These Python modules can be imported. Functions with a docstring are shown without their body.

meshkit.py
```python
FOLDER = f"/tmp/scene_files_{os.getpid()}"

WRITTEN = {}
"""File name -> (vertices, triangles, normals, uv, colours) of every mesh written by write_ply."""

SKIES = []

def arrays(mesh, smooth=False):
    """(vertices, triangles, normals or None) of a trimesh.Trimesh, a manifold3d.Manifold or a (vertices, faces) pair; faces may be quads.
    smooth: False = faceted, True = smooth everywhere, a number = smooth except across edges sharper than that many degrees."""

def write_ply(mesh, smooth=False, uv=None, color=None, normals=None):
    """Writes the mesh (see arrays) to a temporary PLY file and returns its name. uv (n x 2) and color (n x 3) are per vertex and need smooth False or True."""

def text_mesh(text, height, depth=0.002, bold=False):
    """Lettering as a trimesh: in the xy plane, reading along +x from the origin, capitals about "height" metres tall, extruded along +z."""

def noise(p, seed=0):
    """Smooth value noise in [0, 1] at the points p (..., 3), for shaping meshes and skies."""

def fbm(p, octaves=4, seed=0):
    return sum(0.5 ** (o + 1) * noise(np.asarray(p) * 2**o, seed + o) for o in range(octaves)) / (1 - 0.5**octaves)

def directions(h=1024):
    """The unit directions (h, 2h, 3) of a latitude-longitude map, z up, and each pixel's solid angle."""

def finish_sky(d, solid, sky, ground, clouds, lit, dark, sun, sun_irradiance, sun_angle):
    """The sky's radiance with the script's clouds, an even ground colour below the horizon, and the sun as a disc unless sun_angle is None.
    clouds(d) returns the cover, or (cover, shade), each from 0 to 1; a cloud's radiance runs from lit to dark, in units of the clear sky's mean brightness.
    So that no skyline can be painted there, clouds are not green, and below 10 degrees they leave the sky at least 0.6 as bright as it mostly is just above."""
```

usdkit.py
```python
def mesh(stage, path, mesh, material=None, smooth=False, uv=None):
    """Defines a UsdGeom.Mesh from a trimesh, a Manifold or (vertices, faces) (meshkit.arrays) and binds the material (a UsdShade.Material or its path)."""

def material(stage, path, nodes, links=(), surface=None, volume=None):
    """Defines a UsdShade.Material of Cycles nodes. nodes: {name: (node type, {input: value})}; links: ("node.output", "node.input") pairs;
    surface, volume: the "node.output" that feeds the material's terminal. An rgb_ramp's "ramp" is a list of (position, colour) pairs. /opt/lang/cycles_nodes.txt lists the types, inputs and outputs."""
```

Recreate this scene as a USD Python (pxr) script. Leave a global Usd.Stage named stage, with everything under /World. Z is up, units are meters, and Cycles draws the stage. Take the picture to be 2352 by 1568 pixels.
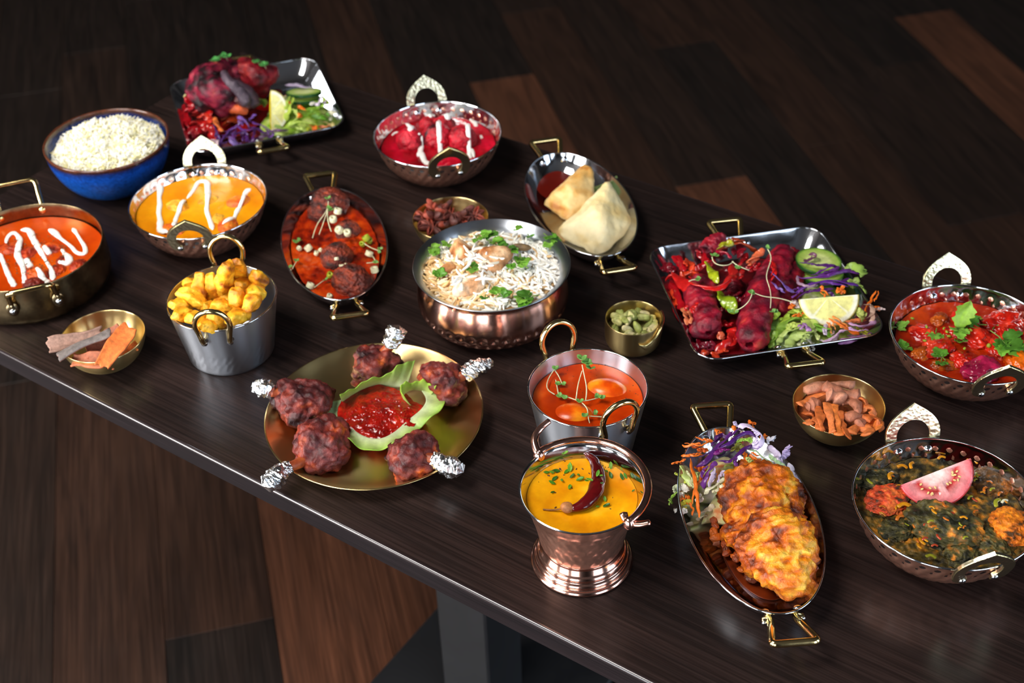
import math, random
import numpy as np, trimesh, usdkit, meshkit, manifold3d
from scipy.interpolate import CubicSpline
from shapely.geometry import Polygon, Point, box as sbox
from shapely import affinity
from pxr import Usd, UsdGeom, UsdLux, UsdShade, Sdf, Gf, Vt

stage = Usd.Stage.CreateInMemory()
UsdGeom.SetStageUpAxis(stage, UsdGeom.Tokens.z)
UsdGeom.SetStageMetersPerUnit(stage, 1.0)
UsdGeom.Xform.Define(stage, '/World')
UsdGeom.Scope.Define(stage, '/World/Looks')

# ------------------------------------------------------------------ camera, light, exposure
TOP = 0.75                                                   # height of the table top
CAM = np.array([1.45805, -0.66053, 0.98355 + TOP])           # the table's near left corner is the origin, x runs along it
CR = np.array([0.829624, 0.557635, -0.027701])
CU = np.array([-0.334336, 0.535922, 0.775247])
CF = np.array([-0.447150, 0.633902, -0.631051])
FPX = 3126.48                                                # focal length for a picture 2352 wide
cam = UsdGeom.Camera.Define(stage, '/World/camera')
cam.AddTransformOp().Set(Gf.Matrix4d(*[float(x) for row in ((*CR, 0), (*CU, 0), (*(-CF), 0), (*CAM, 1)) for x in row]))
cam.CreateHorizontalApertureAttr(36.0)
cam.CreateFocalLengthAttr(36.0 * FPX / 2352)
cam.CreateClippingRangeAttr((0.05, 100.0))
cam.CreateFStopAttr(6.3)
cam.CreateFocusDistanceAttr(1.30)
cam.CreateExposureAttr(-0.38)


def daylight(name, centre, size, normal, strength, color):
    """Daylight entering through one window: an area light in its opening, facing the room."""
    l = UsdLux.RectLight.Define(stage, '/World/' + name)
    l.CreateWidthAttr(size[0]); l.CreateHeightAttr(size[1])
    l.CreateIntensityAttr(strength); l.CreateColorAttr(Gf.Vec3f(*color)); l.CreateNormalizeAttr(False)
    z = -np.asarray(normal, float); x = np.cross([0, 0, 1.0], z); x /= np.linalg.norm(x); y = np.cross(z, x)
    l.AddTransformOp().Set(Gf.Matrix4d(*[float(v) for row in ((*x, 0), (*y, 0), (*z, 0), (*centre, 1)) for v in row]))


ROOM = dict(x0=-3.4, x1=3.7, y0=-2.7, y1=4.6, z=2.9)
# (wall, centre along the wall, sill, head, width, light, colour): the windows of the two sides behind and beside the camera
WINDOWS = [('front', -1.45, 0.15, 2.75, 1.60, 28.0, (1.0, 0.98, 0.95)), ('front', 0.45, 0.15, 2.70, 1.10, 11.0, (0.96, 0.98, 1.0)),
           ('front', 1.85, 0.15, 2.70, 1.00, 8.0, (0.90, 0.95, 1.0)), ('right', -0.9, 0.15, 2.60, 1.20, 8.0, (0.72, 0.85, 1.0)), ('right', 0.9, 0.15, 2.60, 1.2, 8.0, (0.68, 0.83, 1.0))]
ADDED_LAMP = (0.05, -0.75, 2.86, 0.95, 30.0)                        # unseen overhead fill light, added to brighten the food: x, y, height, side, strength
for i, (wall, c, z0, z1, w, s, col) in enumerate(WINDOWS):
    p, n = ((c, ROOM['y0'] - 0.09, (z0 + z1) / 2), (0, 1, 0)) if wall == 'front' else ((ROOM['x1'] + 0.09, c, (z0 + z1) / 2), (-1, 0, 0))
    daylight('daylight' + ('_%03d' % i if i else ''), p, (w, z1 - z0), n, s, col)


def at(px, py, z=0.0):
    """The point at height z above the table top that the photograph shows at this pixel of its 2352 x 1568."""
    d = (px - 1176) / FPX * CR - (py - 784) / FPX * CU + CF
    return CAM + d * ((TOP + z - CAM[2]) / d[2])


# ------------------------------------------------------------------ mesh helpers: a mesh is (vertices, triangles) or (vertices, triangles, tints)
PI = math.pi
rng = np.random.default_rng(7)


def srgb(*c):
    c = np.asarray(c, float) / 255
    return np.where(c <= 0.04045, c / 12.92, ((c + 0.055) / 1.055) ** 2.4)


def merge(ms):
    vs, fs, cs, n = [], [], [], 0
    for m in ms:
        vs.append(m[0]); fs.append(np.asarray(m[1]) + n); n += len(m[0])
        if len(m) > 2: cs.append(m[2])
    return (np.vstack(vs), np.vstack(fs), np.vstack(cs)) if cs else (np.vstack(vs), np.vstack(fs))


def tris(q):
    q = np.asarray(q)
    return np.vstack([q[:, [0, 1, 2]], q[:, [0, 2, 3]]])


def move(m, d=(0, 0, 0), R=None, s=1.0):
    v = np.asarray(m[0]) * s
    if R is not None: v = v @ np.asarray(R).T
    return (v + np.asarray(d), *m[1:])


def rot(axis, a):
    return trimesh.transformations.rotation_matrix(a, axis)[:3, :3]


def rz(a):
    return rot((0, 0, 1), a)


def frame(d, up=(0, 0, 1)):
    """Columns: d, side, up."""
    d = np.asarray(d, float); d = d / np.linalg.norm(d)
    s = np.cross(up, d)
    if np.linalg.norm(s) < 1e-6: s = np.cross((0, 1, 0.1), d)
    s /= np.linalg.norm(s)
    return np.stack([d, s, np.cross(d, s)], 1)


def grid_faces(nr, nc, closed=True):
    i, j = np.meshgrid(np.arange(nr - 1), np.arange(nc if closed else nc - 1), indexing='ij')
    k = (j + 1) % nc
    return tris(np.stack([i * nc + j, i * nc + k, (i + 1) * nc + k, (i + 1) * nc + j], -1).reshape(-1, 4))


def loft(loops, cap0=True, cap1=True):
    """Closed loops of equal length joined into a skin; loops run anticlockwise seen from above, the first at the outside bottom."""
    n = len(loops[0]); v = np.vstack(loops); f = grid_faces(len(loops), n)
    fs = [f]
    for c, k, flip in ((cap0, 0, True), (cap1, len(loops) - 1, False)):
        if c:
            v = np.vstack([v, v[k * n:(k + 1) * n].mean(0)]); j = np.arange(n)
            t = np.stack([k * n + j, k * n + (j + 1) % n, np.full(n, len(v) - 1)], 1)
            fs.append(t[:, ::-1] if flip else t)
    return v, np.vstack(fs)


def resample(pts, step):
    pts = np.asarray(pts, float); out = [pts[0]]
    for a, b in zip(pts, pts[1:]):
        k = max(1, int(math.ceil(np.linalg.norm(b - a) / step)))
        out += [a + (b - a) * t for t in np.arange(1, k + 1) / k]
    return np.array(out)


def curve(pts, n=24, closed=False):
    pts = np.asarray(pts, float)
    if closed: pts = np.vstack([pts, pts[:1]])
    t = np.concatenate([[0], np.cumsum(np.linalg.norm(np.diff(pts, axis=0), axis=1) + 1e-9)])
    cs = CubicSpline(t, pts, bc_type='periodic' if closed else 'natural')
    return cs(np.linspace(0, t[-1], n + 1)[:-1] if closed else np.linspace(0, t[-1], n))


def smooth_profile(pts, n):
    return curve(pts, n)


def lathe(profile, n=96, disp=None, cap=True, cap1=None):
    """Profile (r, z) from the outside bottom over the rim to the inside bottom."""
    th = np.arange(n) * 2 * PI / n; loops = []
    for r, z in profile:
        rr = np.full(n, r) + (disp(th, z, r) if disp is not None else 0)
        loops.append(np.stack([rr * np.cos(th), rr * np.sin(th), np.full(n, z)], 1))
    return loft(loops, cap, cap if cap1 is None else cap1)


def tube(path, rad, sides=8, flat=1.0, up=None, closed=False, twist=0.0, caps=True):
    """A swept rod; flat scales its second axis, so a small flat gives a ribbon lying across 'up'."""
    p = np.asarray(path, float); n = len(p)
    t = np.gradient(p, axis=0) if not closed else np.roll(p, -1, 0) - np.roll(p, 1, 0)
    t /= np.linalg.norm(t, axis=1, keepdims=True) + 1e-12
    rad = np.broadcast_to(rad, (n,)); twist = np.broadcast_to(np.asarray(twist, float), (n,)) if np.ndim(twist) else np.linspace(0, twist, n)
    a = np.zeros_like(p)
    if up is not None:
        a = np.cross(np.broadcast_to(up, p.shape), t)
        a /= np.linalg.norm(a, axis=1, keepdims=True) + 1e-12
    else:
        x = np.cross(t[0], (0, 0, 1.0)); x = x if np.linalg.norm(x) > 1e-3 else np.cross(t[0], (1.0, 0, 0)); x /= np.linalg.norm(x)
        for i in range(n):
            x = x - t[i] * (x @ t[i]); x /= np.linalg.norm(x) + 1e-12; a[i] = x
    b = np.cross(t, a)
    ca, sa = np.cos(twist)[:, None], np.sin(twist)[:, None]
    a, b = a * ca + b * sa, b * ca - a * sa
    ang = np.arange(sides) * 2 * PI / sides
    v = p[:, None] + rad[:, None, None] * (np.cos(ang)[None, :, None] * a[:, None] + flat * np.sin(ang)[None, :, None] * b[:, None])
    v = v.reshape(-1, 3)
    if closed:
        i, j = np.meshgrid(np.arange(n), np.arange(sides), indexing='ij')
        q = np.stack([i * sides + j, i * sides + (j + 1) % sides, ((i + 1) % n) * sides + (j + 1) % sides, ((i + 1) % n) * sides + j], -1).reshape(-1, 4)
        return v, tris(q)
    f = [grid_faces(n, sides)]
    if caps:
        j = np.arange(sides)
        v = np.vstack([v, p[:1] - t[:1] * rad[0] * 0.4, p[-1:] + t[-1:] * rad[-1] * 0.4])
        f += [np.stack([(j + 1) % sides, j, np.full(sides, len(v) - 2)], 1), np.stack([(n - 1) * sides + j, (n - 1) * sides + (j + 1) % sides, np.full(sides, len(v) - 1)], 1)]
    return v, np.vstack(f)


ICO = {k: trimesh.creation.icosphere(k) for k in (1, 2, 3, 4, 5, 6)}


def blob(c, r, R=None, amp=0.1, freq=2.0, seed=0, sub=4, oct=4, ridge=0.0):
    """A lump: a sphere pushed about by noise, stretched to the radii r."""
    u = np.array(ICO[sub].vertices); r = np.broadcast_to(r, 3)
    k = 1 + amp * 2 * (meshkit.fbm(u * freq + seed * 7.3 + 11, oct, seed) - 0.5)
    if ridge: k -= ridge * np.abs(meshkit.noise(u * freq * 2.3 + 5 + seed, seed + 3) - 0.5) * 2
    v = u * k[:, None] * r
    if R is not None: v = v @ np.asarray(R).T
    return v + np.asarray(c), np.array(ICO[sub].faces)


def box(c, size, R=None, bevel=0.0):
    s = np.asarray(size) / 2
    if bevel <= 0:
        m = trimesh.creation.box(size); v, f = np.array(m.vertices), np.array(m.faces)
    else:
        pts = [np.array(p) * (s - bevel * (1 - np.array(e))) for p in np.array(list(np.ndindex(2, 2, 2))) * 2 - 1 for e in ((1, 0, 0), (0, 1, 0), (0, 0, 1))]
        h = trimesh.convex.convex_hull(np.array(pts)); v, f = np.array(h.vertices), np.array(h.faces)
    if R is not None: v = v @ np.asarray(R).T
    return v + np.asarray(c), f


def finish(man, edge, smooth, noise, freq, seed):
    """A manifold refined, smoothed (smooth < 0: rounded off) and roughened."""
    mm = man.refine_to_length(edge).to_mesh(); m = trimesh.Trimesh(mm.vert_properties[:, :3], mm.tri_verts)
    if smooth < 0: trimesh.smoothing.filter_laplacian(m, lamb=0.5, iterations=-smooth, volume_constraint=False)
    elif smooth: trimesh.smoothing.filter_taubin(m, iterations=smooth)
    v = np.array(m.vertices)
    if noise: v = v + np.array(m.vertex_normals) * (noise * 2 * (meshkit.fbm(v * freq + seed, 4, seed) - 0.5))[:, None]
    return v, np.array(m.faces)


def hull_mesh(spheres, edge=0.003, smooth=6, noise=0.0, freq=60, seed=0):
    """The skin around a cluster of spheres (x, y, z, r)."""
    return finish(manifold3d.Manifold.batch_hull([manifold3d.Manifold.sphere(float(r), 14).translate([float(x), float(y), float(z)]) for x, y, z, r in spheres]), edge, smooth, noise, freq, seed)


def bones(chains, edge=0.003, smooth=8, noise=0.0, freq=60, seed=0):
    """Tapered limbs joined into one skin: chains of (x, y, z, r)."""
    man = manifold3d.Manifold()
    for ch in chains:
        for a, b in zip(ch, ch[1:]):
            h = manifold3d.Manifold.batch_hull([manifold3d.Manifold.sphere(float(p[3]), 16).translate([float(q) for q in p[:3]]) for p in (a, b)])
            man = man + h
    return finish(man, edge, smooth, noise, freq, seed)


def plate_of(poly, t):
    m = trimesh.creation.extrude_polygon(poly, t, engine='earcut')
    return np.array(m.vertices), np.array(m.faces)


def tinted(m, col):
    """Gives a mesh one tint, or a tint per vertex."""
    return m[0], m[1], np.broadcast_to(np.asarray(col, float), (len(m[0]), 3)).copy()


def ramp(t, stops):
    t = np.asarray(t); xs = [s[0] for s in stops]; cs = np.array([s[1] for s in stops])
    return np.stack([np.interp(t, xs, cs[:, k]) for k in range(3)], -1)


# ------------------------------------------------------------------ scene tree helpers
TAKEN, MEMBERS = {}, {}


def numbered(path):
    k = TAKEN.get(path, 0); TAKEN[path] = k + 1
    return path if k == 0 else '%s_%03d' % (path, k)


def props(prim, label=None, cat=None, group=None, kind=None):
    for k, v in (('label', label), ('category', cat), ('group', group), ('kind', kind)):
        if v: prim.SetCustomDataByKey(k, v)


def define(path, m, material, smooth):
    tint = m[2] if len(m) > 2 else None
    me = usdkit.mesh(stage, path, (m[0], m[1]), material, smooth=(True if tint is not None and smooth is not False else smooth))
    if tint is not None:
        UsdGeom.PrimvarsAPI(me).CreatePrimvar('tint', Sdf.ValueTypeNames.Color3fArray, 'vertex').Set(Vt.Vec3fArray.FromNumpy(np.asarray(tint, np.float32)))
    return me


class Thing:
    """An Xform at the thing's base; its children are the thing's parts. Parts are given in the thing's own frame, or in the room's with world=True."""

    def __init__(self, name, label=None, cat=None, loc=(0, 0, 0), turn=0.0, group=None, kind=None):
        self.path = numbered('/World/' + name)
        self.loc, self.turn = np.asarray(loc, float), turn
        x = UsdGeom.Xform.Define(stage, self.path)
        x.AddTranslateOp().Set(Gf.Vec3d(*map(float, loc))); x.AddRotateZOp().Set(math.degrees(turn))
        props(x.GetPrim(), label, cat, group, kind)
        if group: MEMBERS.setdefault(group, []).append((x.GetPrim(), self.loc))

    def part(self, name, m, material, label=None, kind=None, smooth=True, world=False, parent=None):
        if world: m = move(move(m, -self.loc), R=rz(-self.turn))
        path = numbered((parent or self.path) + '/' + name)
        me = define(path, m, material, smooth)
        props(me.GetPrim(), label, None, None, kind)
        return path


def single(name, m, material, label, cat, group=None, kind=None, smooth=True):
    """A thing that is one mesh, its origin under its middle."""
    v = np.asarray(m[0]); lo, hi = v.min(0), v.max(0)
    loc = np.array([(lo[0] + hi[0]) / 2, (lo[1] + hi[1]) / 2, lo[2]])
    me = define(numbered('/World/' + name), move(m, -loc), material, smooth)
    me.AddTranslateOp().Set(Gf.Vec3d(*map(float, loc)))
    props(me.GetPrim(), label, cat, group, kind)
    if group: MEMBERS.setdefault(group, []).append((me.GetPrim(), (lo + hi) / 2))
    return me




def tell_apart(group):
    """Things of a group that the photograph tells apart only by where they lie: adds each one's place, row by row from the back."""
    out = []
    for prim, c in MEMBERS[group]:
        d = c - CAM; w = d @ CF; out.append((-(d @ CU) / w, (d @ CR) / w, prim))
    out.sort(key=lambda q: q[0]); n = len(out)
    rows = ['back', 'front'] if n <= 8 else ['back', 'middle', 'front'] if n <= 18 else ['back', 'second', 'third', 'front'] if n <= 32 else ['back', 'second', 'third', 'fourth', 'front']
    order = 'leftmost second third fourth fifth sixth seventh eighth ninth tenth eleventh twelfth thirteenth fourteenth fifteenth'.split()
    for k, name in enumerate(rows):
        part = sorted(out[n * k // len(rows):n * (k + 1) // len(rows)], key=lambda q: q[1])
        for i, (_, _, prim) in enumerate(part):
            place = order[i] if i == 0 else 'rightmost' if i == len(part) - 1 else order[i] + ' from left'
            prim.SetCustomDataByKey('label', '%s, %s row, %s' % (prim.GetCustomDataByKey('label'), name, place))


def copy(src, label, loc, turn, group=None):
    """The next of its kind: refers to the first with all its parts."""
    base = src.path
    path = numbered(base)
    x = UsdGeom.Xform.Define(stage, path)
    x.GetPrim().GetReferences().AddInternalReference(base)
    x.GetPrim().SetInstanceable(True)
    for op, v in (('translate', Gf.Vec3d(*map(float, loc))), ('rotateZ', math.degrees(turn))): x.GetPrim().GetAttribute('xformOp:' + op).Set(v)
    props(x.GetPrim(), label, None, group)
    t = Thing.__new__(Thing); t.path, t.loc, t.turn = path, np.asarray(loc, float), turn
    return t


# ------------------------------------------------------------------ materials
LOOK = {}


def mat(name, color=None, rough=0.5, tint=False, metal=0.0, vary=0.0, vscale=60.0, dark=None, bump=0.0, bscale=200.0, bdist=0.001, btype='noise', coat=0.0, spec=0.5, sss=0.0, aniso=0.0, rvary=0.0, detail=4.0, sss_color=None, stretch=None, transl=0.0, tintmul=None):
    """Principled look; colour from a constant or the mesh's tint, mixed by noise towards dark, with noise or cell relief."""
    n, l = {'p': ('principled_bsdf', {'roughness': rough, 'metallic': metal, 'specular_ior_level': spec, 'coat_weight': coat, 'coat_roughness': 0.08}), 'tc': ('texture_coordinate', {})}, []
    vec = 'tc.object'
    if stretch is not None:
        n['map'] = ('mapping', {'scale': stretch}); l.append(('tc.object', 'map.vector')); vec = 'map.vector'
    src = None
    if tint:
        n['a'] = ('attribute', {'attribute': 'tint'}); src = 'a.color'
    if vary or dark is not None:
        n['nz'] = ('noise_texture', {'scale': vscale, 'detail': detail, 'roughness': 0.6}); l.append((vec, 'nz.vector'))
        n['r'] = ('map_range', {'from_min': 0.35, 'from_max': 0.68, 'clamp': True}); l.append(('nz.fac', 'r.value'))
        if dark is not None and not tint:
            n['m'] = ('mix', {'color1': tuple(dark), 'color2': tuple(color)}); l.append(('r.result', 'm.fac'))
        else:
            n['mr'] = ('map_range', {'from_min': 0.0, 'from_max': 1.0, 'to_min': 1 - vary, 'to_max': 1 + vary}); l.append(('r.result', 'mr.value'))
            n['m'] = ('mix', {'mix_type': 'multiply', 'fac': 1.0, 'color1': tuple(color) if color is not None else (1, 1, 1)}); l.append(('mr.result', 'm.color2'))
            if tint: l.append((src, 'm.color1'))
        src = 'm.color'
    if src: l.append((src, 'p.base_color'))
    else: n['p'][1]['base_color'] = tuple(color)
    if bump:
        if btype == 'cells':
            n['b0'] = ('voronoi_texture', {'scale': bscale, 'feature': 'smooth_f1', 'smoothness': 0.6}); o = 'b0.distance'
        else:
            n['b0'] = ('noise_texture', {'scale': bscale, 'detail': 5.0, 'roughness': 0.6}); o = 'b0.fac'
        l.append((vec, 'b0.vector'))
        n['b'] = ('bump', {'strength': bump, 'distance': bdist}); l += [(o, 'b.height'), ('b.normal', 'p.normal')]
    if rvary:
        n['rn'] = ('noise_texture', {'scale': 35.0, 'detail': 3.0}); l.append((vec, 'rn.vector'))
        n['rr'] = ('map_range', {'from_min': 0.3, 'from_max': 0.7, 'to_min': max(0.02, rough - rvary), 'to_max': rough + rvary}); l += [('rn.fac', 'rr.value'), ('rr.result', 'p.roughness')]
    if sss:
        n['p'][1].update({'subsurface_weight': sss, 'subsurface_scale': 0.004, 'subsurface_radius': tuple(sss_color or (1.0, 0.5, 0.25))})
    if aniso:                                                # turned on a lathe: fine rings about the object's z spread highlights along the profile
        n['p'][1]['anisotropic'] = aniso
        n.update({'sx': ('separate_xyz', {}), 'ng': ('math', {'math_type': 'multiply', 'value2': -1.0}), 'cx': ('combine_xyz', {'z': 0.0}), 'vt': ('vector_transform', {'transform_type': 'vector', 'convert_from': 'object', 'convert_to': 'world'}), 'gm': ('geometry', {}), 'cr': ('vector_math', {'math_type': 'cross_product'}), 'no': ('vector_math', {'math_type': 'normalize'})})
        l += [('tc.object', 'sx.vector'), ('sx.y', 'ng.value1'), ('ng.value', 'cx.x'), ('sx.x', 'cx.y'), ('cx.vector', 'vt.vector'), ('vt.vector', 'cr.vector1'), ('gm.normal', 'cr.vector2'), ('cr.vector', 'no.vector1'), ('no.vector', 'p.tangent')]
    out = 'p.BSDF'
    if transl:
        n['t'] = ('translucent_bsdf', {}); n['mc'] = ('mix_closure', {'fac': transl})
        if src: l.append((src, 't.color'))
        else: n['t'][1]['color'] = tuple(color)
        l += [('p.BSDF', 'mc.closure1'), ('t.BSDF', 'mc.closure2')]; out = 'mc.closure'
    LOOK[name] = usdkit.material(stage, '/World/Looks/' + name, n, l, surface=out)
    return LOOK[name]


def wood(name, light, dark, angle, rough, across, along, bump=0.15, swirl=0.6, spec=0.5, pores=0.5):
    """Straight-grained board: noise drawn out along the grain, finer pores over broad figure."""
    n = {'g': ('geometry', {}), 'rv': ('vector_rotate', {'rotate_type': 'z_axis', 'angle': angle}), 'oi': ('object_info', {}), 'sc': ('vector_math', {'math_type': 'scale', 'scale': 37.0}),
         'ad': ('vector_math', {'math_type': 'add'}), 'm1': ('mapping', {'scale': (along, across, across)}), 'm2': ('mapping', {'scale': (along * 2.2, across * 9, across * 9)}),
         'n1': ('noise_texture', {'scale': 1.0, 'detail': 5.0, 'roughness': 0.62, 'distortion': swirl}), 'n2': ('noise_texture', {'scale': 1.0, 'detail': 3.0, 'roughness': 0.6}),
         'r1': ('map_range', {'from_min': 0.3, 'from_max': 0.7, 'clamp': True}), 'c': ('mix', {'color1': tuple(dark), 'color2': tuple(light)}),
         'r2': ('map_range', {'from_min': 0.38, 'from_max': 0.66, 'to_min': 1 - pores, 'to_max': 1 + pores, 'clamp': True}), 'c2': ('mix', {'mix_type': 'multiply', 'fac': 1.0}),
         'b': ('bump', {'strength': bump, 'distance': 0.0006}), 'rn': ('noise_texture', {'scale': 9.0, 'detail': 4.0}), 'rr': ('map_range', {'from_min': 0.3, 'from_max': 0.75, 'to_min': rough - 0.06, 'to_max': rough + 0.08}),
         'p': ('principled_bsdf', {'specular_ior_level': spec})}
    l = [('g.position', 'rv.vector'), ('oi.location', 'sc.vector1'), ('rv.vector', 'ad.vector1'), ('sc.vector', 'ad.vector2'), ('ad.vector', 'm1.vector'), ('ad.vector', 'm2.vector'), ('m1.vector', 'n1.vector'), ('m2.vector', 'n2.vector'),
         ('n1.fac', 'r1.value'), ('r1.result', 'c.fac'), ('n2.fac', 'r2.value'), ('c.color', 'c2.color1'), ('r2.result', 'c2.color2'), ('c2.color', 'p.base_color'), ('n2.fac', 'b.height'), ('b.normal', 'p.normal'),
         ('g.position', 'rn.vector'), ('rn.fac', 'rr.value'), ('rr.result', 'p.roughness')]
    LOOK[name] = usdkit.material(stage, '/World/Looks/' + name, n, l, surface='p.BSDF')
    return LOOK[name]


STEEL = mat('polished_steel', (0.66, 0.68, 0.72), 0.09, metal=1.0, rvary=0.04)
BRUSHED = mat('brushed_steel', (0.62, 0.65, 0.72), 0.30, metal=1.0, bump=0.06, bscale=60, aniso=0.85)
COPPER = mat('hammered_copper', (0.84, 0.43, 0.31), 0.24, metal=0.93, rvary=0.06)
COPPER_BRIGHT = mat('polished_copper', (0.91, 0.50, 0.39), 0.17, metal=1.0, aniso=0.7)
BRASS = mat('brass', (0.86, 0.66, 0.30), 0.13, metal=1.0, rvary=0.05)
BRASS_BRUSHED = mat('brushed_brass', (0.82, 0.61, 0.27), 0.27, metal=1.0, aniso=0.75)
BRASS_PALE = mat('engraved_brass', (0.88, 0.80, 0.54), 0.24, metal=1.0, bump=0.32, bscale=300, bdist=0.0010, btype='cells')
BRASS_OLD = mat('tarnished_brass', (0.46, 0.35, 0.19), 0.24, metal=1.0, rvary=0.08, dark=(0.22, 0.17, 0.10), vscale=30)
# ------------------------------------------------------------------ the room
TABLE_WOOD = wood('wenge_laminate', srgb(46, 34, 31), srgb(27, 21, 20), 0.0, 0.30, 55.0, 3.0, bump=0.04, pores=0.34, spec=0.15)
EDGE_WOOD = wood('wenge_edge', srgb(30, 23, 25), srgb(20, 16, 18), 0.0, 0.55, 60.0, 3.0, bump=0.05, pores=0.2, spec=0.15)
FA = math.radians(-42)                                       # the planks run this way
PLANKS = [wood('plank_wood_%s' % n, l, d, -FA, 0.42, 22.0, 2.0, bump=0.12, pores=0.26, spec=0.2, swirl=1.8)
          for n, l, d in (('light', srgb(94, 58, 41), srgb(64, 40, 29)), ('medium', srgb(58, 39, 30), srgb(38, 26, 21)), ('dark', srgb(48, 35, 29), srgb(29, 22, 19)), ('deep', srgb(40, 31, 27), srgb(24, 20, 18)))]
WALL = mat('dark_paint', srgb(48, 44, 42), 0.8, vary=0.1, vscale=4)
CEIL = mat('ceiling_paint', srgb(60, 56, 54), 0.9, vary=0.05, vscale=3)
FRAME = mat('window_frame_paint', srgb(40, 40, 42), 0.45, vary=0.1, vscale=20)
IRON = mat('black_powder_coat', srgb(27, 27, 29), 0.5, vary=0.1, vscale=30, bump=0.1, bscale=900, bdist=0.0002)
UNDER = mat('subfloor', srgb(20, 16, 14), 0.9, vary=0.2, vscale=10)


def structure(name, m, material, smooth=False):
    me = define(numbered('/World/' + name), m, material, smooth); props(me.GetPrim(), kind='structure')


floor = Thing('floor', kind='structure')
floor.part('subfloor', box((0.15, 0.95, -0.04), (7.5, 7.7, 0.05)), UNDER, smooth=False)
fa, fn = np.array([math.cos(FA), math.sin(FA)]), np.array([-math.sin(FA), math.cos(FA)])
PW, PL = 0.175, 1.22
# tones of the planks that the photograph shows clearly: (row, column) -> tone
TONE = {(6, -1.63): 0, (6, -0.41): 2, (7, -2.0): 1, (8, -2.22): 2, (8, -1.00): 0, (9, -2.89): 1, (9, -1.67): 3, (10, -2.3): 1, (10, -1.08): 1, (11, -1.9): 2, (12, -1.4): 2, (13, -2.87): 3, (13, -1.65): 0, (14, -2.0): 3, (5, -2.2): 3, (5, -0.98): 2, (1, -1.19): 1, (1, 0.03): 3, (2, -0.6): 0, (0, -0.9): 1, (-1, -0.7): 2}
JOINT = {r: a for r, a in TONE}
prng = random.Random(11)
for row in range(-8, 17):
    o = 1.462 + (row - 8) * PW
    shift = prng.uniform(0, PL)
    if row in JOINT: shift = JOINT[row] % PL
    for colm in range(-5, 4):
        a0 = colm * PL + shift
        c = (a0 + PL / 2) * fa + (o + PW / 2) * fn
        if not (-3.3 < c[0] < 3.2 and -2.2 < c[1] < 4.3): continue
        tone = prng.choices((0, 1, 2, 3), (0.10, 0.36, 0.34, 0.20))[0]
        if c[0] < -0.75 or c[1] > 2.9: tone = prng.choice((2, 3, 3))       # shade of the far corner put into the colour: darker boards only
        for (r_, a_), t_ in TONE.items():
            if r_ == row and abs(a_ - a0) < 0.05: tone = t_
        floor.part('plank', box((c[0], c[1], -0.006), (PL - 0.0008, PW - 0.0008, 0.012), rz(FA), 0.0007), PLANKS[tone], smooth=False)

X0, X1, Y0, Y1, HZ = ROOM['x0'], ROOM['x1'], ROOM['y0'], ROOM['y1'], ROOM['z']


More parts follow.
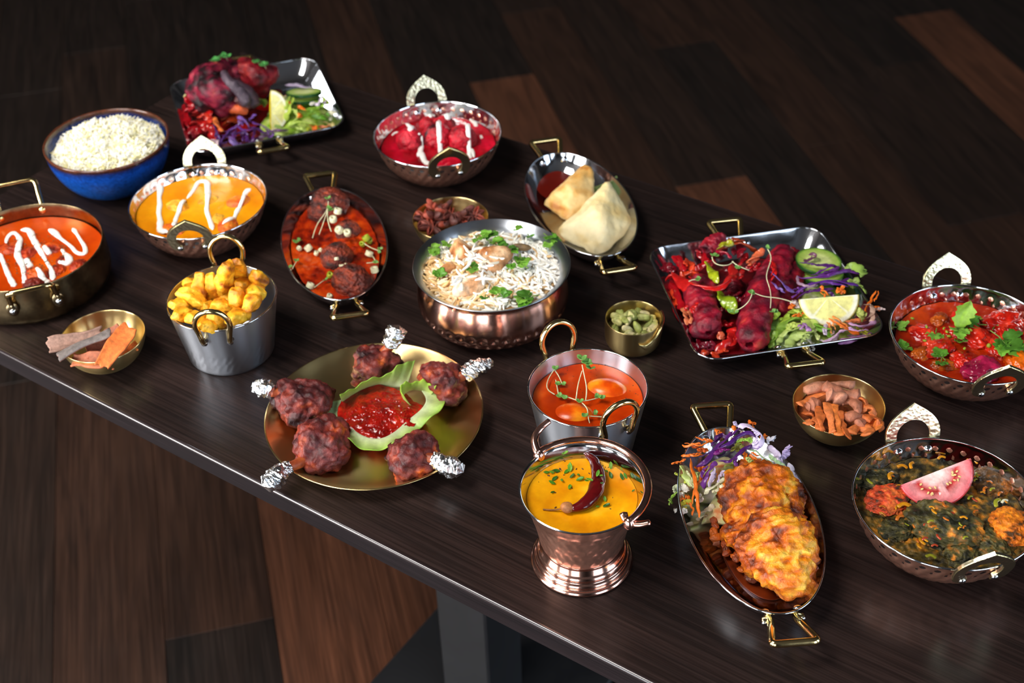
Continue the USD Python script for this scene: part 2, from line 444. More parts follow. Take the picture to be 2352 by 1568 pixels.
def wall_with_windows(name, along, fixed, lo, hi, wins):
    """A wall of 0.16 m; along 0: runs in x at y = fixed; along 1: runs in y at x = fixed."""
    ms = []
    def put(a0, a1, z0, z1):
        if a1 - a0 < 1e-3 or z1 - z0 < 1e-3: return
        c, s = [(a0 + a1) / 2, fixed, (z0 + z1) / 2], [a1 - a0, 0.16, z1 - z0]
        if along: c, s = [c[1], c[0], c[2]], [s[1], s[0], s[2]]
        ms.append(box(c, s))
    edge = lo
    for c, z0, z1, w in sorted(wins):
        put(edge, c - w / 2, 0, HZ); put(c - w / 2, c + w / 2, 0, z0); put(c - w / 2, c + w / 2, z1, HZ); edge = c + w / 2
    put(edge, hi, 0, HZ)
    structure(name, merge(ms), WALL)


wall_with_windows('wall_front', 0, Y0 - 0.08, X0 - 0.16, X1 + 0.16, [(c, z0, z1, w) for wl, c, z0, z1, w, *_ in WINDOWS if wl == 'front'])
wall_with_windows('wall_right', 1, X1 + 0.08, Y0, Y1, [(c, z0, z1, w) for wl, c, z0, z1, w, *_ in WINDOWS if wl == 'right'])
wall_with_windows('wall_left', 1, X0 - 0.08, Y0, Y1, [])
wall_with_windows('wall_back', 0, Y1 + 0.08, X0 - 0.16, X1 + 0.16, [])
structure('ceiling', box(((X0 + X1) / 2, (Y0 + Y1) / 2, HZ + 0.05), (X1 - X0 + 0.32, Y1 - Y0 + 0.32, 0.1)), CEIL)
for i, (wl, c, z0, z1, w, *_) in enumerate(WINDOWS):
    t = Thing('window_%d' % (i + 1), loc=((c, Y0 - 0.03, z0) if wl == 'front' else (X1 + 0.03, c, z0)), turn=0 if wl == 'front' else PI / 2, kind='structure')
    h = z1 - z0
    for cc, ss in (((-w / 2 + 0.025, 0, h / 2), (0.05, 0.06, h)), ((w / 2 - 0.025, 0, h / 2), (0.05, 0.06, h)), ((0, 0, 0.025), (w, 0.06, 0.05)), ((0, 0, h - 0.025), (w, 0.06, 0.05)), ((0, 0, h * 0.62), (w, 0.05, 0.04)), ((0, 0, h / 2), (0.04, 0.05, h))):
        t.part('window_bar', box(cc, ss, bevel=0.004), FRAME, smooth=False)

ADDED_LAMP_GLOW = usdkit.material(stage, '/World/Looks/added_lamp_diffuser', {'e': ('emission', {'color': (1.0, 0.96, 0.90), 'strength': ADDED_LAMP[4]})}, [], surface='e.emission')
added_lamp = Thing('ceiling_lamp', loc=(ADDED_LAMP[0], ADDED_LAMP[1], ADDED_LAMP[2]), kind='structure')  # unseen glowing panel added for top light on the dishes
added_lamp.part('diffuser', box((0, 0, 0), (ADDED_LAMP[3], ADDED_LAMP[3], 0.01)), ADDED_LAMP_GLOW, smooth=False)
for cc, ss in (((0, ADDED_LAMP[3] / 2 + 0.02, 0.01), (ADDED_LAMP[3] + 0.08, 0.04, 0.05)), ((0, -ADDED_LAMP[3] / 2 - 0.02, 0.01), (ADDED_LAMP[3] + 0.08, 0.04, 0.05)), ((ADDED_LAMP[3] / 2 + 0.02, 0, 0.01), (0.04, ADDED_LAMP[3], 0.05)), ((-ADDED_LAMP[3] / 2 - 0.02, 0, 0.01), (0.04, ADDED_LAMP[3], 0.05))):
    added_lamp.part('lamp_frame', box(cc, ss, bevel=0.003), FRAME, smooth=False)

# the table: one slab on two square posts with flat feet
TL, TW = 1.75, 0.70
table = Thing('table', 'dark wenge laminate restaurant table carrying all the dishes', 'table', (TL / 2, TW / 2, 0))
table.part('tabletop', box((0, 0, TOP - 0.0125), (TL, TW, 0.025), bevel=0.0022), TABLE_WOOD, smooth=False)
BEAD = mat('lacquered_edge', srgb(40, 31, 33), 0.24, spec=0.6, coat=0.4)
for y_ in (-1, 1):
    table.part('edge_bead', tube([(x_, y_ * (TW / 2 - 0.0024), TOP - 0.0027) for x_ in np.linspace(-TL / 2 + 0.003, TL / 2 - 0.003, 40)], 0.0028, 14), BEAD, label='rounded lacquered edge of the tabletop')
for cc, ss in (((0, -TW / 2 - 0.0001, TOP - 0.0138), (TL - 0.004, 0.0008, 0.0205)), ((0, TW / 2 + 0.0001, TOP - 0.0138), (TL - 0.004, 0.0008, 0.0205)), ((-TL / 2 - 0.0001, 0, TOP - 0.0138), (0.0008, TW - 0.004, 0.0205)), ((TL / 2 + 0.0001, 0, TOP - 0.0138), (0.0008, TW - 0.004, 0.0205))):
    table.part('edge_band', box(cc, ss, bevel=0.0002), EDGE_WOOD, smooth=False)
for sx in (-1, 1):
    px = 0.67 - TL / 2 if sx < 0 else TL / 2 - 0.67 + 0.25
    table.part('post', box((px, 0, (TOP - 0.033) / 2 + 0.004), (0.086, 0.086, TOP - 0.041), bevel=0.003), IRON, smooth=False, label='square black steel post')
    table.part('foot', box((px, 0, 0.006), (0.31, 0.46, 0.012), bevel=0.003), IRON, smooth=False, label='flat black steel foot plate')
    table.part('bracket', box((px, 0, TOP - 0.029), (0.26, 0.30, 0.008), bevel=0.001), IRON, smooth=False)
# ------------------------------------------------------------------ dishes
def rivet(c, n, r=0.0035, h=0.0022):
    """A domed rivet head at c, its dome along n."""
    pr = [(r * math.cos(a), h * math.sin(a)) for a in np.linspace(-0.25, PI / 2 - 0.01, 7)]
    return move(lathe([(p[0], p[1]) for p in pr], 16), c, frame(n)[:, [1, 2, 0]])


def hammer(rows, n, depth, width):
    """Dents in staggered rows (heights) of n each."""
    def d(th, z, r):
        out = np.zeros_like(th)
        for k, zr in enumerate(rows):
            a = ((th * n / (2 * PI) + 0.5 * (k % 2) + 0.13 * math.sin(k * 2.1)) % 1 - 0.5) * 2 * PI / n * r
            out -= depth * np.exp(-((a ** 2 + (z - zr) ** 2) / width ** 2) ** 1.3)
        return out
    return d


def horseshoe():
    """Outline of a karahi's pointed handle: u across, v up from the rim."""
    outer = [(-0.0170, -0.0150), (-0.0220, -0.0125), (-0.0264, -0.004), (-0.0276, 0.005), (-0.0262, 0.0150), (-0.0212, 0.0240), (-0.0138, 0.0312), (-0.0062, 0.0366), (0, 0.0408)]
    right = [(-u, v) for u, v in outer[::-1][1:]]
    c = np.array(outer); l = curve(c, 30)[:-1]; r = l[::-1] * (-1, 1)
    p = Polygon(np.vstack([l, [(0, 0.0408)], r]))
    hole = affinity.scale(Point(0, 0.0055).buffer(0.0166, 24), 1.0, 1.04)
    p = p.difference(hole).difference(sbox(-0.0112, -0.03, 0.0112, 0.0))
    return max(getattr(p, 'geoms', [p]), key=lambda g: g.area).buffer(-0.0006).buffer(0.0006)


def slab_handle(poly, thick):
    """The handle in its frame: x out of the plane, y across, z up, with a softened edge."""
    ms = []
    for ins, a, b in ((0.0, -thick / 2 + 0.0006, thick / 2 - 0.0006), (0.0007, -thick / 2, thick / 2)):
        v, f = plate_of(poly.buffer(-ins), b - a)
        ms.append((np.stack([v[:, 2] + a, v[:, 0], v[:, 1]], 1), f))
    return merge(ms)


KH = 0.056
karahi_out = smooth_profile([(0.0005, 0.0), (0.030, 0.0), (0.046, 0.0020), (0.0600, 0.0100), (0.0725, 0.0235), (0.0800, 0.0385), (0.0842, 0.0520), (0.0850, 0.0545)], 40)
karahi_in = smooth_profile([(0.0838, 0.0545), (0.0826, 0.0500), (0.0786, 0.0385), (0.0710, 0.0245), (0.0588, 0.0118), (0.044, 0.0042), (0.028, 0.0022), (0.0005, 0.0022)], 34)
RIM = [(0.0858, 0.0552), (0.0858, 0.0564), (0.0848, 0.0568), (0.0840, 0.0562)]


def make_karahi(label, loc, turn):
    t = Thing('karahi', label, 'karahi', loc, turn, 'hammered copper karahi bowls')
    dents = hammer([0.012, 0.021, 0.030, 0.0385, 0.0465], 38, 0.0019, 0.0044)
    soft = lambda th, z, r: dents(th, z, r) * np.clip((0.052 - z) / 0.004, 0, 1)
    t.part('bowl', lathe(np.vstack([karahi_out, RIM[:1]]), 228, soft, cap1=False), COPPER, 'hammered copper outside')
    t.part('lining', lathe(np.vstack([RIM[:1], RIM[1:], karahi_in]), 228, lambda th, z, r: 0.16 * soft(th, z, r), cap=False), STEEL, 'polished steel inside and rim')
    poly = horseshoe(); lean = 0.30
    for s in (1, -1):
        R = rz(0 if s > 0 else PI) @ rot((0, 1, 0), lean)
        c = rz(0 if s > 0 else PI) @ np.array([0.0862, 0, 0.0530])
        h = t.part('handle', move(slab_handle(poly, 0.0036), c, R), BRASS_PALE, 'pointed brass handle with engraved pattern', smooth=30)
        for u in (-0.0150, 0.0150):
            p = c + R @ np.array([0.0016, u, -0.0105])
            t.part('rivet', rivet(p, R @ np.array([1.0, 0, 0])), STEEL, parent=h)
            q = rz(0 if s > 0 else PI) @ np.array([0.0795, u, 0.0445])
            t.part('rivet', rivet(q, rz(0 if s > 0 else PI) @ np.array([-1.0, 0, 0.25]), 0.0044, 0.0034), STEEL, parent=h)
    return t


def on_table(x, y):
    return (x, y, TOP + 0.0002)


KPOS = dict(rose=(0.4713, 0.5833), yellow=(0.3111, 0.2953), tomato=(1.2107, 0.5450), spinach=(1.2755, 0.2902))


def aim(a, b):
    p, q = at(*a, 0.05), at(*b, 0.05)
    return math.atan2(q[1] - p[1], q[0] - p[0])


karahi = make_karahi('copper karahi of pink curry near the back edge of the table', on_table(*KPOS['rose']), aim((1037, 385), (985, 236)))
copy(karahi, 'copper karahi of yellow curry behind the bucket of chips', on_table(*KPOS['yellow']), aim((433, 555), (466, 378)), 'hammered copper karahi bowls')
copy(karahi, 'copper karahi of red curry with coriander, at the right edge of the picture', on_table(*KPOS['tomato']), aim((2287, 885), (2168, 655)), 'hammered copper karahi bowls')
copy(karahi, 'copper karahi of dark spinach curry topped with a tomato wedge', on_table(*KPOS['spinach']), aim((2252, 1308), (2095, 1008)), 'hammered copper karahi bowls')


def rod_handle(t, pts, r, material, label, tabs=True, n=48, flat=1.0):
    """A bent rod through pts (in the dish's frame) with flattened feet."""
    return t.part('handle', tube(curve(pts, n), r, 12), material, label)


def straight_rod(pts, r, bend=0.004, sides=12):
    """A rod of straight runs with rounded corners."""
    pts = [np.asarray(p, float) for p in pts]; out = [pts[0]]
    for a, b, c in zip(pts, pts[1:], pts[2:]):
        u, w = (a - b) / np.linalg.norm(a - b), (c - b) / np.linalg.norm(c - b)
        for s in np.linspace(0, 1, 7): out.append((1 - s) ** 2 * (b + u * bend) + 2 * s * (1 - s) * b + s ** 2 * (b + w * bend))
    out.append(pts[-1])
    return tube(resample(out, 0.003), r, sides)


# buckets
BH = 0.075


def make_bucket(label, loc, turn):
    t = Thing('serving_bucket', label, 'bucket', loc, turn, 'small steel serving buckets')
    R0, R1 = 0.0485, 0.0606
    out = [(0.0005, 0.0012), (R0 - 0.004, 0.0012), (R0 - 0.002, 0.0)]
    wall = resample([(R0, 0.002), (R1, BH - 0.001)], 0.003)
    inn = resample([(R1 - 0.0012, BH - 0.0012), (R0 - 0.001, 0.004)], 0.006)
    dents = hammer([0.010, 0.016, 0.022, 0.028], 40, 0.0004, 0.0024)
    t.part('body', lathe(np.vstack([out, wall]), 160, dents, cap1=False), BRUSHED, smooth=50)
    t.part('lining', lathe(np.vstack([wall[-1:], [(R1 + 0.0002, BH), (R1 - 0.0008, BH + 0.0003)], inn, [(R0 - 0.004, 0.0028), (0.0005, 0.0028)]]), 120, cap=False), BRUSHED, smooth=50)
    t.part('rim', tube([((R1 - 0.0003) * math.cos(a), (R1 - 0.0003) * math.sin(a), BH) for a in np.arange(120) * PI / 60], 0.0010, 8, closed=True), STEEL)
    for s in (1, -1):
        T = rz(0 if s > 0 else PI); w = 0.0150
        pts = [(0.0600, -w + 0.001, 0.060), (0.0640, -w + 0.0005, 0.0635), (0.0655, -w - 0.001, 0.074), (0.0675, -w - 0.0035, 0.090), (0.0690, -0.0115, 0.1045), (0.0700, 0, 0.1090)]
        pts = pts + [(x, -y, z) for x, y, z in pts[:-1][::-1]]
        h = t.part('handle', move(tube(curve(pts, 56), 0.0031, 12), R=T), BRASS, 'hoop-shaped brass handle')
        for u in (-w + 0.001, w - 0.001):
            t.part('rivet', rivet(T @ np.array([0.0622, u, 0.0595]), T @ np.array([1.0, 0, -0.1]), 0.0036), STEEL, parent=h)
            t.part('rivet', rivet(T @ np.array([0.0572, u, 0.0605]), T @ np.array([-1.0, 0, 0.1]), 0.0040, 0.0012), STEEL, parent=h)
    return t


bucket = make_bucket('steel bucket full of fried potato chips with brass hoop handles', on_table(0.4965, 0.1455), aim((485, 765), (518, 592)))
bucket_eggs = copy(bucket, 'steel bucket of orange egg curry behind the copper cup', on_table(0.9205, 0.2320), aim((1424, 975), (1282, 795)), 'small steel serving buckets')

# small brass bowls
SH = 0.037


def make_small_bowl(label, loc):
    t = Thing('brass_bowl', label, 'bowl', loc, 0.0, 'small brass spice bowls')
    out = smooth_profile([(0.0005, 0.0), (0.014, 0.0), (0.0215, 0.0012), (0.0330, 0.0080), (0.0420, 0.0195), (0.0468, 0.0330), (0.0474, SH - 0.0004)], 26)
    inn = smooth_profile([(0.0462, SH - 0.0006), (0.0455, 0.0325), (0.0408, 0.0205), (0.0322, 0.0098), (0.0205, 0.0032), (0.013, 0.0018), (0.0005, 0.0018)], 24)
    t.part('bowl', lathe(np.vstack([out, [(0.0472, SH + 0.0002), (0.0466, SH + 0.0002)], inn]), 96), BRASS_BRUSHED)
    return t


small = make_small_bowl('small brass bowl of cinnamon bark near the front edge', on_table(0.3912, 0.0552))
copy(small, 'small brass bowl of star anise behind the biryani pot', on_table(0.5868, 0.4515), 0.3, 'small brass spice bowls')
copy(small, 'small brass bowl of dried mace beside the square tray', on_table(1.1310, 0.3845), 0.9, 'small brass spice bowls')

# little straight cup with the cardamom
CARD = (0.8795, 0.3975); CH = 0.037
t = Thing('brass_cup', 'small straight brass cup of green cardamom with a curled lip', 'cup', on_table(*CARD), 0.0)
out = smooth_profile([(0.0005, 0.0), (0.020, 0.0), (0.0262, 0.0014), (0.0302, 0.0058), (0.0316, 0.012), (0.0318, 0.024), (0.0318, CH)], 24)
t.part('cup', lathe(np.vstack([out, [(0.0314, CH + 0.0003), (0.0308, CH)], [(r - 0.0011, max(z, 0.0014)) for r, z in out[::-1][1:]][:-1], [(0.0005, 0.0014)]]), 96), BRASS_BRUSHED)
g = np.linspace(0, 1, 26); a0 = math.atan2(*(at(1500, 745, CH)[:2] - np.array(CARD))[::-1])
lo = []
for k in g:                                                   # a leaf-shaped patch on the wall under an S-shaped lip
    a = a0 + (k - 0.5) * 1.75
    top_ = CH - 0.0125 + 0.0125 / (1 + math.exp(-(k - 0.45) * 14)) - 0.003 * math.exp(-((k - 0.12) / 0.10) ** 2)
    bot = top_ - 0.0165 * math.sin(PI * min(1, max(0, k))) ** 0.8
    lo.append((a, top_, bot))
loops = [np.array([(r * math.cos(a), r * math.sin(a), tp + (bt - tp) * w) for a, tp, bt in lo for r in [rr]]) for rr, w in ((0.0319, 1), (0.0330, 0.93), (0.0334, 0.5), (0.0330, 0.06), (0.0319, 0.0))]
t.part('leaf_patch', (np.vstack(loops), grid_faces(5, len(g), False)), BRASS_BRUSHED)
t.part('curled_lip', tube([(0.0334 * math.cos(a), 0.0334 * math.sin(a), tp) for a, tp, bt in lo], np.interp(g, [0, 0.1, 0.9, 1], [0.0004, 0.0012, 0.0012, 0.0016]), 8), BRASS)

# oval steel dishes and square steel trays share the same trapezoid handles
def trapezoid_handles(t, reach, zf):
    for s in (1, -1):
        T = rz(0 if s > 0 else PI)
        pts = [(reach - 0.006, -0.0135, zf - 0.002), (reach + 0.001, -0.0115, zf), (reach + 0.034, -0.0205, zf + 0.010), (reach + 0.036, 0.0205, zf + 0.010), (reach + 0.001, 0.0115, zf), (reach - 0.006, 0.0135, zf - 0.002)]
        m = straight_rod(pts, 0.0036, 0.0050)
        h = t.part('handle', move(m, R=T), BRASS, 'trapezoid brass rod handle')
        for u in (-1, 1):
            t.part('foot_tab', move(merge([tube([(reach - 0.0012, u * 0.0110, zf), (reach - 0.0005, u * 0.0185, zf - 0.0003)], [0.0036, 0.0034], 10, flat=0.8)]), R=T), BRASS, parent=h)
            t.part('rivet', rivet(T @ np.array([reach + 0.0018, u * 0.0175, zf - 0.001]), T @ np.array([1.0, 0, -0.2]), 0.0028, 0.002), STEEL, parent=h)
            t.part('rivet', rivet(T @ np.array([reach - 0.0075, u * 0.0150, zf + 0.003]), T @ np.array([-0.7, 0, 0.7]), 0.0042, 0.0028), STEEL, parent=h)


OH = 0.028; OA, OB = 0.1225, 0.0640


def oval_loop(ins, z, n=120, a=OA, b=OB):
    th = np.arange(n) * 2 * PI / n
    return np.stack([(a - ins) * np.cos(th), (b - ins) * np.sin(th), np.full(n, z)], 1)


def make_oval(label, loc, turn):
    t = Thing('oval_dish', label, 'dish', loc, turn, 'oval steel dishes with brass handles')
    o = curve([(0.046, 0.0), (0.034, 0.0), (0.0240, 0.0022), (0.0130, 0.0095), (0.0045, 0.0200), (0.0, OH)], 22)
    i = curve([(0.0014, OH), (0.0060, 0.0202), (0.0145, 0.0102), (0.0250, 0.0036), (0.0350, 0.0014), (0.046, 0.0014)], 20)
    loops = [oval_loop(a, b) for a, b in o] + [oval_loop(0.0001, OH + 0.0007), oval_loop(0.0010, OH + 0.0008)] + [oval_loop(a, b) for a, b in i]
    t.part('dish', loft(loops), STEEL, smooth=50)
    t.part('rim', tube(oval_loop(0.0002, OH + 0.0004), 0.0011, 8, closed=True), STEEL)
    trapezoid_handles(t, OA - 0.002, 0.0195)
    return t


kofta_dish = make_oval('oval steel dish of dark kofta balls in orange sauce', on_table(0.4861, 0.3451), math.radians(46.4 + 90))
samosa_dish = copy(kofta_dish, 'oval steel dish holding two samosas and dark sauce', on_table(0.6978, 0.5771), math.radians(49.2 + 90), 'oval steel dishes with brass handles')
fish_dish = copy(kofta_dish, 'oval steel dish of battered fish and slaw at the front right', on_table(1.1196, 0.2024), math.radians(130.9), 'oval steel dishes with brass handles')

TH_, TS = 0.024, 0.1095


def square_loop(ins, z, k=12, half=TS, r=0.026):
    r = max(r - ins * 0.6, 0.006); h = half - ins; out = []
    for q in range(4):
        c = np.array([(h - r) * (1 if q in (0, 3) else -1), (h - r) * (1 if q < 2 else -1)])
        for a in np.linspace(q * PI / 2, (q + 1) * PI / 2, k): out.append((c[0] + r * math.cos(a), c[1] + r * math.sin(a), z))
    p = np.array(out); return resample(np.vstack([p, p[:1]]), 0.02)[:-1]


def make_tray(label, loc, turn):
    t = Thing('square_tray', label, 'tray', loc, turn, 'square steel trays with brass handles')
    o = curve([(0.030, 0.0), (0.024, 0.0), (0.0185, 0.0018), (0.0110, 0.0090), (0.0045, 0.0175), (0.0, TH_)], 18)
    i = curve([(0.0014, TH_), (0.0058, 0.0178), (0.0122, 0.0096), (0.0193, 0.0032), (0.0245, 0.0014), (0.030, 0.0014)], 18)
    n = len(square_loop(0.03, 0.0)); fix = lambda a, b: curve(square_loop(a, b), 160, closed=True)
    loops = [fix(a, b) for a, b in o] + [fix(0.0001, TH_ + 0.0006), fix(0.0010, TH_ + 0.0007)] + [fix(a, b) for a, b in i]
    t.part('dish', loft(loops), STEEL, smooth=50)
    t.part('rim', tube(fix(0.0002, TH_ + 0.0003), 0.0012, 8, closed=True), STEEL)
    trapezoid_handles(t, TS - 0.0025, 0.0165)
    return t


tray_near = make_tray('square steel tray of red seekh kebabs and salad', on_table(0.9716, 0.5364), math.radians(135))
tray_far = copy(tray_near, 'square steel tray of tandoori chicken at the far end', on_table(0.1618, 0.5579), math.radians(142.5), 'square steel trays with brass handles')

# brass plate
PLATE = (0.7173, 0.1317)
t = Thing('brass_plate', 'round brushed brass plate under the chicken drumsticks', 'plate', on_table(*PLATE))
out = smooth_profile([(0.0005, 0.0), (0.070, 0.0), (0.0840, 0.0010), (0.0980, 0.0062), (0.1090, 0.0140), (0.1150, 0.0190)], 30)
t.part('plate', lathe(np.vstack([out, [(0.1158, 0.0197), (0.1155, 0.0203), (0.1146, 0.0203)], [(max(r - 0.0008, 0.0005), z + 0.0013) for r, z in out[::-1]]]), 160), BRASS_BRUSHED)

# handi of biryani
HANDI = (0.7164, 0.3560)
t = Thing('copper_handi', 'round copper handi of biryani with a wide steel lip', 'pot', on_table(*HANDI))
rows = [0.0090, 0.0190, 0.0295]
out = smooth_profile([(0.0005, 0.0), (0.040, 0.0), (0.0520, 0.0008), (0.0670, 0.0050), (0.0795, 0.0130), (0.0860, 0.0235), (0.0876, 0.0335), (0.0866, 0.0450), (0.0842, 0.0555), (0.0818, 0.0628), (0.0812, 0.0660), (0.0834, 0.0696), (0.0885, 0.0730)], 70)
t.part('pot', lathe(np.vstack([out, [(0.0900, 0.0742), (0.0901, 0.0752)]]), 252, hammer(rows, 42, 0.0034, 0.0042), cap1=False), COPPER_BRIGHT, 'polished copper pot with rows of round dents')
t.part('lip', lathe(np.vstack([[(0.0901, 0.0752), (0.0895, 0.0758), (0.0880, 0.0752)], curve([(0.0850, 0.0732), (0.0800, 0.0690), (0.0768, 0.0640)], 8), [(0.0764, 0.0625), (0.0800, 0.052), (0.084, 0.036), (0.078, 0.022), (0.05, 0.003), (0.0005, 0.003)]]), 128, cap=False), BRUSHED, 'wide sloping steel lip and lining', smooth=50)

# blue bowl of rice
RICE = (0.1178, 0.3250); RH = 0.069
BLUE = {'tc': ('texture_coordinate', {}), 's': ('separate_xyz', {}), 'nz': ('noise_texture', {'scale': 260.0, 'detail': 4.0}), 'nb': ('noise_texture', {'scale': 22.0, 'detail': 3.0}),
        'a': ('math', {'math_type': 'multiply_add', 'value2': 0.010}), 'r': ('rgb_ramp', {'ramp': [(0.0, srgb(8, 70, 130)), (0.45, srgb(10, 80, 165)), (0.80, srgb(16, 70, 160)), (0.90, srgb(20, 46, 110)), (0.955, srgb(50, 30, 28)), (1.0, srgb(88, 46, 28))]}),
        'dv': ('math', {'math_type': 'divide', 'value2': 0.074}), 'm': ('mix', {'mix_type': 'multiply', 'fac': 1.0}), 'mr': ('map_range', {'from_min': 0.35, 'from_max': 0.65, 'to_min': 0.72, 'to_max': 1.25}),
        'p': ('principled_bsdf', {'roughness': 0.22, 'coat_weight': 0.4})}
usdkit.material(stage, '/World/Looks/blue_glaze', BLUE, [('tc.object', 's.vector'), ('tc.object', 'nz.vector'), ('tc.object', 'nb.vector'), ('nb.fac', 'a.value1'), ('s.z', 'a.value3'), ('a.value', 'dv.value1'), ('dv.value', 'r.fac'), ('nz.fac', 'mr.value'), ('r.color', 'm.color1'), ('mr.result', 'm.color2'), ('m.color', 'p.base_color')], surface='p.BSDF')
t = Thing('rice_bowl', 'blue glazed ceramic bowl of white rice with a brown rim', 'bowl', on_table(*RICE))
out = smooth_profile([(0.0005, 0.0015), (0.034, 0.0015), (0.040, 0.0), (0.0445, 0.0020), (0.0580, 0.0120), (0.0710, 0.0300), (0.0785, 0.0500), (0.0815, RH - 0.001)], 36)
inn = smooth_profile([(0.0785, RH - 0.001), (0.0752, 0.050), (0.068, 0.031), (0.055, 0.014), (0.036, 0.006), (0.0005, 0.005)], 30)
t.part('bowl', lathe(np.vstack([out, [(0.0815, RH + 0.0004), (0.0802, RH + 0.0012), (0.0791, RH + 0.0005)], inn]), 120), '/World/Looks/blue_glaze')

# brass pan at the left
PAN = (0.2010, 0.1128); NH = 0.055
pan = Thing('brass_pan', 'old brass pan of orange curry cut off by the left edge', 'pan', on_table(*PAN), aim((75, 672), (48, 480)))
out = smooth_profile([(0.0005, 0.0), (0.078, 0.0), (0.0850, 0.0012), (0.0905, 0.0060), (0.0932, 0.0150), (0.0935, 0.030), (0.0918, NH)], 40)
pan.part('pan', lathe(np.vstack([out, [(0.0914, NH + 0.0006), (0.0904, NH + 0.0004)], [(max(r - 0.0018, 0.0005), max(z, 0.0016)) for r, z in out[::-1][1:]]]), 128), BRASS_OLD)
for s in (1, -1):
    T = rz(0 if s > 0 else PI); w = 0.026
    pts = [(0.0950, -w, 0.0405), (0.0985, -w, 0.0440), (0.1090, -w + 0.001, 0.0600), (0.1200, -w + 0.0005, 0.0735), (0.1200, w - 0.0005, 0.0735), (0.1090, w - 0.001, 0.0600), (0.0985, w, 0.0440), (0.0950, w, 0.0405)]
    h = pan.part('handle', move(straight_rod(pts, 0.0032, 0.009), R=T), BRASS, 'bent brass rod handle')
    for u in (-w, w):
        pan.part('foot_tab', move(blob((0.0948, u, 0.0335), (0.0022, 0.0072, 0.0095), amp=0.02, sub=3), R=T), BRASS_OLD, parent=h)
        pan.part('rivet', rivet(T @ np.array([0.0966, u, 0.0325]), T @ np.array([1.0, 0, 0.05]), 0.0040, 0.003), STEEL, parent=h)
        pan.part('rivet', rivet(T @ np.array([0.0885, u, 0.0460]), T @ np.array([-1.0, 0, 0.05]), 0.0052, 0.004), BRASS, parent=h)

# footed copper cup with its bail handle folded down on the rim
CUP = (1.0010, 0.0900); CPH = 0.095
cup = Thing('copper_cup', 'footed hammered copper cup of yellow dal with a folded bail handle', 'cup', on_table(*CUP))
body = smooth_profile([(0.0375, 0.0265), (0.0395, 0.0300), (0.0420, 0.0420), (0.0455, 0.0580), (0.0500, 0.0760), (0.0545, 0.0890), (0.0566, CPH - 0.0006)], 44)
cup.part('body', lathe(body, 200, lambda th, z, r: hammer([0.034, 0.041, 0.048, 0.055, 0.062, 0.069, 0.076], 30, 0.0007, 0.0042)(th, z, r) * (z < 0.084), cap=False), COPPER)
cup.part('lining', lathe(np.vstack([body[-1:], [(0.0578, CPH), (0.0580, CPH + 0.0012), (0.0570, CPH + 0.0018), (0.0558, CPH + 0.0010)], [(r - 0.0014, z) for r, z in body[::-1]], [(0.034, 0.027), (0.0005, 0.027)]]), 128, cap=False), STEEL, 'steel lining and rolled rim', smooth=50)
foot = [(0.0005, 0.0), (0.0470, 0.0), (0.0486, 0.0012), (0.0488, 0.0030), (0.0474, 0.0048), (0.0452, 0.0056), (0.0450, 0.0072), (0.0456, 0.0088), (0.0448, 0.0108), (0.0428, 0.0122), (0.0424, 0.0140), (0.0430, 0.0158), (0.0420, 0.0178), (0.0402, 0.0192), (0.0385, 0.0215), (0.0372, 0.0240), (0.0378, 0.0268), (0.0360, 0.0272), (0.0005, 0.0272)]
cup.part('foot', lathe(np.vstack([foot[:1], resample(foot[1:-1], 0.0008), foot[-1:]]), 128), COPPER_BRIGHT, 'stepped polished copper foot')
aL, aR = (math.atan2(*(at(*q, CPH)[:2] - np.array(CUP))[::-1]) for q in ((1232, 1040), (1432, 1190)))
while aL < aR: aL += 2 * PI
arc = [(0.0597 * math.cos(a), 0.0597 * math.sin(a), CPH + 0.0030 + 0.0022 * math.sin(PI * k)) for k, a in zip(np.linspace(0, 1, 60), np.linspace(aL, aR, 60))]
cup.part('bail', tube(arc, 0.0036, 10, flat=0.7, up=(0, 0, 1)), COPPER_BRIGHT, 'flat copper bail lying along the rim')
for a, tail in ((aL, [(1236, 1040, .098), (1228, 1012, .103), (1240, 985, .107), (1262, 966, .111)]), (aR, [(1432, 1178, .098), (1437, 1192, .095), (1455, 1202, .094), (1474, 1203, .095), (1492, 1199, .097)])):
    e = np.array([math.cos(a), math.sin(a), 0])
    cup.part('pivot', blob(e * 0.0590 + (0, 0, CPH - 0.001), (0.0055, 0.0055, 0.0066), amp=0.0, sub=3), COPPER_BRIGHT)
    cup.part('hook', tube(curve([at(*q) for q in tail], 20), np.linspace(0.0040, 0.0028, 20), 10, flat=0.8), COPPER_BRIGHT, world=True)
# ------------------------------------------------------------------ food: looks and shape helpers
CREAM = mat('cream', srgb(250, 247, 240), 0.30, bump=0.15, bscale=120)
SAUCE = mat('sauce', None, 0.22, tint=True, bump=0.25, bscale=260, bdist=0.0012, vary=0.10, vscale=180, coat=0.25)
SAUCE_SMOOTH = mat('smooth_sauce', None, 0.26, tint=True, bump=0.08, bscale=90, bdist=0.001, vary=0.06, vscale=90, spec=0.4)
MEAT = mat('cooked_meat', None, 0.44, tint=True, bump=0.6, bscale=330, bdist=0.0016, vary=0.30, vscale=150, spec=0.4)
SPINACH = mat('spinach_mash', None, 0.46, tint=True, bump=0.7, bscale=380, bdist=0.0016, vary=0.35, vscale=200, spec=0.35)
MEAT_DRY = mat('dry_crust', None, 0.50, tint=True, bump=0.8, bscale=420, bdist=0.0018, vary=0.35, vscale=220)
BATTER = mat('fried_batter', None, 0.38, tint=True, bump=0.9, bscale=240, bdist=0.0022, vary=0.30, vscale=130, coat=0.1)
PASTRY = mat('pastry', None, 0.50, tint=True, bump=0.25, bscale=160, bdist=0.0008, vary=0.06, vscale=70)
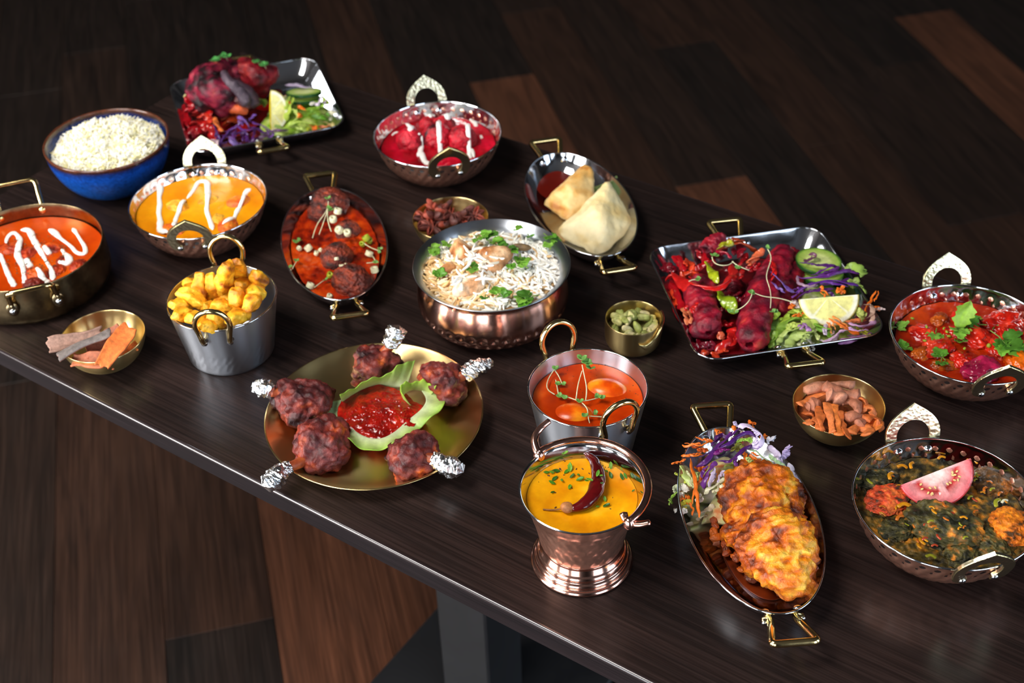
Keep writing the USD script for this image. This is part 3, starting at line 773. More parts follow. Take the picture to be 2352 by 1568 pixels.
CHIP = mat('fried_potato', None, 0.48, tint=True, bump=0.5, bscale=260, bdist=0.0012, vary=0.16, vscale=130)
RICEM = mat('rice_grain', None, 0.45, tint=True, vary=0.05, vscale=200, sss=0.0)
LEAF = mat('green_leaf', None, 0.42, tint=True, vary=0.18, vscale=160, bump=0.3, bscale=240, bdist=0.0006, transl=0.25)
LEAFY = mat('lettuce_leaf', None, 0.38, tint=True, vary=0.12, vscale=90, bump=0.4, bscale=140, bdist=0.001, transl=0.30)
VEG = mat('raw_vegetable', None, 0.30, tint=True, vary=0.14, vscale=140, bump=0.15, bscale=200, bdist=0.0006, transl=0.12)
WET = mat('wet_vegetable', None, 0.20, tint=True, vary=0.28, vscale=110, bump=0.3, bscale=210, bdist=0.0010, coat=0.3)
CHILI = mat('dried_chili_skin', srgb(92, 10, 12), 0.16, dark=srgb(58, 6, 8), vscale=40, bump=0.25, bscale=60, bdist=0.001, coat=0.3)
BONE = mat('bone', srgb(190, 96, 46), 0.45, dark=srgb(130, 52, 26), vscale=90, bump=0.3, bscale=200)
FOIL = mat('aluminium_foil', (0.86, 0.88, 0.90), 0.17, metal=1.0, bump=0.6, bscale=260, bdist=0.0014)
BARK = mat('cinnamon_bark', None, 0.72, tint=True, vary=0.30, vscale=190, bump=0.7, bscale=260, bdist=0.0010)
SPICE = mat('dried_spice', None, 0.60, tint=True, vary=0.30, vscale=160, bump=0.6, bscale=260, bdist=0.0010)
HERB = mat('herb_flake', None, 0.6, tint=True)

C_CREAM, C_GREEN, C_LIGHTGREEN = srgb(250, 247, 240), srgb(70, 128, 34), srgb(140, 180, 60)


def W3(pts, z=None):
    """Pixel polyline [(px, py) or (px, py, z)] -> points."""
    return np.array([at(p[0], p[1], p[2] if len(p) > 2 else z) for p in pts])


def inside(poly, n, rs, z):
    """n random points over a pixel polygon at height z (a number or a function of the count)."""
    P = Polygon(poly); x0, y0, x1, y1 = P.bounds; out = []
    while len(out) < n:
        x, y = rs.uniform(x0, x1), rs.uniform(y0, y1)
        if P.contains(Point(x, y)): out.append(at(x, y, z(len(out)) if callable(z) else z))
    return np.array(out)


def disc(c, rad, zf, tint, rings=48, segs=144, drop=0.006, shrink=0.9):
    """A poured surface: centre c (x, y), edge radius rad(theta), height zf(x, y), with a skirt going down at the edge."""
    th = np.arange(segs) * 2 * PI / segs
    R = np.array([rad(t) for t in th]) if callable(rad) else np.full(segs, rad)
    loops = []
    for k in np.linspace(1, 0.02, rings):
        x, y = c[0] + R * k * np.cos(th), c[1] + R * k * np.sin(th)
        loops.append(np.stack([x, y, zf(x, y)], 1))
    e = loops[0]; m = np.array([c[0], c[1], 0])
    skirt = np.stack([c[0] + (e[:, 0] - c[0]) * shrink, c[1] + (e[:, 1] - c[1]) * shrink, e[:, 2] - drop], 1)
    v, f = loft([skirt] + loops)
    return v, f, tint(v)


def lumps(spots):
    """Height field made of rounded bumps: (x, y, radius, height)."""
    def h(x, y):
        out = np.zeros_like(np.asarray(x, float))
        for cx, cy, r, a in spots:
            d = ((x - cx) ** 2 + (y - cy) ** 2) / r ** 2
            out = np.maximum(out, a * np.sqrt(np.clip(1 - d, 0, 1)))
        return out
    return h


def fb(x, y, s, seed=0, oct=4):
    return meshkit.fbm(np.stack([np.asarray(x) * s, np.asarray(y) * s, np.full(np.shape(x), seed * 3.1)], -1), oct, seed) - 0.5


def drape(path_px, zf, z0, r, n=60, seed=0, flat=0.55, lift=0.2, wob=0.18):
    """A trickle of cream following pixels over a surface; r is a radius or a list along the path."""
    p = W3(path_px, z0)
    for _ in range(2):
        p = np.array([at(q[0], q[1], float(zf(np.array([w[0]]), np.array([w[1]]))[0]) - TOP) for q, w in zip(path_px, p)])
    c = curve(p, n)
    c[:, 2] = zf(c[:, 0], c[:, 1]) + lift * np.max(r) * 0.6
    rr = np.interp(np.linspace(0, 1, n), np.linspace(0, 1, len(np.atleast_1d(r))), np.atleast_1d(r))
    rr = rr * (1 + wob * 2 * (meshkit.fbm(np.stack([np.linspace(0, n * 0.25, n), np.full(n, seed * 1.7), np.zeros(n)], 1), 3, seed) - 0.5))
    e = np.linspace(0, 1, n); rr = rr * np.clip(np.sqrt(np.minimum(e, 1 - e) * n / 3.0), 0.35, 1)
    return tube(c, rr, 10, flat=flat, up=(0, 0, 1))


def grains(c, d, L, r, bend, tint, up=None):
    """Many rice grains as one mesh: centres, directions, lengths, radii, bends, tints."""
    n = len(c); d = d / np.linalg.norm(d, axis=1, keepdims=True)
    up = np.tile((0, 0, 1.0), (n, 1)) if up is None else up
    s = np.cross(up, d); s /= np.linalg.norm(s, axis=1, keepdims=True) + 1e-9; u = np.cross(d, s)
    ts = np.array([-0.5, -0.42, -0.15, 0.15, 0.42, 0.5]); w = np.array([0.12, 0.72, 1.0, 1.0, 0.72, 0.12]); K, S = len(ts), 6
    ang = np.arange(S) * 2 * PI / S; v = np.zeros((n, K, S, 3))
    for k in range(K):
        base = c + d * (L * ts[k])[:, None] + s * (bend * (ts[k] ** 2 * 4 - 0.5))[:, None]
        for j in range(S):
            v[:, k, j] = base + (s * (math.cos(ang[j])) + u * (math.sin(ang[j]))) * (r * w[k])[:, None]
    f0 = grid_faces(K, S); cap = np.array([[0, i + 1, i] for i in range(1, S - 1)] + [[(K - 1) * S, (K - 1) * S + i, (K - 1) * S + i + 1] for i in range(1, S - 1)])
    f0 = np.vstack([f0, cap]); f = (f0[None] + (np.arange(n) * K * S)[:, None, None]).reshape(-1, 3)
    return v.reshape(-1, 3), f, np.repeat(tint, K * S, axis=0)


def sheet(g, t=0.0006):
    """A grid of points (rows, columns, 3) as a leaf of thickness t."""
    g = np.asarray(g, float); nr, nc, _ = g.shape
    a, b = np.gradient(g, axis=0), np.gradient(g, axis=1); n = np.cross(a, b); n /= np.linalg.norm(n, axis=2, keepdims=True) + 1e-12
    v = np.vstack([(g + n * t / 2).reshape(-1, 3), (g - n * t / 2).reshape(-1, 3)])
    f = grid_faces(nr, nc, False); N = nr * nc
    ring = [j for j in range(nc)] + [i * nc + nc - 1 for i in range(1, nr)] + [(nr - 1) * nc + j for j in range(nc - 2, -1, -1)] + [i * nc for i in range(nr - 2, 0, -1)]
    q = np.array([[ring[k], ring[(k + 1) % len(ring)], ring[(k + 1) % len(ring)] + N, ring[k] + N] for k in range(len(ring))])
    return v, np.vstack([f[:, ::-1], f + N, tris(q)])


def leaf_blade(c, d, up, L, w, cup=0.15, fold=0.0, lobes=0, seed=0, n=12, m=9):
    """A leaf from its stalk end at c along d."""
    F = frame(d, up); s = np.linspace(0, 1, n); g = np.zeros((n, m, 3)); r = random.Random(seed)
    for i, t in enumerate(s):
        half = w * (math.sin(PI * min(1, t * 0.94 + 0.06)) ** 0.7)
        if lobes: half *= 0.72 + 0.42 * abs(math.sin(PI * lobes * t + 0.5))
        for j, q in enumerate(np.linspace(-1, 1, m)):
            jag = 1 + (0.16 * math.sin(9 * t * PI + j) if lobes else 0)
            g[i, j] = (L * t * (1 + (0.10 * (abs(q)) if lobes else 0)), q * half * jag, L * (cup * t * t - 0.05) + abs(q) * half * fold + 0.05 * L * math.sin(5 * t + q * 2 + seed))
    return move(sheet(g, 0.00045), c, F)


def coriander(c, yaw, size, seed, tilt=0.3):
    """A lobed coriander leaf lying at c: three fan-shaped leaflets on a short stalk."""
    r = random.Random(seed); ms = []; col = srgb(*(r.choice(((118, 172, 56), (98, 156, 46), (132, 182, 66), (84, 138, 44)))))
    for k, da in enumerate((-0.85, 0.0, 0.85)):
        a = yaw + da + r.uniform(-0.2, 0.2); L = size * (1.0 if k == 1 else 0.75)
        d = np.array([math.cos(a), math.sin(a), tilt * r.uniform(0.2, 1.2)])
        ms.append(tinted(leaf_blade(np.asarray(c) + d * size * 0.12, d, (0, 0, 1), L, L * 0.42, cup=r.uniform(-0.25, 0.3), fold=0.25, lobes=2.5, seed=seed + k), col * r.uniform(0.8, 1.2)))
    d = -np.array([math.cos(yaw), math.sin(yaw), 0.0])
    ms.append(tinted(tube([np.asarray(c), np.asarray(c) + d * size * 0.5 + (0, 0, 0.001)], 0.0007, 5), srgb(120, 150, 60)))
    return merge(ms)


def sprig(stems, heads, label, group, zo=0.0, seed=0, size=0.0042, r=0.0006, col=(120, 172, 84)):
    """A cress sprig: pale stems (pixel polylines with heights) and pairs of round leaflets at the heads (px, py, z)."""
    rr = random.Random(seed)
    P = [W3(s) for s in stems]; base = P[0][0].copy()
    t = Thing('microgreen_sprig', label, 'microgreens', base, 0.0, group)
    for p in P:
        t.part('stem', tinted(tube(curve(p, 18), np.linspace(r * 1.1, r * 0.8, 18), 6), srgb(225, 222, 180)), VEG, world=True)
    for px, py, z in heads:
        c = at(px, py, z); a0 = rr.uniform(0, 6.3)
        for k in range(rr.choice((2, 3, 3))):
            a = a0 + k * 2.2 + rr.uniform(-0.4, 0.4); d = np.array([math.cos(a), math.sin(a), 0.35])
            t.part('leaf', tinted(leaf_blade(c, d, (0, 0, 1), size * rr.uniform(0.8, 1.2), size * 0.55, cup=0.2, fold=0.2, seed=seed + k, n=8, m=7), srgb(*col) * rr.uniform(0.75, 1.25)), LEAF, world=True)
    return t


def shred(p0, d, L, w, col, rs, curl=0.35, thick=0.45, tip=0.5, n=14, sides=7):
    """A shaved strip of vegetable: p0 its middle, d its direction."""
    F = frame(d); k = rs.uniform(-curl, curl); kz = rs.uniform(-curl, curl) * 0.6; t = np.linspace(-0.5, 0.5, n)
    p = np.stack([L * t, L * k * (t * t * 4 - 0.4) + L * 0.06 * np.sin(t * 9 + rs.uniform(0, 6)), L * kz * (0.4 - t * t * 4)], 1) @ F.T + np.asarray(p0)
    e = np.clip(1 - (np.abs(t) * 2) ** 4, tip * 0.4, 1)
    return tinted(tube(p, w * e, sides, flat=thick, up=(0, 0, 1), twist=rs.uniform(-1.5, 1.5)), col)


def wedge(a, b, depth, face, full=False, recess=None, nr=14, nt=40):
    """A cut piece in its own frame: the face is a half disc (or a full one) in the xy plane looking up +z, the rind bulges below. face(r, theta) gives tints."""
    th = np.linspace(0, 2 * PI if full else PI, nt, endpoint=not full)
    rs_ = np.linspace(0.0, 1.0, nr); V, C = [], []
    for r in rs_:
        z = np.zeros(nt) + (recess(np.full(nt, r), th) if recess else 0)
        V.append(np.stack([a * r * np.cos(th), -b * r * np.sin(th), z], 1)); C.append(face(np.full(nt, r), th))
    for q in np.linspace(0, PI / 2, 8)[1:]:
        r = np.cos(q) if not full else np.full_like(q, 1.0) - (0.02 if q > 1.5 else 0)
        zz = -depth * math.sin(q)
        r = float(r); V.append(np.stack([a * r * np.cos(th), -b * r * np.sin(th), np.full(nt, zz)], 1)); C.append(face(np.full(nt, 1.02), th))
    f = grid_faces(len(V), nt, closed=full)
    if not full:                                              # the straight side
        n = len(V); k = np.arange(n); left, right = k * nt, k * nt + nt - 1
        f = np.vstack([f, tris(np.stack([left[:-1], right[:-1], right[1:], left[1:]], 1))])
    return np.vstack(V), f, np.vstack(C)


def facing(n, along):
    """Rotation whose z is n and whose x is as near along as it can be."""
    n = np.asarray(n, float) / np.linalg.norm(n); x = np.asarray(along, float) - n * (np.asarray(along) @ n); x /= np.linalg.norm(x)
    return np.stack([x, np.cross(n, x), n], 1)


def lemon_face(r, th):
    seg = np.abs(np.sin(th * 4.0)); pith = np.clip((r - 0.80) / 0.06, 0, 1); rind = np.clip((r - 0.985) / 0.01, 0, 1)
    c = srgb(238, 232, 150)[None] * (0.92 + 0.10 * seg[:, None]); c = np.where((seg < 0.10)[:, None] & (r < 0.82)[:, None], srgb(248, 246, 215), c)
    c = c * (1 - pith[:, None]) + srgb(250, 248, 228) * pith[:, None]
    return c * (1 - rind[:, None]) + srgb(232, 208, 40) * rind[:, None]


def cucumber_face(r, th):
    c = ramp(r, [(0, srgb(214, 226, 140)), (0.45, srgb(222, 232, 150)), (0.6, srgb(196, 216, 112)), (0.88, srgb(170, 204, 84)), (0.95, srgb(90, 150, 50)), (1.0, srgb(36, 84, 34)), (1.03, srgb(30, 74, 30))])
    return c


def tomato_face(r, th):
    gel = np.clip(1 - np.abs(r - 0.55) / 0.2, 0, 1) * (np.abs(np.sin(th * 2.0)) > 0.25)
    c = ramp(r, [(0, srgb(250, 214, 204)), (0.3, srgb(246, 190, 182)), (0.75, srgb(238, 146, 146)), (0.93, srgb(230, 112, 118)), (1.0, srgb(205, 50, 50)), (1.03, srgb(190, 36, 36))])
    return c * (1 - gel[:, None]) + srgb(176, 18, 14) * gel[:, None]


def pick(cols, n, rs, jit=0.08):
    cols = np.asarray(cols); i = rs.integers(0, len(cols), n)
    return np.clip(cols[i] * rs.uniform(1 - jit, 1 + jit, (n, 1)), 0, 1)


def flecks(name, zf, pts, size, col, label, cat, rs):
    """Scattered specks too small to count."""
    ms = []
    for p in pts:
        s = size * rs.uniform(0.6, 1.4); a = rs.uniform(0, 6.3)
        z = float(zf(np.array([p[0]]), np.array([p[1]]))[0])
        ms.append(tinted((np.array(ICO[1].vertices) * (s, s * rs.uniform(0.3, 0.7), s * 0.35) @ rz(a).T + (p[0], p[1], z + s * 0.15), np.array(ICO[1].faces)), np.asarray(col) * rs.uniform(0.7, 1.3)))
    single(name, merge(ms), HERB, label, cat, kind='stuff')
# ------------------------------------------------------------------ rice bowl
rs = np.random.default_rng(21)
c0 = np.array(RICE)


def rice_top(x, y):
    d2 = ((x - c0[0]) ** 2 + (y - c0[1]) ** 2) / 0.0775 ** 2
    return TOP + RH - 0.0155 + 0.0215 * np.clip(1 - d2, 0, 1) ** 0.8 + 0.022 * fb(x, y, 48, 3)


bed = disc(c0, 0.0752, rice_top, lambda v: pick([srgb(236, 228, 196), srgb(226, 214, 170)], len(v), rs), drop=0.02, shrink=0.95)
n = 2300; a = rs.uniform(0, 2 * PI, n); r = 0.0715 * np.sqrt(rs.uniform(0, 1, n)); x, y = c0[0] + r * np.cos(a), c0[1] + r * np.sin(a)
d = rs.normal(size=(n, 3)) * (1, 1, 0.75)
g = grains(np.stack([x, y, rice_top(x, y) + rs.uniform(-0.001, 0.0032, n)], 1), d, rs.uniform(0.0085, 0.0130, n), rs.uniform(0.0009, 0.0013, n), rs.uniform(-0.001, 0.001, n), pick([srgb(250, 246, 232), srgb(246, 240, 214), srgb(240, 232, 176), srgb(252, 250, 240)], n, rs, 0.03))
single('boiled_rice', merge([bed, g]), RICEM, 'fluffy white rice mounded in the blue bowl', 'rice', kind='stuff')

# ------------------------------------------------------------------ pink curry
K = np.array(KPOS['rose']); SZ = TOP + 0.037
balls = [(940, 318, .019, .022), (1003, 312, .0205, .026), (1062, 316, .0200, .025), (1020, 282, .017, .017), (985, 275, .015, .012)]
rose_l = [(*at(px, py, 0.045)[:2], r, h) for px, py, r, h in balls]
rose_h = lumps(rose_l)
zrose = lambda x, y: SZ + 0.5 * rose_h(x, y) * 0 + 0.004 * fb(x, y, 55, 5) + 0.003 * fb(x, y, 160, 6)
single('pink_curry', disc(K, 0.0772, zrose, lambda v: ramp(fb(v[:, 0], v[:, 1], 40, 9) + 0.5, [(0.3, srgb(132, 2, 14)), (0.5, srgb(176, 6, 26)), (0.7, srgb(202, 16, 46))])), SAUCE, 'bright pink red curry sauce in the karahi near the back edge', 'curry')
for i, (cx, cy, r, h) in enumerate(rose_l):
    m = blob((cx, cy, SZ + h - r * 0.95), (r, r * 0.92, r * 0.95), amp=0.16, freq=3.0, seed=30 + i, sub=5, oct=5)
    v = m[0]; t = fb(v[:, 0], v[:, 1], 90, 31 + i) + 0.5
    single('curried_chicken', tinted(m, ramp(t, [(0.27, srgb(40, 8, 18)), (0.38, srgb(146, 8, 26)), (0.55, srgb(186, 14, 38)), (0.7, srgb(206, 40, 54))])), MEAT, 'red coated chicken piece in the pink curry', 'chicken', 'chicken pieces in the pink curry')
top_rose = lambda x, y: np.maximum(zrose(x, y), SZ + np.maximum.reduce([np.where(((x - q[0]) ** 2 + (y - q[1]) ** 2) < q[2] ** 2 * 0.9, q[3] - q[2] * 0.95 + q[2] * 0.95 * np.sqrt(np.clip(1 - ((x - q[0]) ** 2 + (y - q[1]) ** 2) / q[2] ** 2, 0, 1)), -1) for q in rose_l]))
cr = [([(990, 270), (1000, 263), (1018, 264), (1030, 272), (1035, 282)], [.004, .006, .006, .005, .004]), ([(1008, 276), (1010, 300), (1010, 320), (1011, 335)], [.0028, .0024, .003, .0032]),
      ([(969, 313), (962, 335), (968, 352), (977, 372), (990, 378)], [.0026, .0042, .0034, .004, .0036]), ([(1067, 281), (1075, 300), (1077, 330), (1082, 345), (1089, 361)], [.0018, .0034, .003, .0036, .0036]),
      ([(932, 284), (940, 290), (941, 303)], [.0026, .0036, .0036]), ([(901, 312), (908, 305), (916, 304)], [.0014, .0018, .0018]), ([(1080, 273), (1088, 281), (1094, 291)], [.0026, .003, .0026]), ([(1104, 311), (1107, 318)], [.0016, .002]), ([(1011, 350), (1017, 354)], [.0022, .0024]), ([(961, 306), (964, 309)], [.002, .002])]
for i, (p, r) in enumerate(cr):
    single('cream_streak', drape(p, top_rose, 0.046, r, seed=i, n=40), CREAM, 'white cream streak on the pink curry', 'cream', 'cream streaks on the pink curry')

# ------------------------------------------------------------------ yellow curry
K = np.array(KPOS['yellow']); SY = TOP + 0.0425
yel = [(*at(px, py, 0.043)[:2], r, h) for px, py, r, h in ((408, 472, .019, .005), (546, 462, .017, .006), (524, 518, .017, .007), (396, 527, .016, .006), (478, 458, .016, .004), (500, 500, .014, .003))]
yl = lumps(yel)
zyel = lambda x, y: SY + 0.0012 * fb(x, y, 40, 5)
single('yellow_curry', disc(K, 0.0800, zyel, lambda v: ramp(fb(v[:, 0], v[:, 1], 26, 2) + 0.5, [(0.3, srgb(224, 130, 6)), (0.6, srgb(240, 156, 12)), (0.75, srgb(246, 176, 28))])), SAUCE_SMOOTH, 'smooth yellow curry sauce in the karahi behind the chips', 'curry')
for i, (cx, cy, r, h) in enumerate(yel):
    m = blob((cx, cy, SY + h - r * 0.7), (r * 1.15, r * 0.85, r * 0.7), rz(i * 1.1), amp=0.16, freq=2.2, seed=50 + i, ridge=0.1)
    red = i in (1, 2, 3); t = fb(m[0][:, 0], m[0][:, 1], 80, i) + 0.5
    single('curried_chicken', tinted(m, ramp(t, [(0.3, srgb(170, 50, 14)), (0.5, srgb(212, 82, 28)), (0.7, srgb(230, 130, 30))] if red else [(0.3, srgb(226, 140, 20)), (0.6, srgb(246, 184, 60))])), MEAT,
           'reddish grilled chicken piece half sunk in the yellow curry' if red else 'yellow chicken piece half sunk in the smooth yellow curry', 'chicken', 'reddish chicken pieces in the yellow curry' if red else 'pale chicken pieces in the yellow curry')
top_yel = lambda x, y: np.maximum(zyel(x, y), SY + np.maximum.reduce([np.where(((x - q[0]) ** 2 + (y - q[1]) ** 2) < q[2] ** 2, q[3] - q[2] * 0.7 + q[2] * 0.7 * np.sqrt(np.clip(1 - ((x - q[0]) ** 2 + (y - q[1]) ** 2) / q[2] ** 2, 0, 1)), -1) for q in yel]))
for i, (p, r, lab) in enumerate([([(363, 418), (368, 436), (366, 455), (367, 470), (365, 490), (368, 510), (374, 532), (388, 538)], [.0016, .0048, .0028, .0036, .0030, .0034, .0052, .0040], 'left'),
                          ([(399, 518), (405, 500), (414, 478), (425, 460)], [.0030, .0028, .0030, .0028], 'short'), ([(430, 456), (441, 442), (450, 428), (459, 418), (470, 417), (477, 430), (477, 455), (475, 478), (481, 503), (489, 528)], [.0028, .0024, .0034, .0040, .0040, .0026, .0030, .0030, .0034], 'arched'),
                          ([(575, 434), (567, 440), (558, 458), (548, 480), (540, 497), (530, 504), (520, 508), (511, 515)], [.0042, .0030, .0024, .0024, .0032, .0024, .0036, .0020], 'right')]):
    single('cream_streak', drape(p, top_yel, 0.0435, r, seed=10 + i, n=70), CREAM, {'left': 'long cream streak at the left side of the yellow curry', 'short': 'short slanting cream streak between the two long ones on the yellow curry', 'arched': 'arched cream streak in the middle of the yellow curry', 'right': 'thin cream streak with a round head at the right of the yellow curry'}[lab], 'cream')

# ------------------------------------------------------------------ orange curry in the brass pan
K = np.array(PAN); SP = TOP + 0.0365
org = [(*at(px, py, 0.043)[:2], r, h) for px, py, r, h in ((82, 624, .015, .010), (178, 603, .012, .008), (115, 560, .017, .005), (128, 610, .014, .005), (20, 560, .020, .005), (60, 570, .018, .004), (75, 645, .012, .009), (140, 588, .012, .003))]
zorg = lambda x, y: SP + 0.0015 * fb(x, y, 45, 8)
single('orange_curry', disc(K, 0.0908, zorg, lambda v: ramp(fb(v[:, 0], v[:, 1], 26, 12) + 0.5, [(0.3, srgb(176, 50, 0)), (0.6, srgb(198, 70, 2)), (0.75, srgb(214, 92, 8))])), SAUCE_SMOOTH, 'smooth orange curry sauce in the old brass pan', 'curry')
for i, (cx, cy, r, h) in enumerate(org):
    m = blob((cx, cy, SP + h - r * 0.7), (r * 1.1, r * 0.85, r * 0.7), rz(i * 1.7), amp=0.18, freq=2.2, seed=70 + i, ridge=0.15)
    t = fb(m[0][:, 0], m[0][:, 1], 80, 60 + i) + 0.5
    single('curried_chicken', tinted(m, ramp(t, [(0.28, srgb(96, 20, 6)), (0.48, srgb(160, 40, 6)), (0.7, srgb(206, 84, 10))])), MEAT, 'dark red chicken piece half sunk in the orange curry', 'chicken', 'chicken pieces in the orange curry')
top_org = lambda x, y: np.maximum(zorg(x, y), SP + np.maximum.reduce([np.where(((x - q[0]) ** 2 + (y - q[1]) ** 2) < q[2] ** 2, q[3] - q[2] * 0.7 + q[2] * 0.7 * np.sqrt(np.clip(1 - ((x - q[0]) ** 2 + (y - q[1]) ** 2) / q[2] ** 2, 0, 1)), -1) for q in org]))
P = lambda q: [(x / 4.354, 400 + y / 4.354) for x, y in q]
for i, (p, r, lab) in enumerate([([(68, 690), (85, 625), (130, 590), (180, 620), (185, 720), (180, 820), (205, 870), (235, 960), (243, 1090)], [.0022, .0032, .0036, .0048, .0046, .0054, .0034, .0034, .0040], 'hooked cream streak near the front handle of the brass pan'),
                          ([(210, 560), (270, 560), (320, 620), (370, 710), (415, 790), (450, 850), (490, 915), (520, 985), (530, 1060)], [.0046, .0056, .0046, .0050, .0042, .0026, .0026, .0034, .0058], 'long thick cream streak across the middle of the orange curry'),
                          ([(490, 555), (530, 575), (590, 630), (660, 685), (730, 745), (790, 795), (840, 800), (855, 760), (820, 680), (775, 610), (730, 545)], [.0050, .0056, .0030, .0026, .0030, .0034, .0036, .0034, .0024, .0026, .0046], 'cream streak bent like a V at the right of the orange curry'),
                          ([(2, 790), (25, 860), (60, 950), (110, 1060), (150, 1125)], [.0028, .0034, .0036, .0042, .0046], 'straight cream streak at the left picture edge in the brass pan'),
                          ([(365, 940), (400, 985), (430, 1030), (460, 1055)], [.0024, .0040, .0062, .0070], 'cream patch on a red chunk beside the front handle of the brass pan'),
                          ([(620, 750), (650, 800), (690, 850), (680, 890), (630, 890), (590, 870)], [.0026, .0026, .0050, .0062, .0062, .0030], 'hook of cream right of the middle in the orange curry'),
                          ([(440, 720), (470, 755), (495, 790)], [.0030, .0042, .0042], 'small cream dab joined to the long streak of the orange curry'), ([(265, 850), (285, 890), (305, 930)], [.0036, .0048, .0048], 'small cream dab between two streaks near the pan front')]):
    single('cream_streak', drape(P(p), top_org, 0.043, np.array(r) * .82, seed=30 + i, n=80), CREAM, lab, 'cream')
flecks('herb_flakes', lambda x, y: top_org(x, y) + 0.0022, inside([(20, 540), (110, 520), (170, 560), (120, 620), (40, 640), (5, 600)], 130, rs, 0.045), 0.0011, srgb(74, 66, 34), 'dried green herb flakes sprinkled on the orange curry', 'herbs', rs)

# ------------------------------------------------------------------ kofta
c0 = np.array([0.4861, 0.3451]); ka = math.radians(136.4)


def oval_rad(a, b, turn):
    return lambda t: a * b / math.sqrt((b * math.cos(t - turn)) ** 2 + (a * math.sin(t - turn)) ** 2)


SK = TOP + 0.0165
zko = lambda x, y: SK + 0.0055 * fb(x, y, 55, 14) + 0.0052 * fb(x, y, 150, 15)
single('orange_gravy', disc(c0, oval_rad(0.1115, 0.0535, ka), zko, lambda v: ramp(fb(v[:, 0], v[:, 1], 38, 17) + 0.5 + .5 * fb(v[:, 0], v[:, 1], 170, 21), [(0.25, srgb(92, 16, 6)), (0.42, srgb(150, 32, 4)), (0.55, srgb(184, 50, 4)), (0.75, srgb(206, 74, 12))])), SAUCE, 'orange red gravy around the kofta balls', 'gravy')
kof = [(757, 467, .026, .021, .021), (797, 520, .0165, .016, .010), (772, 582, .022, .0200, .013), (806, 638, .0255, .0215, .016), (736, 480, .018, .016, .012)]
for i, (px, py, r, rz_, h) in enumerate(kof):
    c = at(px, py, 0.026); m = blob((c[0], c[1], SK + h - rz_ * 0.55), (r, r * 0.9, rz_), rz(i), amp=0.12, freq=3.0, seed=90 + i, sub=5, oct=5, ridge=0.10)
    t = fb(m[0][:, 0] * 1, m[0][:, 1] + m[0][:, 2], 110, 80 + i) + 0.5
    single('kofta_ball', tinted(m, ramp(t, [(0.3, srgb(46, 18, 14)), (0.48, srgb(104, 36, 22)), (0.62, srgb(148, 56, 30)), (0.75, srgb(178, 74, 36))])), MEAT_DRY,
           ['kofta ball at the back end of the oval dish', 'small kofta lump second from the back in the oval dish', 'dark kofta ball in the middle of the oval dish', 'darkest kofta ball at the front end of the oval dish', 'kofta lump at the left of the back ball'][i], 'meatball')


def ring(c, n, r, h, hole, col):
    """A slice of spring onion."""
    pr = [(r, 0), (r, h), (hole, h), (hole, 0)]
    m = lathe(pr, 14, cap=False); f = np.vstack([m[1], grid_faces(2, 14)[:, ::-1] * 0 + 0]) if False else m[1]
    return tinted(move((m[0] - (0, 0, h / 2), f), c, frame(n)[:, [1, 2, 0]]), col)


for i, (px, py, z, s) in enumerate([(776, 484, .047, 1.25), (765, 503, .042, 1.2), (779, 528, .036, 1.3), (798, 534, .034, 1.15), (841, 546, .028, 1.2), (848, 552, .022, 1.0), (708, 569, .022, 1.2), (687, 570, .021, .8), (727, 581, .022, .8), (736, 574, .023, .7), (785, 611, .037, .8), (796, 609, .037, .75), (773, 594, .035, .7), (848, 582, .022, 1.2), (860, 619, .020, 1.2), (758, 631, .022, 1.0), (713, 655, .020, 1.2), (757, 680, .018, .9), (832, 560, .022, .9), (701, 447, .02, .0)]):
    if not s: continue
    col = srgb(236, 230, 190) if i not in (4, 5, 15, 18) else srgb(170, 180, 50)
    single('spring_onion_slice', ring(at(px, py, z), (rs.uniform(-.6, .6), rs.uniform(-.6, .6), 0.8), 0.0040 * s, 0.0048 * s, 0.0012 * s, col), VEG, 'pale slice of spring onion scattered over the kofta', 'spring onion', 'spring onion slices on the kofta')
sprig([[(718, 546, .026), (735, 505, .036), (752, 478, .048), (754, 462, .055)], [(733, 538, .030), (745, 505, .038), (753, 480, .047)], [(761, 531, .037), (753, 505, .042), (752, 485, .047)]], [(753, 456, .056), (756, 478, .050), (760, 482, .049)], 'three-stemmed pale microgreen sprig over the back kofta ball', None, seed=3)
sprig([[(838, 560, .024), (855, 570, .026), (872, 576, .027)]], [(874, 573, .027), (870, 580, .026)], 'small microgreen sprig at the right edge of the kofta gravy', None, seed=4)
sprig([[(862, 598, .022), (856, 588, .022)], [(842, 604, .02), (862, 602, .021)]], [(864, 603, .022)], 'tiny microgreen sprig near the right front of the kofta', None, seed=5)
sprig([[(722, 660, .02), (735, 650, .021), (745, 643, .022)]], [(747, 642, .022)], 'microgreen sprig beside the front onion slice of the kofta', None, seed=6)
sprig([[(672, 617, .022), (676, 608, .022), (681, 600, .023)]], [(667, 613, .022), (682, 599, .023)], 'microgreen sprig at the left rim of the kofta dish', None, seed=7)
sprig([[(679, 556, .02), (686, 552, .021)]], [(681, 556, .021), (690, 551, .021)], 'pair of green leaflets on the left of the kofta gravy', None, seed=8, size=.005)

# ------------------------------------------------------------------ samosas
def samosa(pts, label, seed, warm):
    m = hull_mesh([(*at(px, py, z), r) for px, py, z, r in pts], 0.0022, -9, 0.0048, 46, seed)
    t = fb(m[0][:, 0], m[0][:, 1] + m[0][:, 2], 45, seed) + 0.5
    single('samosa', tinted(m, ramp(t, [(0.27, srgb(196, 122, 48)), (0.42, srgb(228, 172, 92)), (0.6, srgb(242, 206, 140))] if warm else [(0.25, srgb(212, 158, 76)), (0.38, srgb(236, 206, 140)), (0.6, srgb(246, 228, 180))])), PASTRY, label, 'samosa')


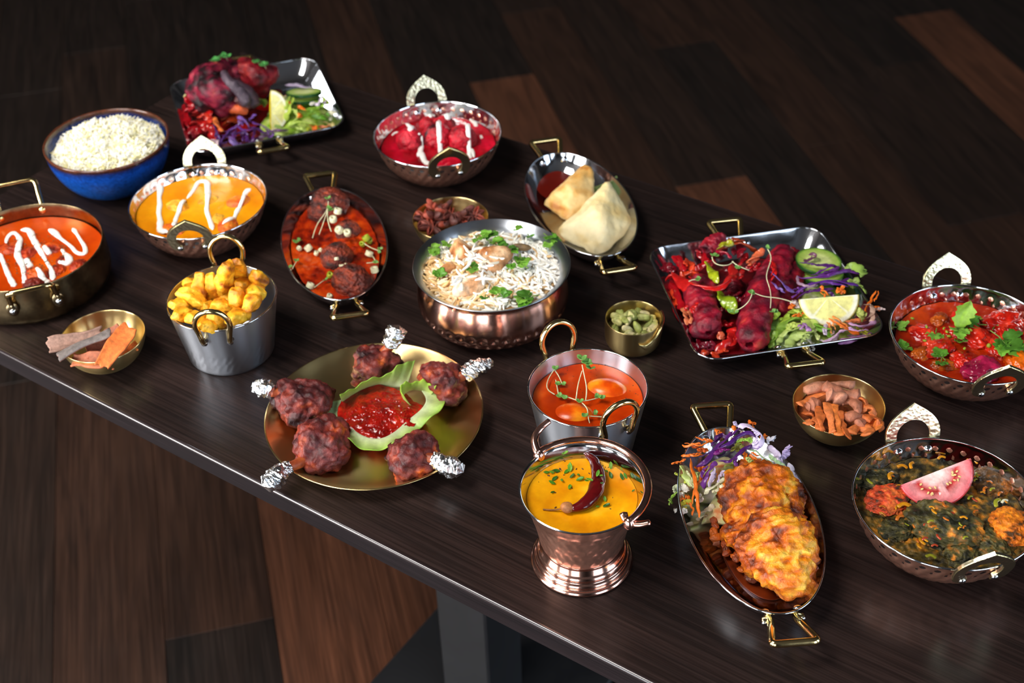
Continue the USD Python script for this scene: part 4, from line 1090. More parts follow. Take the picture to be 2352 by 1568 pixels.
samosa([(1348, 396, .036, .009), (1338, 388, .034, .006), (1250, 469, .012, .003), (1262, 467, .012, .0055), (1310, 500, .012, .006), (1345, 470, .018, .013), (1312, 445, .026, .016), (1333, 420, .032, .012), (1285, 470, .014, .010)], 'golden samosa leaning at the back beside the dark sauce', 5, True)
samosa([(1397, 420, .055, .004), (1396, 434, .050, .0065), (1280, 533, .012, .003), (1296, 531, .012, .006), (1358, 566, .010, .009), (1390, 566, .010, .007), (1428, 512, .016, .012), (1420, 480, .022, .009), (1350, 535, .018, .014), (1370, 505, .032, .019), (1395, 470, .034, .014), (1380, 545, .018, .014)], 'large pale samosa in front in the oval dish', 6, False)
sc = at(1276, 425, .010)
zs = lambda x, y: TOP + 0.010 + 0.0006 * fb(x, y, 60, 4)
single('tamarind_sauce', disc(sc[:2], oval_rad(0.036, 0.026, math.radians(130)), zs, lambda v: np.tile(srgb(98, 16, 4), (len(v), 1)), drop=0.006, shrink=0.8), SAUCE_SMOOTH, 'dark red brown sauce pooled beside the samosas', 'sauce')
single('lettuce_piece', tinted(leaf_blade(at(1352, 440, .010), (0.7, 0.9, 0.3), (-0.4, 0.4, 1), 0.042, 0.016, cup=0.1, fold=0.3, seed=3), srgb(176, 200, 128)), LEAFY, 'pale green salad piece behind the two samosas', 'salad leaf')

# ------------------------------------------------------------------ chips in the bucket
BK = np.array([0.4965, 0.1455])
zb = lambda x, y: TOP + 0.052 + 0.01 * fb(x, y, 60, 2)
CHIPS = [(525, 603, .118, 506, 680, .062, .0098), (545, 600, .112, 560, 650, .062, .0090), (458, 626, .092, 460, 690, .066, .0080), (481, 628, .092, 488, 686, .064, .0078), (406, 665, .086, 466, 698, .074, .0082), (430, 642, .080, 436, 668, .062, .0080), (392, 697, .080, 432, 706, .068, .0084), (402, 722, .082, 434, 722, .070, .0086), (543, 664, .094, 548, 710, .070, .0094),
         (571, 668, .090, 606, 676, .082, .0086), (590, 628, .092, 604, 646, .078, .0088), (570, 706, .086, 594, 684, .082, .0084), (488, 696, .080, 528, 712, .072, .0092), (484, 726, .086, 510, 744, .066, .0098), (436, 728, .084, 468, 740, .068, .0088), (528, 732, .084, 566, 722, .074, .0090), (462, 746, .084, 488, 750, .076, .0080), (552, 652, .084, 575, 655, .072, .0086), (510, 690, .066, 545, 690, .060, .009), (450, 690, .060, 480, 700, .058, .009), (575, 690, .066, 590, 700, .060, .009), (584, 652, .080, 596, 680, .066, .0088), (556, 630, .078, 570, 660, .062, .0088), (512, 640, .078, 528, 668, .060, .0088), (410, 690, .070, 424, 716, .060, .0088), (540, 690, .074, 575, 694, .066, .009), (470, 705, .074, 500, 716, .062, .009), (435, 660, .070, 450, 686, .058, .009)]
for i, (x0, y0, z0, x1, y1, z1, w) in enumerate(CHIPS):
    w = w * .96; a_, b_ = at(x0 + (500 - x0) * .03, y0 + 3, z0), at(x1 + (500 - x1) * .03, y1, z1); F = frame(b_ - a_); q = []
    for e, p in ((0, a_), (1, b_)):
        k = 0.80 if e == 0 else 0.95
        for s, u in ((1, .75), (-1, .75), (1, -.75), (-1, -.75)):
            q.append((*(p + F[:, 1] * s * w * 0.62 * k * rs.uniform(.7, 1.1) + F[:, 2] * u * w * 0.62 * k * rs.uniform(.7, 1.1)), w * 0.30 * k))
    mid = (a_ + b_) / 2 + F[:, 1] * rs.uniform(-.002, .002) + F[:, 2] * rs.uniform(0, .0025)
    for s, u in ((1, .75), (-1, .75), (1, -.75), (-1, -.75)): q.append((*(mid + F[:, 1] * s * w * .56 + F[:, 2] * u * w * .60), w * .48))
    m = hull_mesh(q, 0.0022, -2, 0.0034, 120, 100 + i)
    t = fb(m[0][:, 0] + i, m[0][:, 1] + m[0][:, 2], 90, 120 + i) + 0.5
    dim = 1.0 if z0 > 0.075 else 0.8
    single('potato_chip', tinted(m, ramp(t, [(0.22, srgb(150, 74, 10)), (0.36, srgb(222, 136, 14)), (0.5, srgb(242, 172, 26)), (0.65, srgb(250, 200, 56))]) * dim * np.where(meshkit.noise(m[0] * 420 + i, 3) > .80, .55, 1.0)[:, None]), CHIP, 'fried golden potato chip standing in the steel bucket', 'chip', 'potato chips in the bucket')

# ------------------------------------------------------------------ cinnamon bark
def bark(p0, p1, w, roll, arc, outer, inner, seed, label, lift=0.0):
    """A curved strip of bark from p0 to p1 (points), rounded across."""
    p0, p1 = np.asarray(p0), np.asarray(p1); F = frame(p1 - p0); F = F @ rot((1, 0, 0), roll); L = np.linalg.norm(p1 - p0); nr, nc = 26, 12; g = np.zeros((nr, nc, 3)); rr = w / 2 / math.sin(min(arc / 2, PI / 2))
    for i, s in enumerate(np.linspace(0, 1, nr)):
        ww = 1 + 0.22 * math.sin(s * 5 + seed) + 0.25 * (meshkit.noise(np.array([[s * 6, seed, 0.5]]))[0] - 0.5)
        for j, q in enumerate(np.linspace(-0.5, 0.5, nc)):
            a = q * arc
            jag = 0.012 * w * math.sin(q * 25 + seed)
            end = (0.10 * (meshkit.noise(np.array([[q * 5, seed * 3.3, 9.0 if s > .5 else 2.0]]))[0] - 0.5) * L) * (abs(s - 0.5) * 2) ** 6
            g[i, j] = (L * s + end, rr * math.sin(a) * ww + jag, -rr * (math.cos(a) - math.cos(arc / 2)) * 1.0 + 0.05 * w * math.sin(s * 7 + seed))
    m = sheet(g, 0.0020); n = nr * nc; v = m[0] @ F.T + p0
    c = np.vstack([np.tile(inner, (n, 1)), np.tile(outer, (n, 1))]) * (0.8 + 0.45 * meshkit.fbm(v * 160 + seed, 3, seed))[:, None]
    single('cinnamon_bark', (v, m[1], np.clip(c, 0, 1)), BARK, label, 'cinnamon')


BR_O, BR_I, BR_G = srgb(196, 104, 60), srgb(176, 104, 80), srgb(112, 102, 98)
Q = lambda x, y, z: at(x / 3.675, 560 + y / 3.675, z)
bark(Q(405, 855, .040), Q(860, 745, .046), .016, 0.5, 1.7, srgb(140, 106, 92), srgb(140, 106, 92), 1, 'long brown cinnamon bark sticking out over the bowl rim at the back left')
bark(Q(490, 955, .040), Q(930, 745, .050), .018, 2.9, 1.4, BR_G, srgb(170, 112, 92), 2, 'grey rough cinnamon bark lying across the top')
bark(Q(725, 900, .038), Q(960, 850, .036), .024, 0.1, 1.1, BR_O, srgb(150, 88, 66), 3, 'broad brown piece of cinnamon bark in the middle')
bark(Q(605, 975, .036), Q(880, 975, .037), .017, 0.5, 1.5, BR_O, srgb(172, 100, 70), 4, 'cinnamon bark lying along the front rim')
bark(Q(855, 1025, .040), Q(1095, 690, .054), .019, 0.35, 0.9, srgb(168, 92, 60), srgb(222, 112, 46), 5, 'orange cinnamon bark leaning up on the right')
bark(Q(890, 815, .036), Q(1010, 700, .046), .018, 0.2, 1.0, BR_I, srgb(186, 112, 84), 6, 'short pinkish bark piece behind the broad one')
bark(Q(985, 930, .026), Q(1160, 860, .030), .022, -0.1, 0.8, srgb(200, 100, 40), srgb(214, 110, 40), 7, 'orange bark piece low in the bowl at the right')
bark(Q(760, 960, .022), Q(1000, 1000, .022), .022, 0.2, 1.0, BR_O, srgb(150, 80, 50), 8, 'bark piece at the bottom of the bowl under the others')

# ------------------------------------------------------------------ star anise
for i, (px, py, z, tilt, az, sz, nn) in enumerate([(977, 505, .030, 0.5, 0.2, 1.25, 6), (998, 497, .034, 0.9, 2.0, 1.15, 5), (1010, 486, .034, 0.7, 4.0, 1.05, 7), (1035, 490, .034, 0.4, 1.0, 1.25, 6), (1060, 492, .033, 0.8, 3.0, 1.2, 5), (1090, 494, .036, 0.5, 5.0, 1.0, 7), (992, 522, .028, 0.3, 0.8, 1.3, 6), (1030, 510, .030, 0.5, 2.6, 1.15, 7), (1065, 505, .028, 0.3, 5.5, 1.2, 7), (1000, 478, .036, 1.2, 1.5, 1.0, 4), (1022, 478, .034, 0.9, 3.5, .9, 5)]):
    c = at(px, py, z); N = np.array([math.sin(tilt) * math.cos(az), math.sin(tilt) * math.sin(az), math.cos(tilt)]); F = facing(N, (math.cos(az * 2), math.sin(az * 2), 0.1))
    t = Thing('star_anise', 'dark red brown star anise heaped in the brass bowl', 'star anise', c, 0.0, 'star anise in the brass bowl')
    for k in range(nn):
        a = k * 2 * PI / max(nn, 7) + rs.uniform(-.15, .15); L = 0.0078 * sz * rs.uniform(.85, 1.15)
        b = np.array(ICO[3].vertices); b = b * (L, 0.0034 * sz, 0.0042 * sz); b[:, 2] += np.where(b[:, 2] > 0, -b[:, 2] * 1.25 * np.exp(-(b[:, 1] / 0.0014) ** 2) + 0.35 * b[:, 0] * 0.3, 0); b[:, 1] *= 1 - 0.35 * (b[:, 0] / L) ** 2 * np.sign(b[:, 0])
        v = (b + (L * 0.92, 0, 0)) @ rz(a).T @ F.T
        col = srgb(*[(104, 46, 36), (128, 54, 40), (84, 40, 34), (150, 60, 40)][rs.integers(0, 4)])
        t.part('petal', tinted((v, np.array(ICO[3].faces)), col), SPICE)
# ------------------------------------------------------------------ mace
rs = np.random.default_rng(33)
MC = np.array([1.1310, 0.3845])
single('mace_bits', disc(MC, 0.0405, lambda x, y: TOP + 0.021 + 0.010 * fb(x, y, 90, 3), lambda v: ramp(fb(v[:, 0], v[:, 1], 150, 3) + .5, [(.3, srgb(90, 40, 16)), (.6, srgb(176, 88, 40))])), SPICE, 'broken bits of mace under the larger blades', 'mace', kind='stuff')
M8 = lambda x, y, z: at(1780 + x / 2.904, 830 + y / 2.904, z)
MACE = [([(205, 195), (260, 175), (340, 160), (430, 150), (520, 160)], .044, .0052, 0), ([(330, 165), (400, 190), (470, 215), (560, 225)], .047, .0058, 0), ([(360, 215), (420, 245), (440, 265)], .046, .0075, 0), ([(165, 285), (220, 255), (290, 225), (350, 215)], .042, .0045, 1), ([(215, 300), (260, 290), (300, 280)], .040, .0075, 0),
        ([(290, 300), (300, 360), (310, 420), (320, 460)], .044, .0042, 1), ([(340, 275), (360, 330), (375, 400), (385, 470)], .045, .0040, 1), ([(385, 290), (400, 360), (420, 430), (425, 490)], .044, .0042, 1), ([(415, 340), (445, 400), (475, 470), (485, 500)], .042, .0045, 1), ([(260, 380), (290, 420), (300, 450)], .040, .0045, 1),
        ([(440, 275), (500, 270), (550, 300), (545, 340)], .043, .0052, 0), ([(510, 285), (560, 250), (600, 265), (605, 300)], .042, .0058, 1), ([(560, 330), (620, 300), (665, 330), (650, 360)], .040, .0058, 1), ([(480, 380), (530, 360), (580, 370), (560, 420)], .040, .0050, 0), ([(600, 380), (650, 370), (700, 395), (690, 430)], .038, .0058, 1), ([(510, 470), (570, 440), (620, 460), (600, 490)], .038, .0055, 1), ([(620, 430), (660, 400), (690, 430), (660, 460)], .037, .0046, 1), ([(190, 340), (230, 350), (260, 360)], .036, .0046, 1), ([(200, 400), (240, 400), (280, 390)], .036, .0046, 1), ([(465, 370), (500, 350), (530, 380)], .040, .0040, 1)]
for i, (p, z, w, org_) in enumerate(MACE):
    pts = np.array([M8(x, y, z + 0.002 * math.sin(k * 1.7 + i)) for k, (x, y) in enumerate(p)])
    m = tube(curve(pts, 26), w * (1 + 0.25 * np.sin(np.linspace(0, 7, 26) + i)), 12, flat=(0.34 if org_ else 0.75), up=(0, 0, 1), twist=rs.uniform(-1.2, 1.2))
    v = m[0] + (meshkit.fbm(m[0] * 180 + i, 3, i)[:, None] - .5) * 0.003
    col = srgb(*[(214, 116, 56), (226, 122, 50), (206, 104, 44)][i % 3]) if org_ else srgb(*[(186, 124, 96), (178, 110, 82), (196, 132, 104)][i % 3])
    single('mace_blade', tinted((v, m[1]), col), SPICE, 'orange dried mace blade in the brass bowl' if org_ else 'brown wrinkled mace lump in the brass bowl', 'mace', 'orange mace blades' if org_ else 'brown mace lumps')

# ------------------------------------------------------------------ cardamom
single('cardamom_bed', disc(CARD, 0.0300, lambda x, y: TOP + 0.021 + 0.006 * fb(x, y, 120, 3), lambda v: np.tile(srgb(112, 106, 52), (len(v), 1))), SPICE, 'lower layer of cardamom pods in the brass cup', 'cardamom', kind='stuff')
for i in range(46):
    a, r = rs.uniform(0, 6.28), 0.0265 * math.sqrt(rs.uniform(0, 1)); x, y = CARD[0] + r * math.cos(a), CARD[1] + r * math.sin(a)
    z = TOP + 0.0265 + 0.008 * max(0, 1 - (r / 0.026) ** 2) + rs.uniform(-.002, .002)
    b = np.array(ICO[3].vertices); th = np.arctan2(b[:, 2], b[:, 1]); k = 1 + 0.10 * np.cos(3 * th)
    v = np.stack([b[:, 0] * 0.0068, b[:, 1] * 0.0036 * k * (1 - 0.25 * b[:, 0]), b[:, 2] * 0.0036 * k * (1 - 0.25 * b[:, 0])], 1) * rs.uniform(.85, 1.15)
    R = rz(rs.uniform(0, 6.28)) @ rot((0, 1, 0), rs.uniform(-.6, .6)) @ rot((1, 0, 0), rs.uniform(0, 6))
    single('cardamom_pod', tinted((v @ R.T + (x, y, z), np.array(ICO[3].faces)), pick([srgb(168, 168, 96), srgb(190, 184, 118), srgb(140, 146, 72), srgb(198, 186, 136)], 1, rs)[0]), SPICE, 'green cardamom pod heaped in the straight brass cup', 'cardamom', 'cardamom pods in the brass cup')

# ------------------------------------------------------------------ chicken drumsticks on the brass plate
D2 = lambda x, y, z: at(560 + x / 3.824, 730 + y / 3.824, z)


def crumple(path, r, seed):
    m = tube(curve(path, 26), np.interp(np.linspace(0, 1, 26), np.linspace(0, 1, len(r)), r), 22)
    n = meshkit.fbm(m[0] * 230 + seed, 4, seed) - 0.5; k = np.abs(meshkit.noise(m[0] * 420 + seed, seed + 5) - 0.5)
    mm = trimesh.Trimesh(m[0], m[1], process=False)
    return m[0] + np.array(mm.vertex_normals) * (n * 0.006 - k * 0.0035)[:, None], m[1]


def drumstick(label, lumps_, bone_, foil_, rfoil, seed, rough=1.0):
    """lumps_: (crop x, y, height, radius)"""
    pts = [(*D2(x, y, z), r) for x, y, z, r in lumps_]
    m = hull_mesh(pts, 0.0021, 6, 0.0, 60, seed)
    tm = trimesh.Trimesh(*m, process=False); v = m[0]; nv = np.array(tm.vertex_normals)
    d = 0.0095 * (meshkit.fbm(v * 60 + seed, 4, seed) - .5) + 0.0105 * (meshkit.fbm(v * 170 + seed, 3, seed + 1) - .5) - 0.002 * np.abs(meshkit.noise(v * 110 + seed, seed + 2) - .5)
    v = v + nv * (d * rough)[:, None]
    t = meshkit.fbm(v * 70 + seed * 3, 4, seed + 7)
    col = ramp(t, [(0.28, srgb(40, 16, 18)), (0.42, srgb(76, 28, 28)), (0.56, srgb(108, 40, 36)), (0.67, srgb(140, 52, 32)), (0.78, srgb(206, 100, 34))])
    base = D2(*lumps_[0][:2], 0.004)
    th = Thing('chicken_drumstick', label, 'drumstick', (base[0], base[1], TOP + 0.003))
    th.part('meat', (v, m[1], col), MEAT, world=True, label='dark red fried chicken meat')
    bp = np.array([D2(*q) for q in bone_])
    th.part('bone', tube(curve(bp, 14), np.linspace(.0062, .0048, 14), 14), BONE, world=True, label='bare orange brown bone')
    th.part('foil_wrap', crumple(np.array([D2(*q) for q in foil_]), rfoil, seed), FOIL, world=True, smooth=False, label='crumpled silver foil')


drumstick('chicken drumstick at the left of the brass plate pointing its foil end left', [(470, 760, .026, .020), (610, 680, .024, .017), (640, 800, .020, .015), (480, 880, .017, .013), (380, 640, .026, .013), (740, 650, .014, .009), (330, 700, .020, .012)], [(400, 680, .030), (300, 655, .032), (235, 655, .034)], [(250, 650, .034), (190, 620, .036), (130, 610, .037), (80, 610, .037)], [.0078, .0105, .0100, .0060], 1)
drumstick('largest chicken drumstick at the lower left with its foil end over the table edge', [(600, 1090, .026, .021), (730, 1000, .024, .019), (820, 980, .020, .014), (760, 1180, .020, .020), (560, 1200, .018, .014), (640, 1260, .016, .015), (840, 1180, .014, .008)], [(540, 1240, .020), (450, 1290, .024), (380, 1310, .026)], [(410, 1310, .026), (330, 1350, .027), (260, 1420, .028), (190, 1460, .028)], [.0068, .0090, .0120, .0085], 2)
drumstick('chicken drumstick at the lower right of the brass plate', [(1450, 1220, .024, .022), (1560, 1150, .022, .018), (1380, 1180, .018, .013), (1600, 1260, .018, .014), (1430, 1330, .014, .013), (1340, 1230, .014, .009)], [(1600, 1230, .026), (1680, 1240, .027), (1720, 1250, .027)], [(1670, 1240, .026), (1740, 1270, .026), (1830, 1310, .025), (1900, 1340, .024)], [.0085, .0096, .0118, .0085], 3)
drumstick('chicken drumstick at the upper right of the brass plate', [(1760, 560, .026, .018), (1640, 500, .024, .014), (1860, 520, .022, .011), (1820, 680, .016, .012), (1880, 650, .014, .010), (1580, 540, .018, .008)], [(1850, 540, .026), (1920, 510, .030), (1970, 480, .032)], [(1930, 500, .030), (2020, 450, .034), (2100, 420, .036), (2180, 385, .038)], [.0085, .0100, .0095, .0040], 4)
drumstick('chicken drumstick at the top of the brass plate with its bone pointing up', [(1130, 460, .024, .016), (1250, 380, .024, .014), (1060, 380, .022, .012), (1060, 300, .024, .0085), (1010, 530, .014, .009), (1320, 400, .018, .010), (1180, 310, .024, .009)], [(1230, 310, .030), (1270, 260, .038), (1300, 220, .044)], [(1290, 235, .042), (1310, 180, .050), (1335, 130, .057), (1355, 85, .062)], [.0100, .0105, .0108, .0110], 5)

# lettuce cup and chutney
PSC = D2(1215, 850, .014)
zch = lambda x, y: TOP + 0.016 + 0.006 * np.clip(1 - ((x - PSC[0]) ** 2 + (y - PSC[1]) ** 2) / 0.04 ** 2, 0, 1) + 0.007 * fb(x, y, 70, 4) + 0.004 * fb(x, y, 200, 5)
edge = [(840, 880), (870, 740), (1000, 640), (1180, 590), (1340, 640), (1480, 740), (1600, 800), (1500, 930), (1340, 1050), (1200, 1100), (1040, 1050), (920, 980)]
ep = np.array([D2(x, y, .016)[:2] for x, y in edge]) - PSC[:2]; ea = np.arctan2(ep[:, 1], ep[:, 0]); o = np.argsort(ea); er = np.linalg.norm(ep, axis=1)[o]; ea = ea[o]
erad = lambda t: float(np.interp((t - ea[0]) % (2 * PI), np.append(ea - ea[0], 2 * PI), np.append(er, er[0]))) * 1.04
single('red_chutney', disc(PSC[:2], erad, zch, lambda v: ramp(fb(v[:, 0], v[:, 1], 110, 3) + .5, [(.3, srgb(112, 8, 4)), (.55, srgb(158, 18, 8)), (.72, srgb(190, 40, 18))]), drop=.013, rings=70, segs=200), SAUCE, 'coarse glossy red chutney held by the lettuce on the brass plate', 'chutney')


def ruffle(foot, head, label, seed, cols, zf, zh, ruf=0.003, n=60, m=14):
    """A standing leaf: its foot and its head edge as pixel polylines of the crop."""
    a_ = curve(np.array([D2(x, y, zf) for x, y in foot]), n); b_ = curve(np.array([D2(x, y, zh) for x, y in head]), n); g = np.zeros((n, m, 3)); C = np.zeros((n, m, 3))
    for j, q in enumerate(np.linspace(0, 1, m)):
        bow = math.sin(PI * q) * 0.006
        ph = np.linspace(0, n * 0.22, n)
        w = ruf * q ** 1.3 * (np.sin(ph * 1.3 + seed) + 0.6 * np.sin(ph * 3.1 + seed * 2))
        g[:, j] = a_ * (1 - q) + b_ * q; g[:, j, 2] += -bow * 0.3 + w; g[:, j, :2] += (w * 0.6)[:, None] * np.array([0.7, -0.7])
        C[:, j] = ramp(np.full(n, q), cols)
    s = sheet(g, 0.0009)
    single('lettuce_leaf', (s[0], s[1], np.vstack([C.reshape(-1, 3)] * 2)), LEAFY, label, 'lettuce')


LC = [(0, srgb(222, 230, 190)), (0.45, srgb(206, 224, 150)), (1, srgb(166, 206, 84))]
ruffle([(870, 740), (980, 660), (1150, 600), (1330, 610), (1430, 600)], [(845, 690), (960, 610), (1120, 540), (1290, 470), (1400, 400), (1505, 355)], 'pale lettuce leaf standing behind the red chutney', 1, LC, .012, .034, .0036)
ruffle([(1480, 780), (1400, 700), (1450, 640), (1560, 640), (1640, 680)], [(1400, 680), (1380, 600), (1480, 555), (1600, 560), (1690, 600)], 'frilly yellow green lettuce piece at the upper right of the chutney', 2, [(0, srgb(226, 232, 160)), (1, srgb(170, 206, 70))], .016, .034, .004)
ruffle([(1560, 640), (1600, 720), (1550, 810), (1440, 900), (1310, 1010), (1190, 1060), (1060, 1040), (950, 970)], [(1680, 600), (1760, 680), (1740, 800), (1620, 900), (1430, 1040), (1260, 1140), (1080, 1150), (900, 1060)], 'long curved lettuce leaf wrapping the front right of the chutney', 3, LC, .018, .023, .0050)
ruffle([(860, 720), (860, 800), (850, 890)], [(665, 720), (690, 800), (715, 890)], 'flat square lettuce piece left of the chutney', 4, [(0, srgb(200, 220, 170)), (1, srgb(150, 196, 130))], .012, .020, .0006, n=24)

# ------------------------------------------------------------------ egg curry
BE = np.array([0.9205, 0.2320]); SE = TOP + 0.0590
zeg = lambda x, y: SE + 0.0008 * fb(x, y, 50, 6)
single('orange_egg_curry', disc(BE, 0.0566, zeg, lambda v: ramp(fb(v[:, 0], v[:, 1], 40, 8) + .5, [(.3, srgb(164, 38, 0)), (.55, srgb(194, 58, 2)), (.7, srgb(214, 84, 8))])), SAUCE_SMOOTH, 'thin orange curry around the eggs in the steel bucket', 'curry')
E3 = lambda x, y, z: at(1190 + x / 4.354, 670 + y / 4.354, z)
for i, (x, y, rx, ry, a_, h, lab) in enumerate([(890, 935, .0235, .0165, 0.3, .0046, 'orange coated boiled egg in the middle of the bucket'), (560, 1180, .0230, .0165, 0.15, .0038, 'orange coated boiled egg near the front rim of the bucket')]):
    c = E3(x, y, .062); w = np.array([CR[0], CR[1], 0]); ang = math.atan2(w[1], w[0]) - a_
    m = blob((c[0], c[1], SE - 0.0105 + h), (rx, ry, 0.0120), rz(ang), amp=.02, seed=140 + i, sub=5); t = fb(m[0][:, 0], m[0][:, 1], 70, 140 + i) + .5
    single('boiled_egg', tinted(m, ramp(t, [(.34, srgb(214, 70, 4)), (.5, srgb(234, 106, 10)), (.68, srgb(246, 150, 26))])), SAUCE_SMOOTH, lab, 'egg')
G3 = lambda q, z: [(1190 + x / 4.354, 670 + y / 4.354, zz - .0045) for (x, y), zz in zip(q, z if np.ndim(z) else [z] * len(q))]
H3 = lambda *q: [(1190 + x / 4.354, 670 + y / 4.354, z - .0045) for x, y, z in q]
sprig([G3([(580, 1070), (600, 930), (640, 790)], [.071, .075, .078]), G3([(675, 1090), (685, 980), (665, 850), (640, 730)], [.071, .075, .080, .085])], H3((640, 670, .087), (675, 700, .085), (710, 720, .083), (730, 760, .080)), 'tallest microgreen sprig with a cluster of leaves over the egg curry', None, seed=11, size=.0058)
sprig([G3([(365, 1025), (305, 985), (300, 880), (345, 800), (365, 770)], [.066, .067, .068, .070, .072]), G3([(365, 780), (410, 850), (440, 920)], [.071, .069, .067])], H3((370, 768, .073), (405, 922, .067), (460, 925, .067)), 'looped microgreen sprig at the left of the egg curry', None, seed=12)
sprig([G3([(405, 1040), (390, 950), (375, 880)], .067), G3([(420, 1040), (520, 1060), (620, 1090), (720, 1080), (800, 1060)], [.067, .069, .071, .071, .070])], H3((415, 1045, .068), (470, 1060, .069), (615, 1095, .072), (795, 1050, .071), (840, 1060, .071)), 'long microgreen sprig lying across the front of the egg curry', None, seed=13)
sprig([G3([(640, 1110), (690, 1170), (700, 1240), (715, 1310)], [.072, .072, .071, .069]), G3([(840, 1250), (760, 1245), (690, 1240)], [.068, .069, .070])], H3((665, 1240, .071), (780, 1220, .069)), 'curved microgreen sprig at the front rim of the egg bucket', None, seed=14)
sprig([G3([(860, 705), (840, 640), (825, 590)], [.066, .070, .074])], [], 'bare pale microgreen stem against the back wall of the bucket', None, seed=15)
flecks('spice_specks', zeg, inside([(1240, 850), (1330, 810), (1450, 850), (1470, 900), (1400, 960), (1290, 930)], 60, rs, .064), .0007, srgb(90, 36, 10), 'dark spice specks on the egg curry', 'spice', rs)

# ------------------------------------------------------------------ dal in the copper cup
CU_ = np.array(CUP); SD = TOP + 0.0835
zda = lambda x, y: SD + 0.0006 * fb(x, y, 60, 6)
single('yellow_dal', disc(CU_, 0.0512, zda, lambda v: ramp(fb(v[:, 0], v[:, 1], 50, 18) + .5, [(.3, srgb(222, 136, 4)), (.6, srgb(240, 166, 10)), (.75, srgb(246, 188, 36))])), SAUCE_SMOOTH, 'yellow dal filling the footed copper cup', 'dal')
F4 = lambda x, y, z: at(1170 + x / 3.486, 950 + y / 3.486, z)
cp = np.array([F4(*q) for q in ((600, 315, .088), (650, 350, .088), (695, 420, .088), (712, 500, .088), (700, 590, .0885), (650, 680, .0885), (580, 735, .0885), (500, 760, .088))])
ch = Thing('red_chili', 'curved dried red chili lying on the yellow dal', 'chili', cp[3] - (0, 0, .004))
m = tube(curve(cp, 48), np.interp(np.linspace(0, 1, 48), [0, .08, .3, .55, .85, 1], [.0012, .0042, .0062, .0078, .0066, .0034]), 20, flat=.85, up=(0, 0, 1))
ch.part('pod', (m[0] + (meshkit.fbm(m[0] * 130, 3, 4)[:, None] - .5) * .0022, m[1]), CHILI, world=True)
ch.part('cap', tinted(blob(F4(462, 750, .0885), (.0062, .0056, .0046), amp=.1, sub=3, seed=2), srgb(172, 110, 62)), SPICE, world=True, label='pale brown cap of the chili')
ch.part('stalk', tinted(tube(curve(np.array([F4(450, 752, .0885), F4(370, 768, .086), F4(270, 765, .0845)]), 14), .0008, 8), srgb(150, 96, 44)), SPICE, world=True)
for i, (x, y, L) in enumerate([(320, 465, .005), (360, 470, .005), (405, 455, .007), (440, 475, .006), (485, 460, .008), (345, 530, .006), (370, 560, .006), (415, 520, .005), (485, 510, .005), (535, 530, .007), (490, 565, .006), (360, 620, .004), (545, 480, .004), (810, 440, .006), (820, 515, .006), (790, 460, .004), (905, 450, .004), (910, 525, .006), (940, 515, .005), (770, 700, .005), (750, 740, .006), (700, 500, .006), (670, 530, .006), (740, 545, .005), (720, 490, .004), (720, 735, .004), (980, 620, .003), (450, 300, .007), (420, 320, .006), (470, 410, .003), (635, 535, .004)]):
    on = 630 < x < 760 and 470 < y < 560
    c = F4(x, y, .0965 if on else (.0845 if y > 330 else .090)); d = (rs.uniform(-1, 1), rs.uniform(-1, 1), rs.uniform(-.1, .3))
    single('chopped_coriander', tinted(leaf_blade(c, d, (0, 0, 1), L * 1.1, L * .28, cup=.3, fold=.4, seed=i, n=7, m=5), srgb(*[(86, 146, 30), (120, 174, 50), (60, 112, 34)][i % 3])), LEAF, 'small chopped green coriander bit on the yellow dal', 'coriander', 'chopped coriander on the dal')
flecks('cumin_seeds', zda, inside([(1215, 1090), (1290, 1050), (1420, 1060), (1455, 1110), (1400, 1180), (1280, 1180)], 26, rs, .0835), .0011, srgb(96, 54, 16), 'brown cumin seeds floating on the yellow dal', 'cumin', rs)

# ------------------------------------------------------------------ biryani
rs = np.random.default_rng(55)
HC = np.array(HANDI)
zbi = lambda x, y: TOP + 0.0635 + 0.010 * np.clip(1 - ((x - HC[0]) ** 2 + (y - HC[1]) ** 2) / 0.0765 ** 2, 0, 1) + 0.009 * fb(x, y, 42, 3)
bed = disc(HC, 0.0762, zbi, lambda v: ramp(fb(v[:, 0], v[:, 1], 70, 3) + .5, [(.3, srgb(176, 124, 74)), (.5, srgb(222, 182, 128)), (.7, srgb(238, 214, 172))]), drop=.012, shrink=.97)
n = 1050; a = rs.uniform(0, 2 * PI, n); r = .0755 * np.sqrt(rs.uniform(0, 1, n)); x, y = HC[0] + r * np.cos(a), HC[1] + r * np.sin(a)
swirl = np.arctan2(fb(x, y, 30, 40), fb(x, y, 30, 41)) + rs.normal(0, .5, n); d = np.stack([np.cos(swirl), np.sin(swirl), rs.normal(0, .28, n)], 1)
white = fb(x, y, 26, 44) + 0.5 + rs.normal(0, .12, n) + 0.35 * ((x - HC[0]) * CR[0] + (y - HC[1]) * CR[1]) / 0.076 * 0.6
tint = np.where((white > .50)[:, None], pick([srgb(252, 248, 240), srgb(246, 240, 228), srgb(250, 246, 236)], n, rs, .03), pick([srgb(238, 212, 170), srgb(222, 180, 124), srgb(242, 222, 186), srgb(230, 192, 132)], n, rs, .06))
g = grains(np.stack([x, y, zbi(x, y) + rs.uniform(0, .0028, n)], 1), d, rs.uniform(.0120, .0190, n), rs.uniform(.0015, .0020, n), rs.uniform(-.0036, .0036, n), tint)
single('biryani_rice', merge([bed, g]), RICEM, 'long grained white and golden rice filling the copper handi', 'rice', kind='stuff')
B1 = lambda x, y, z: at(920 + x / 4.126, 440 + y / 4.126, z)
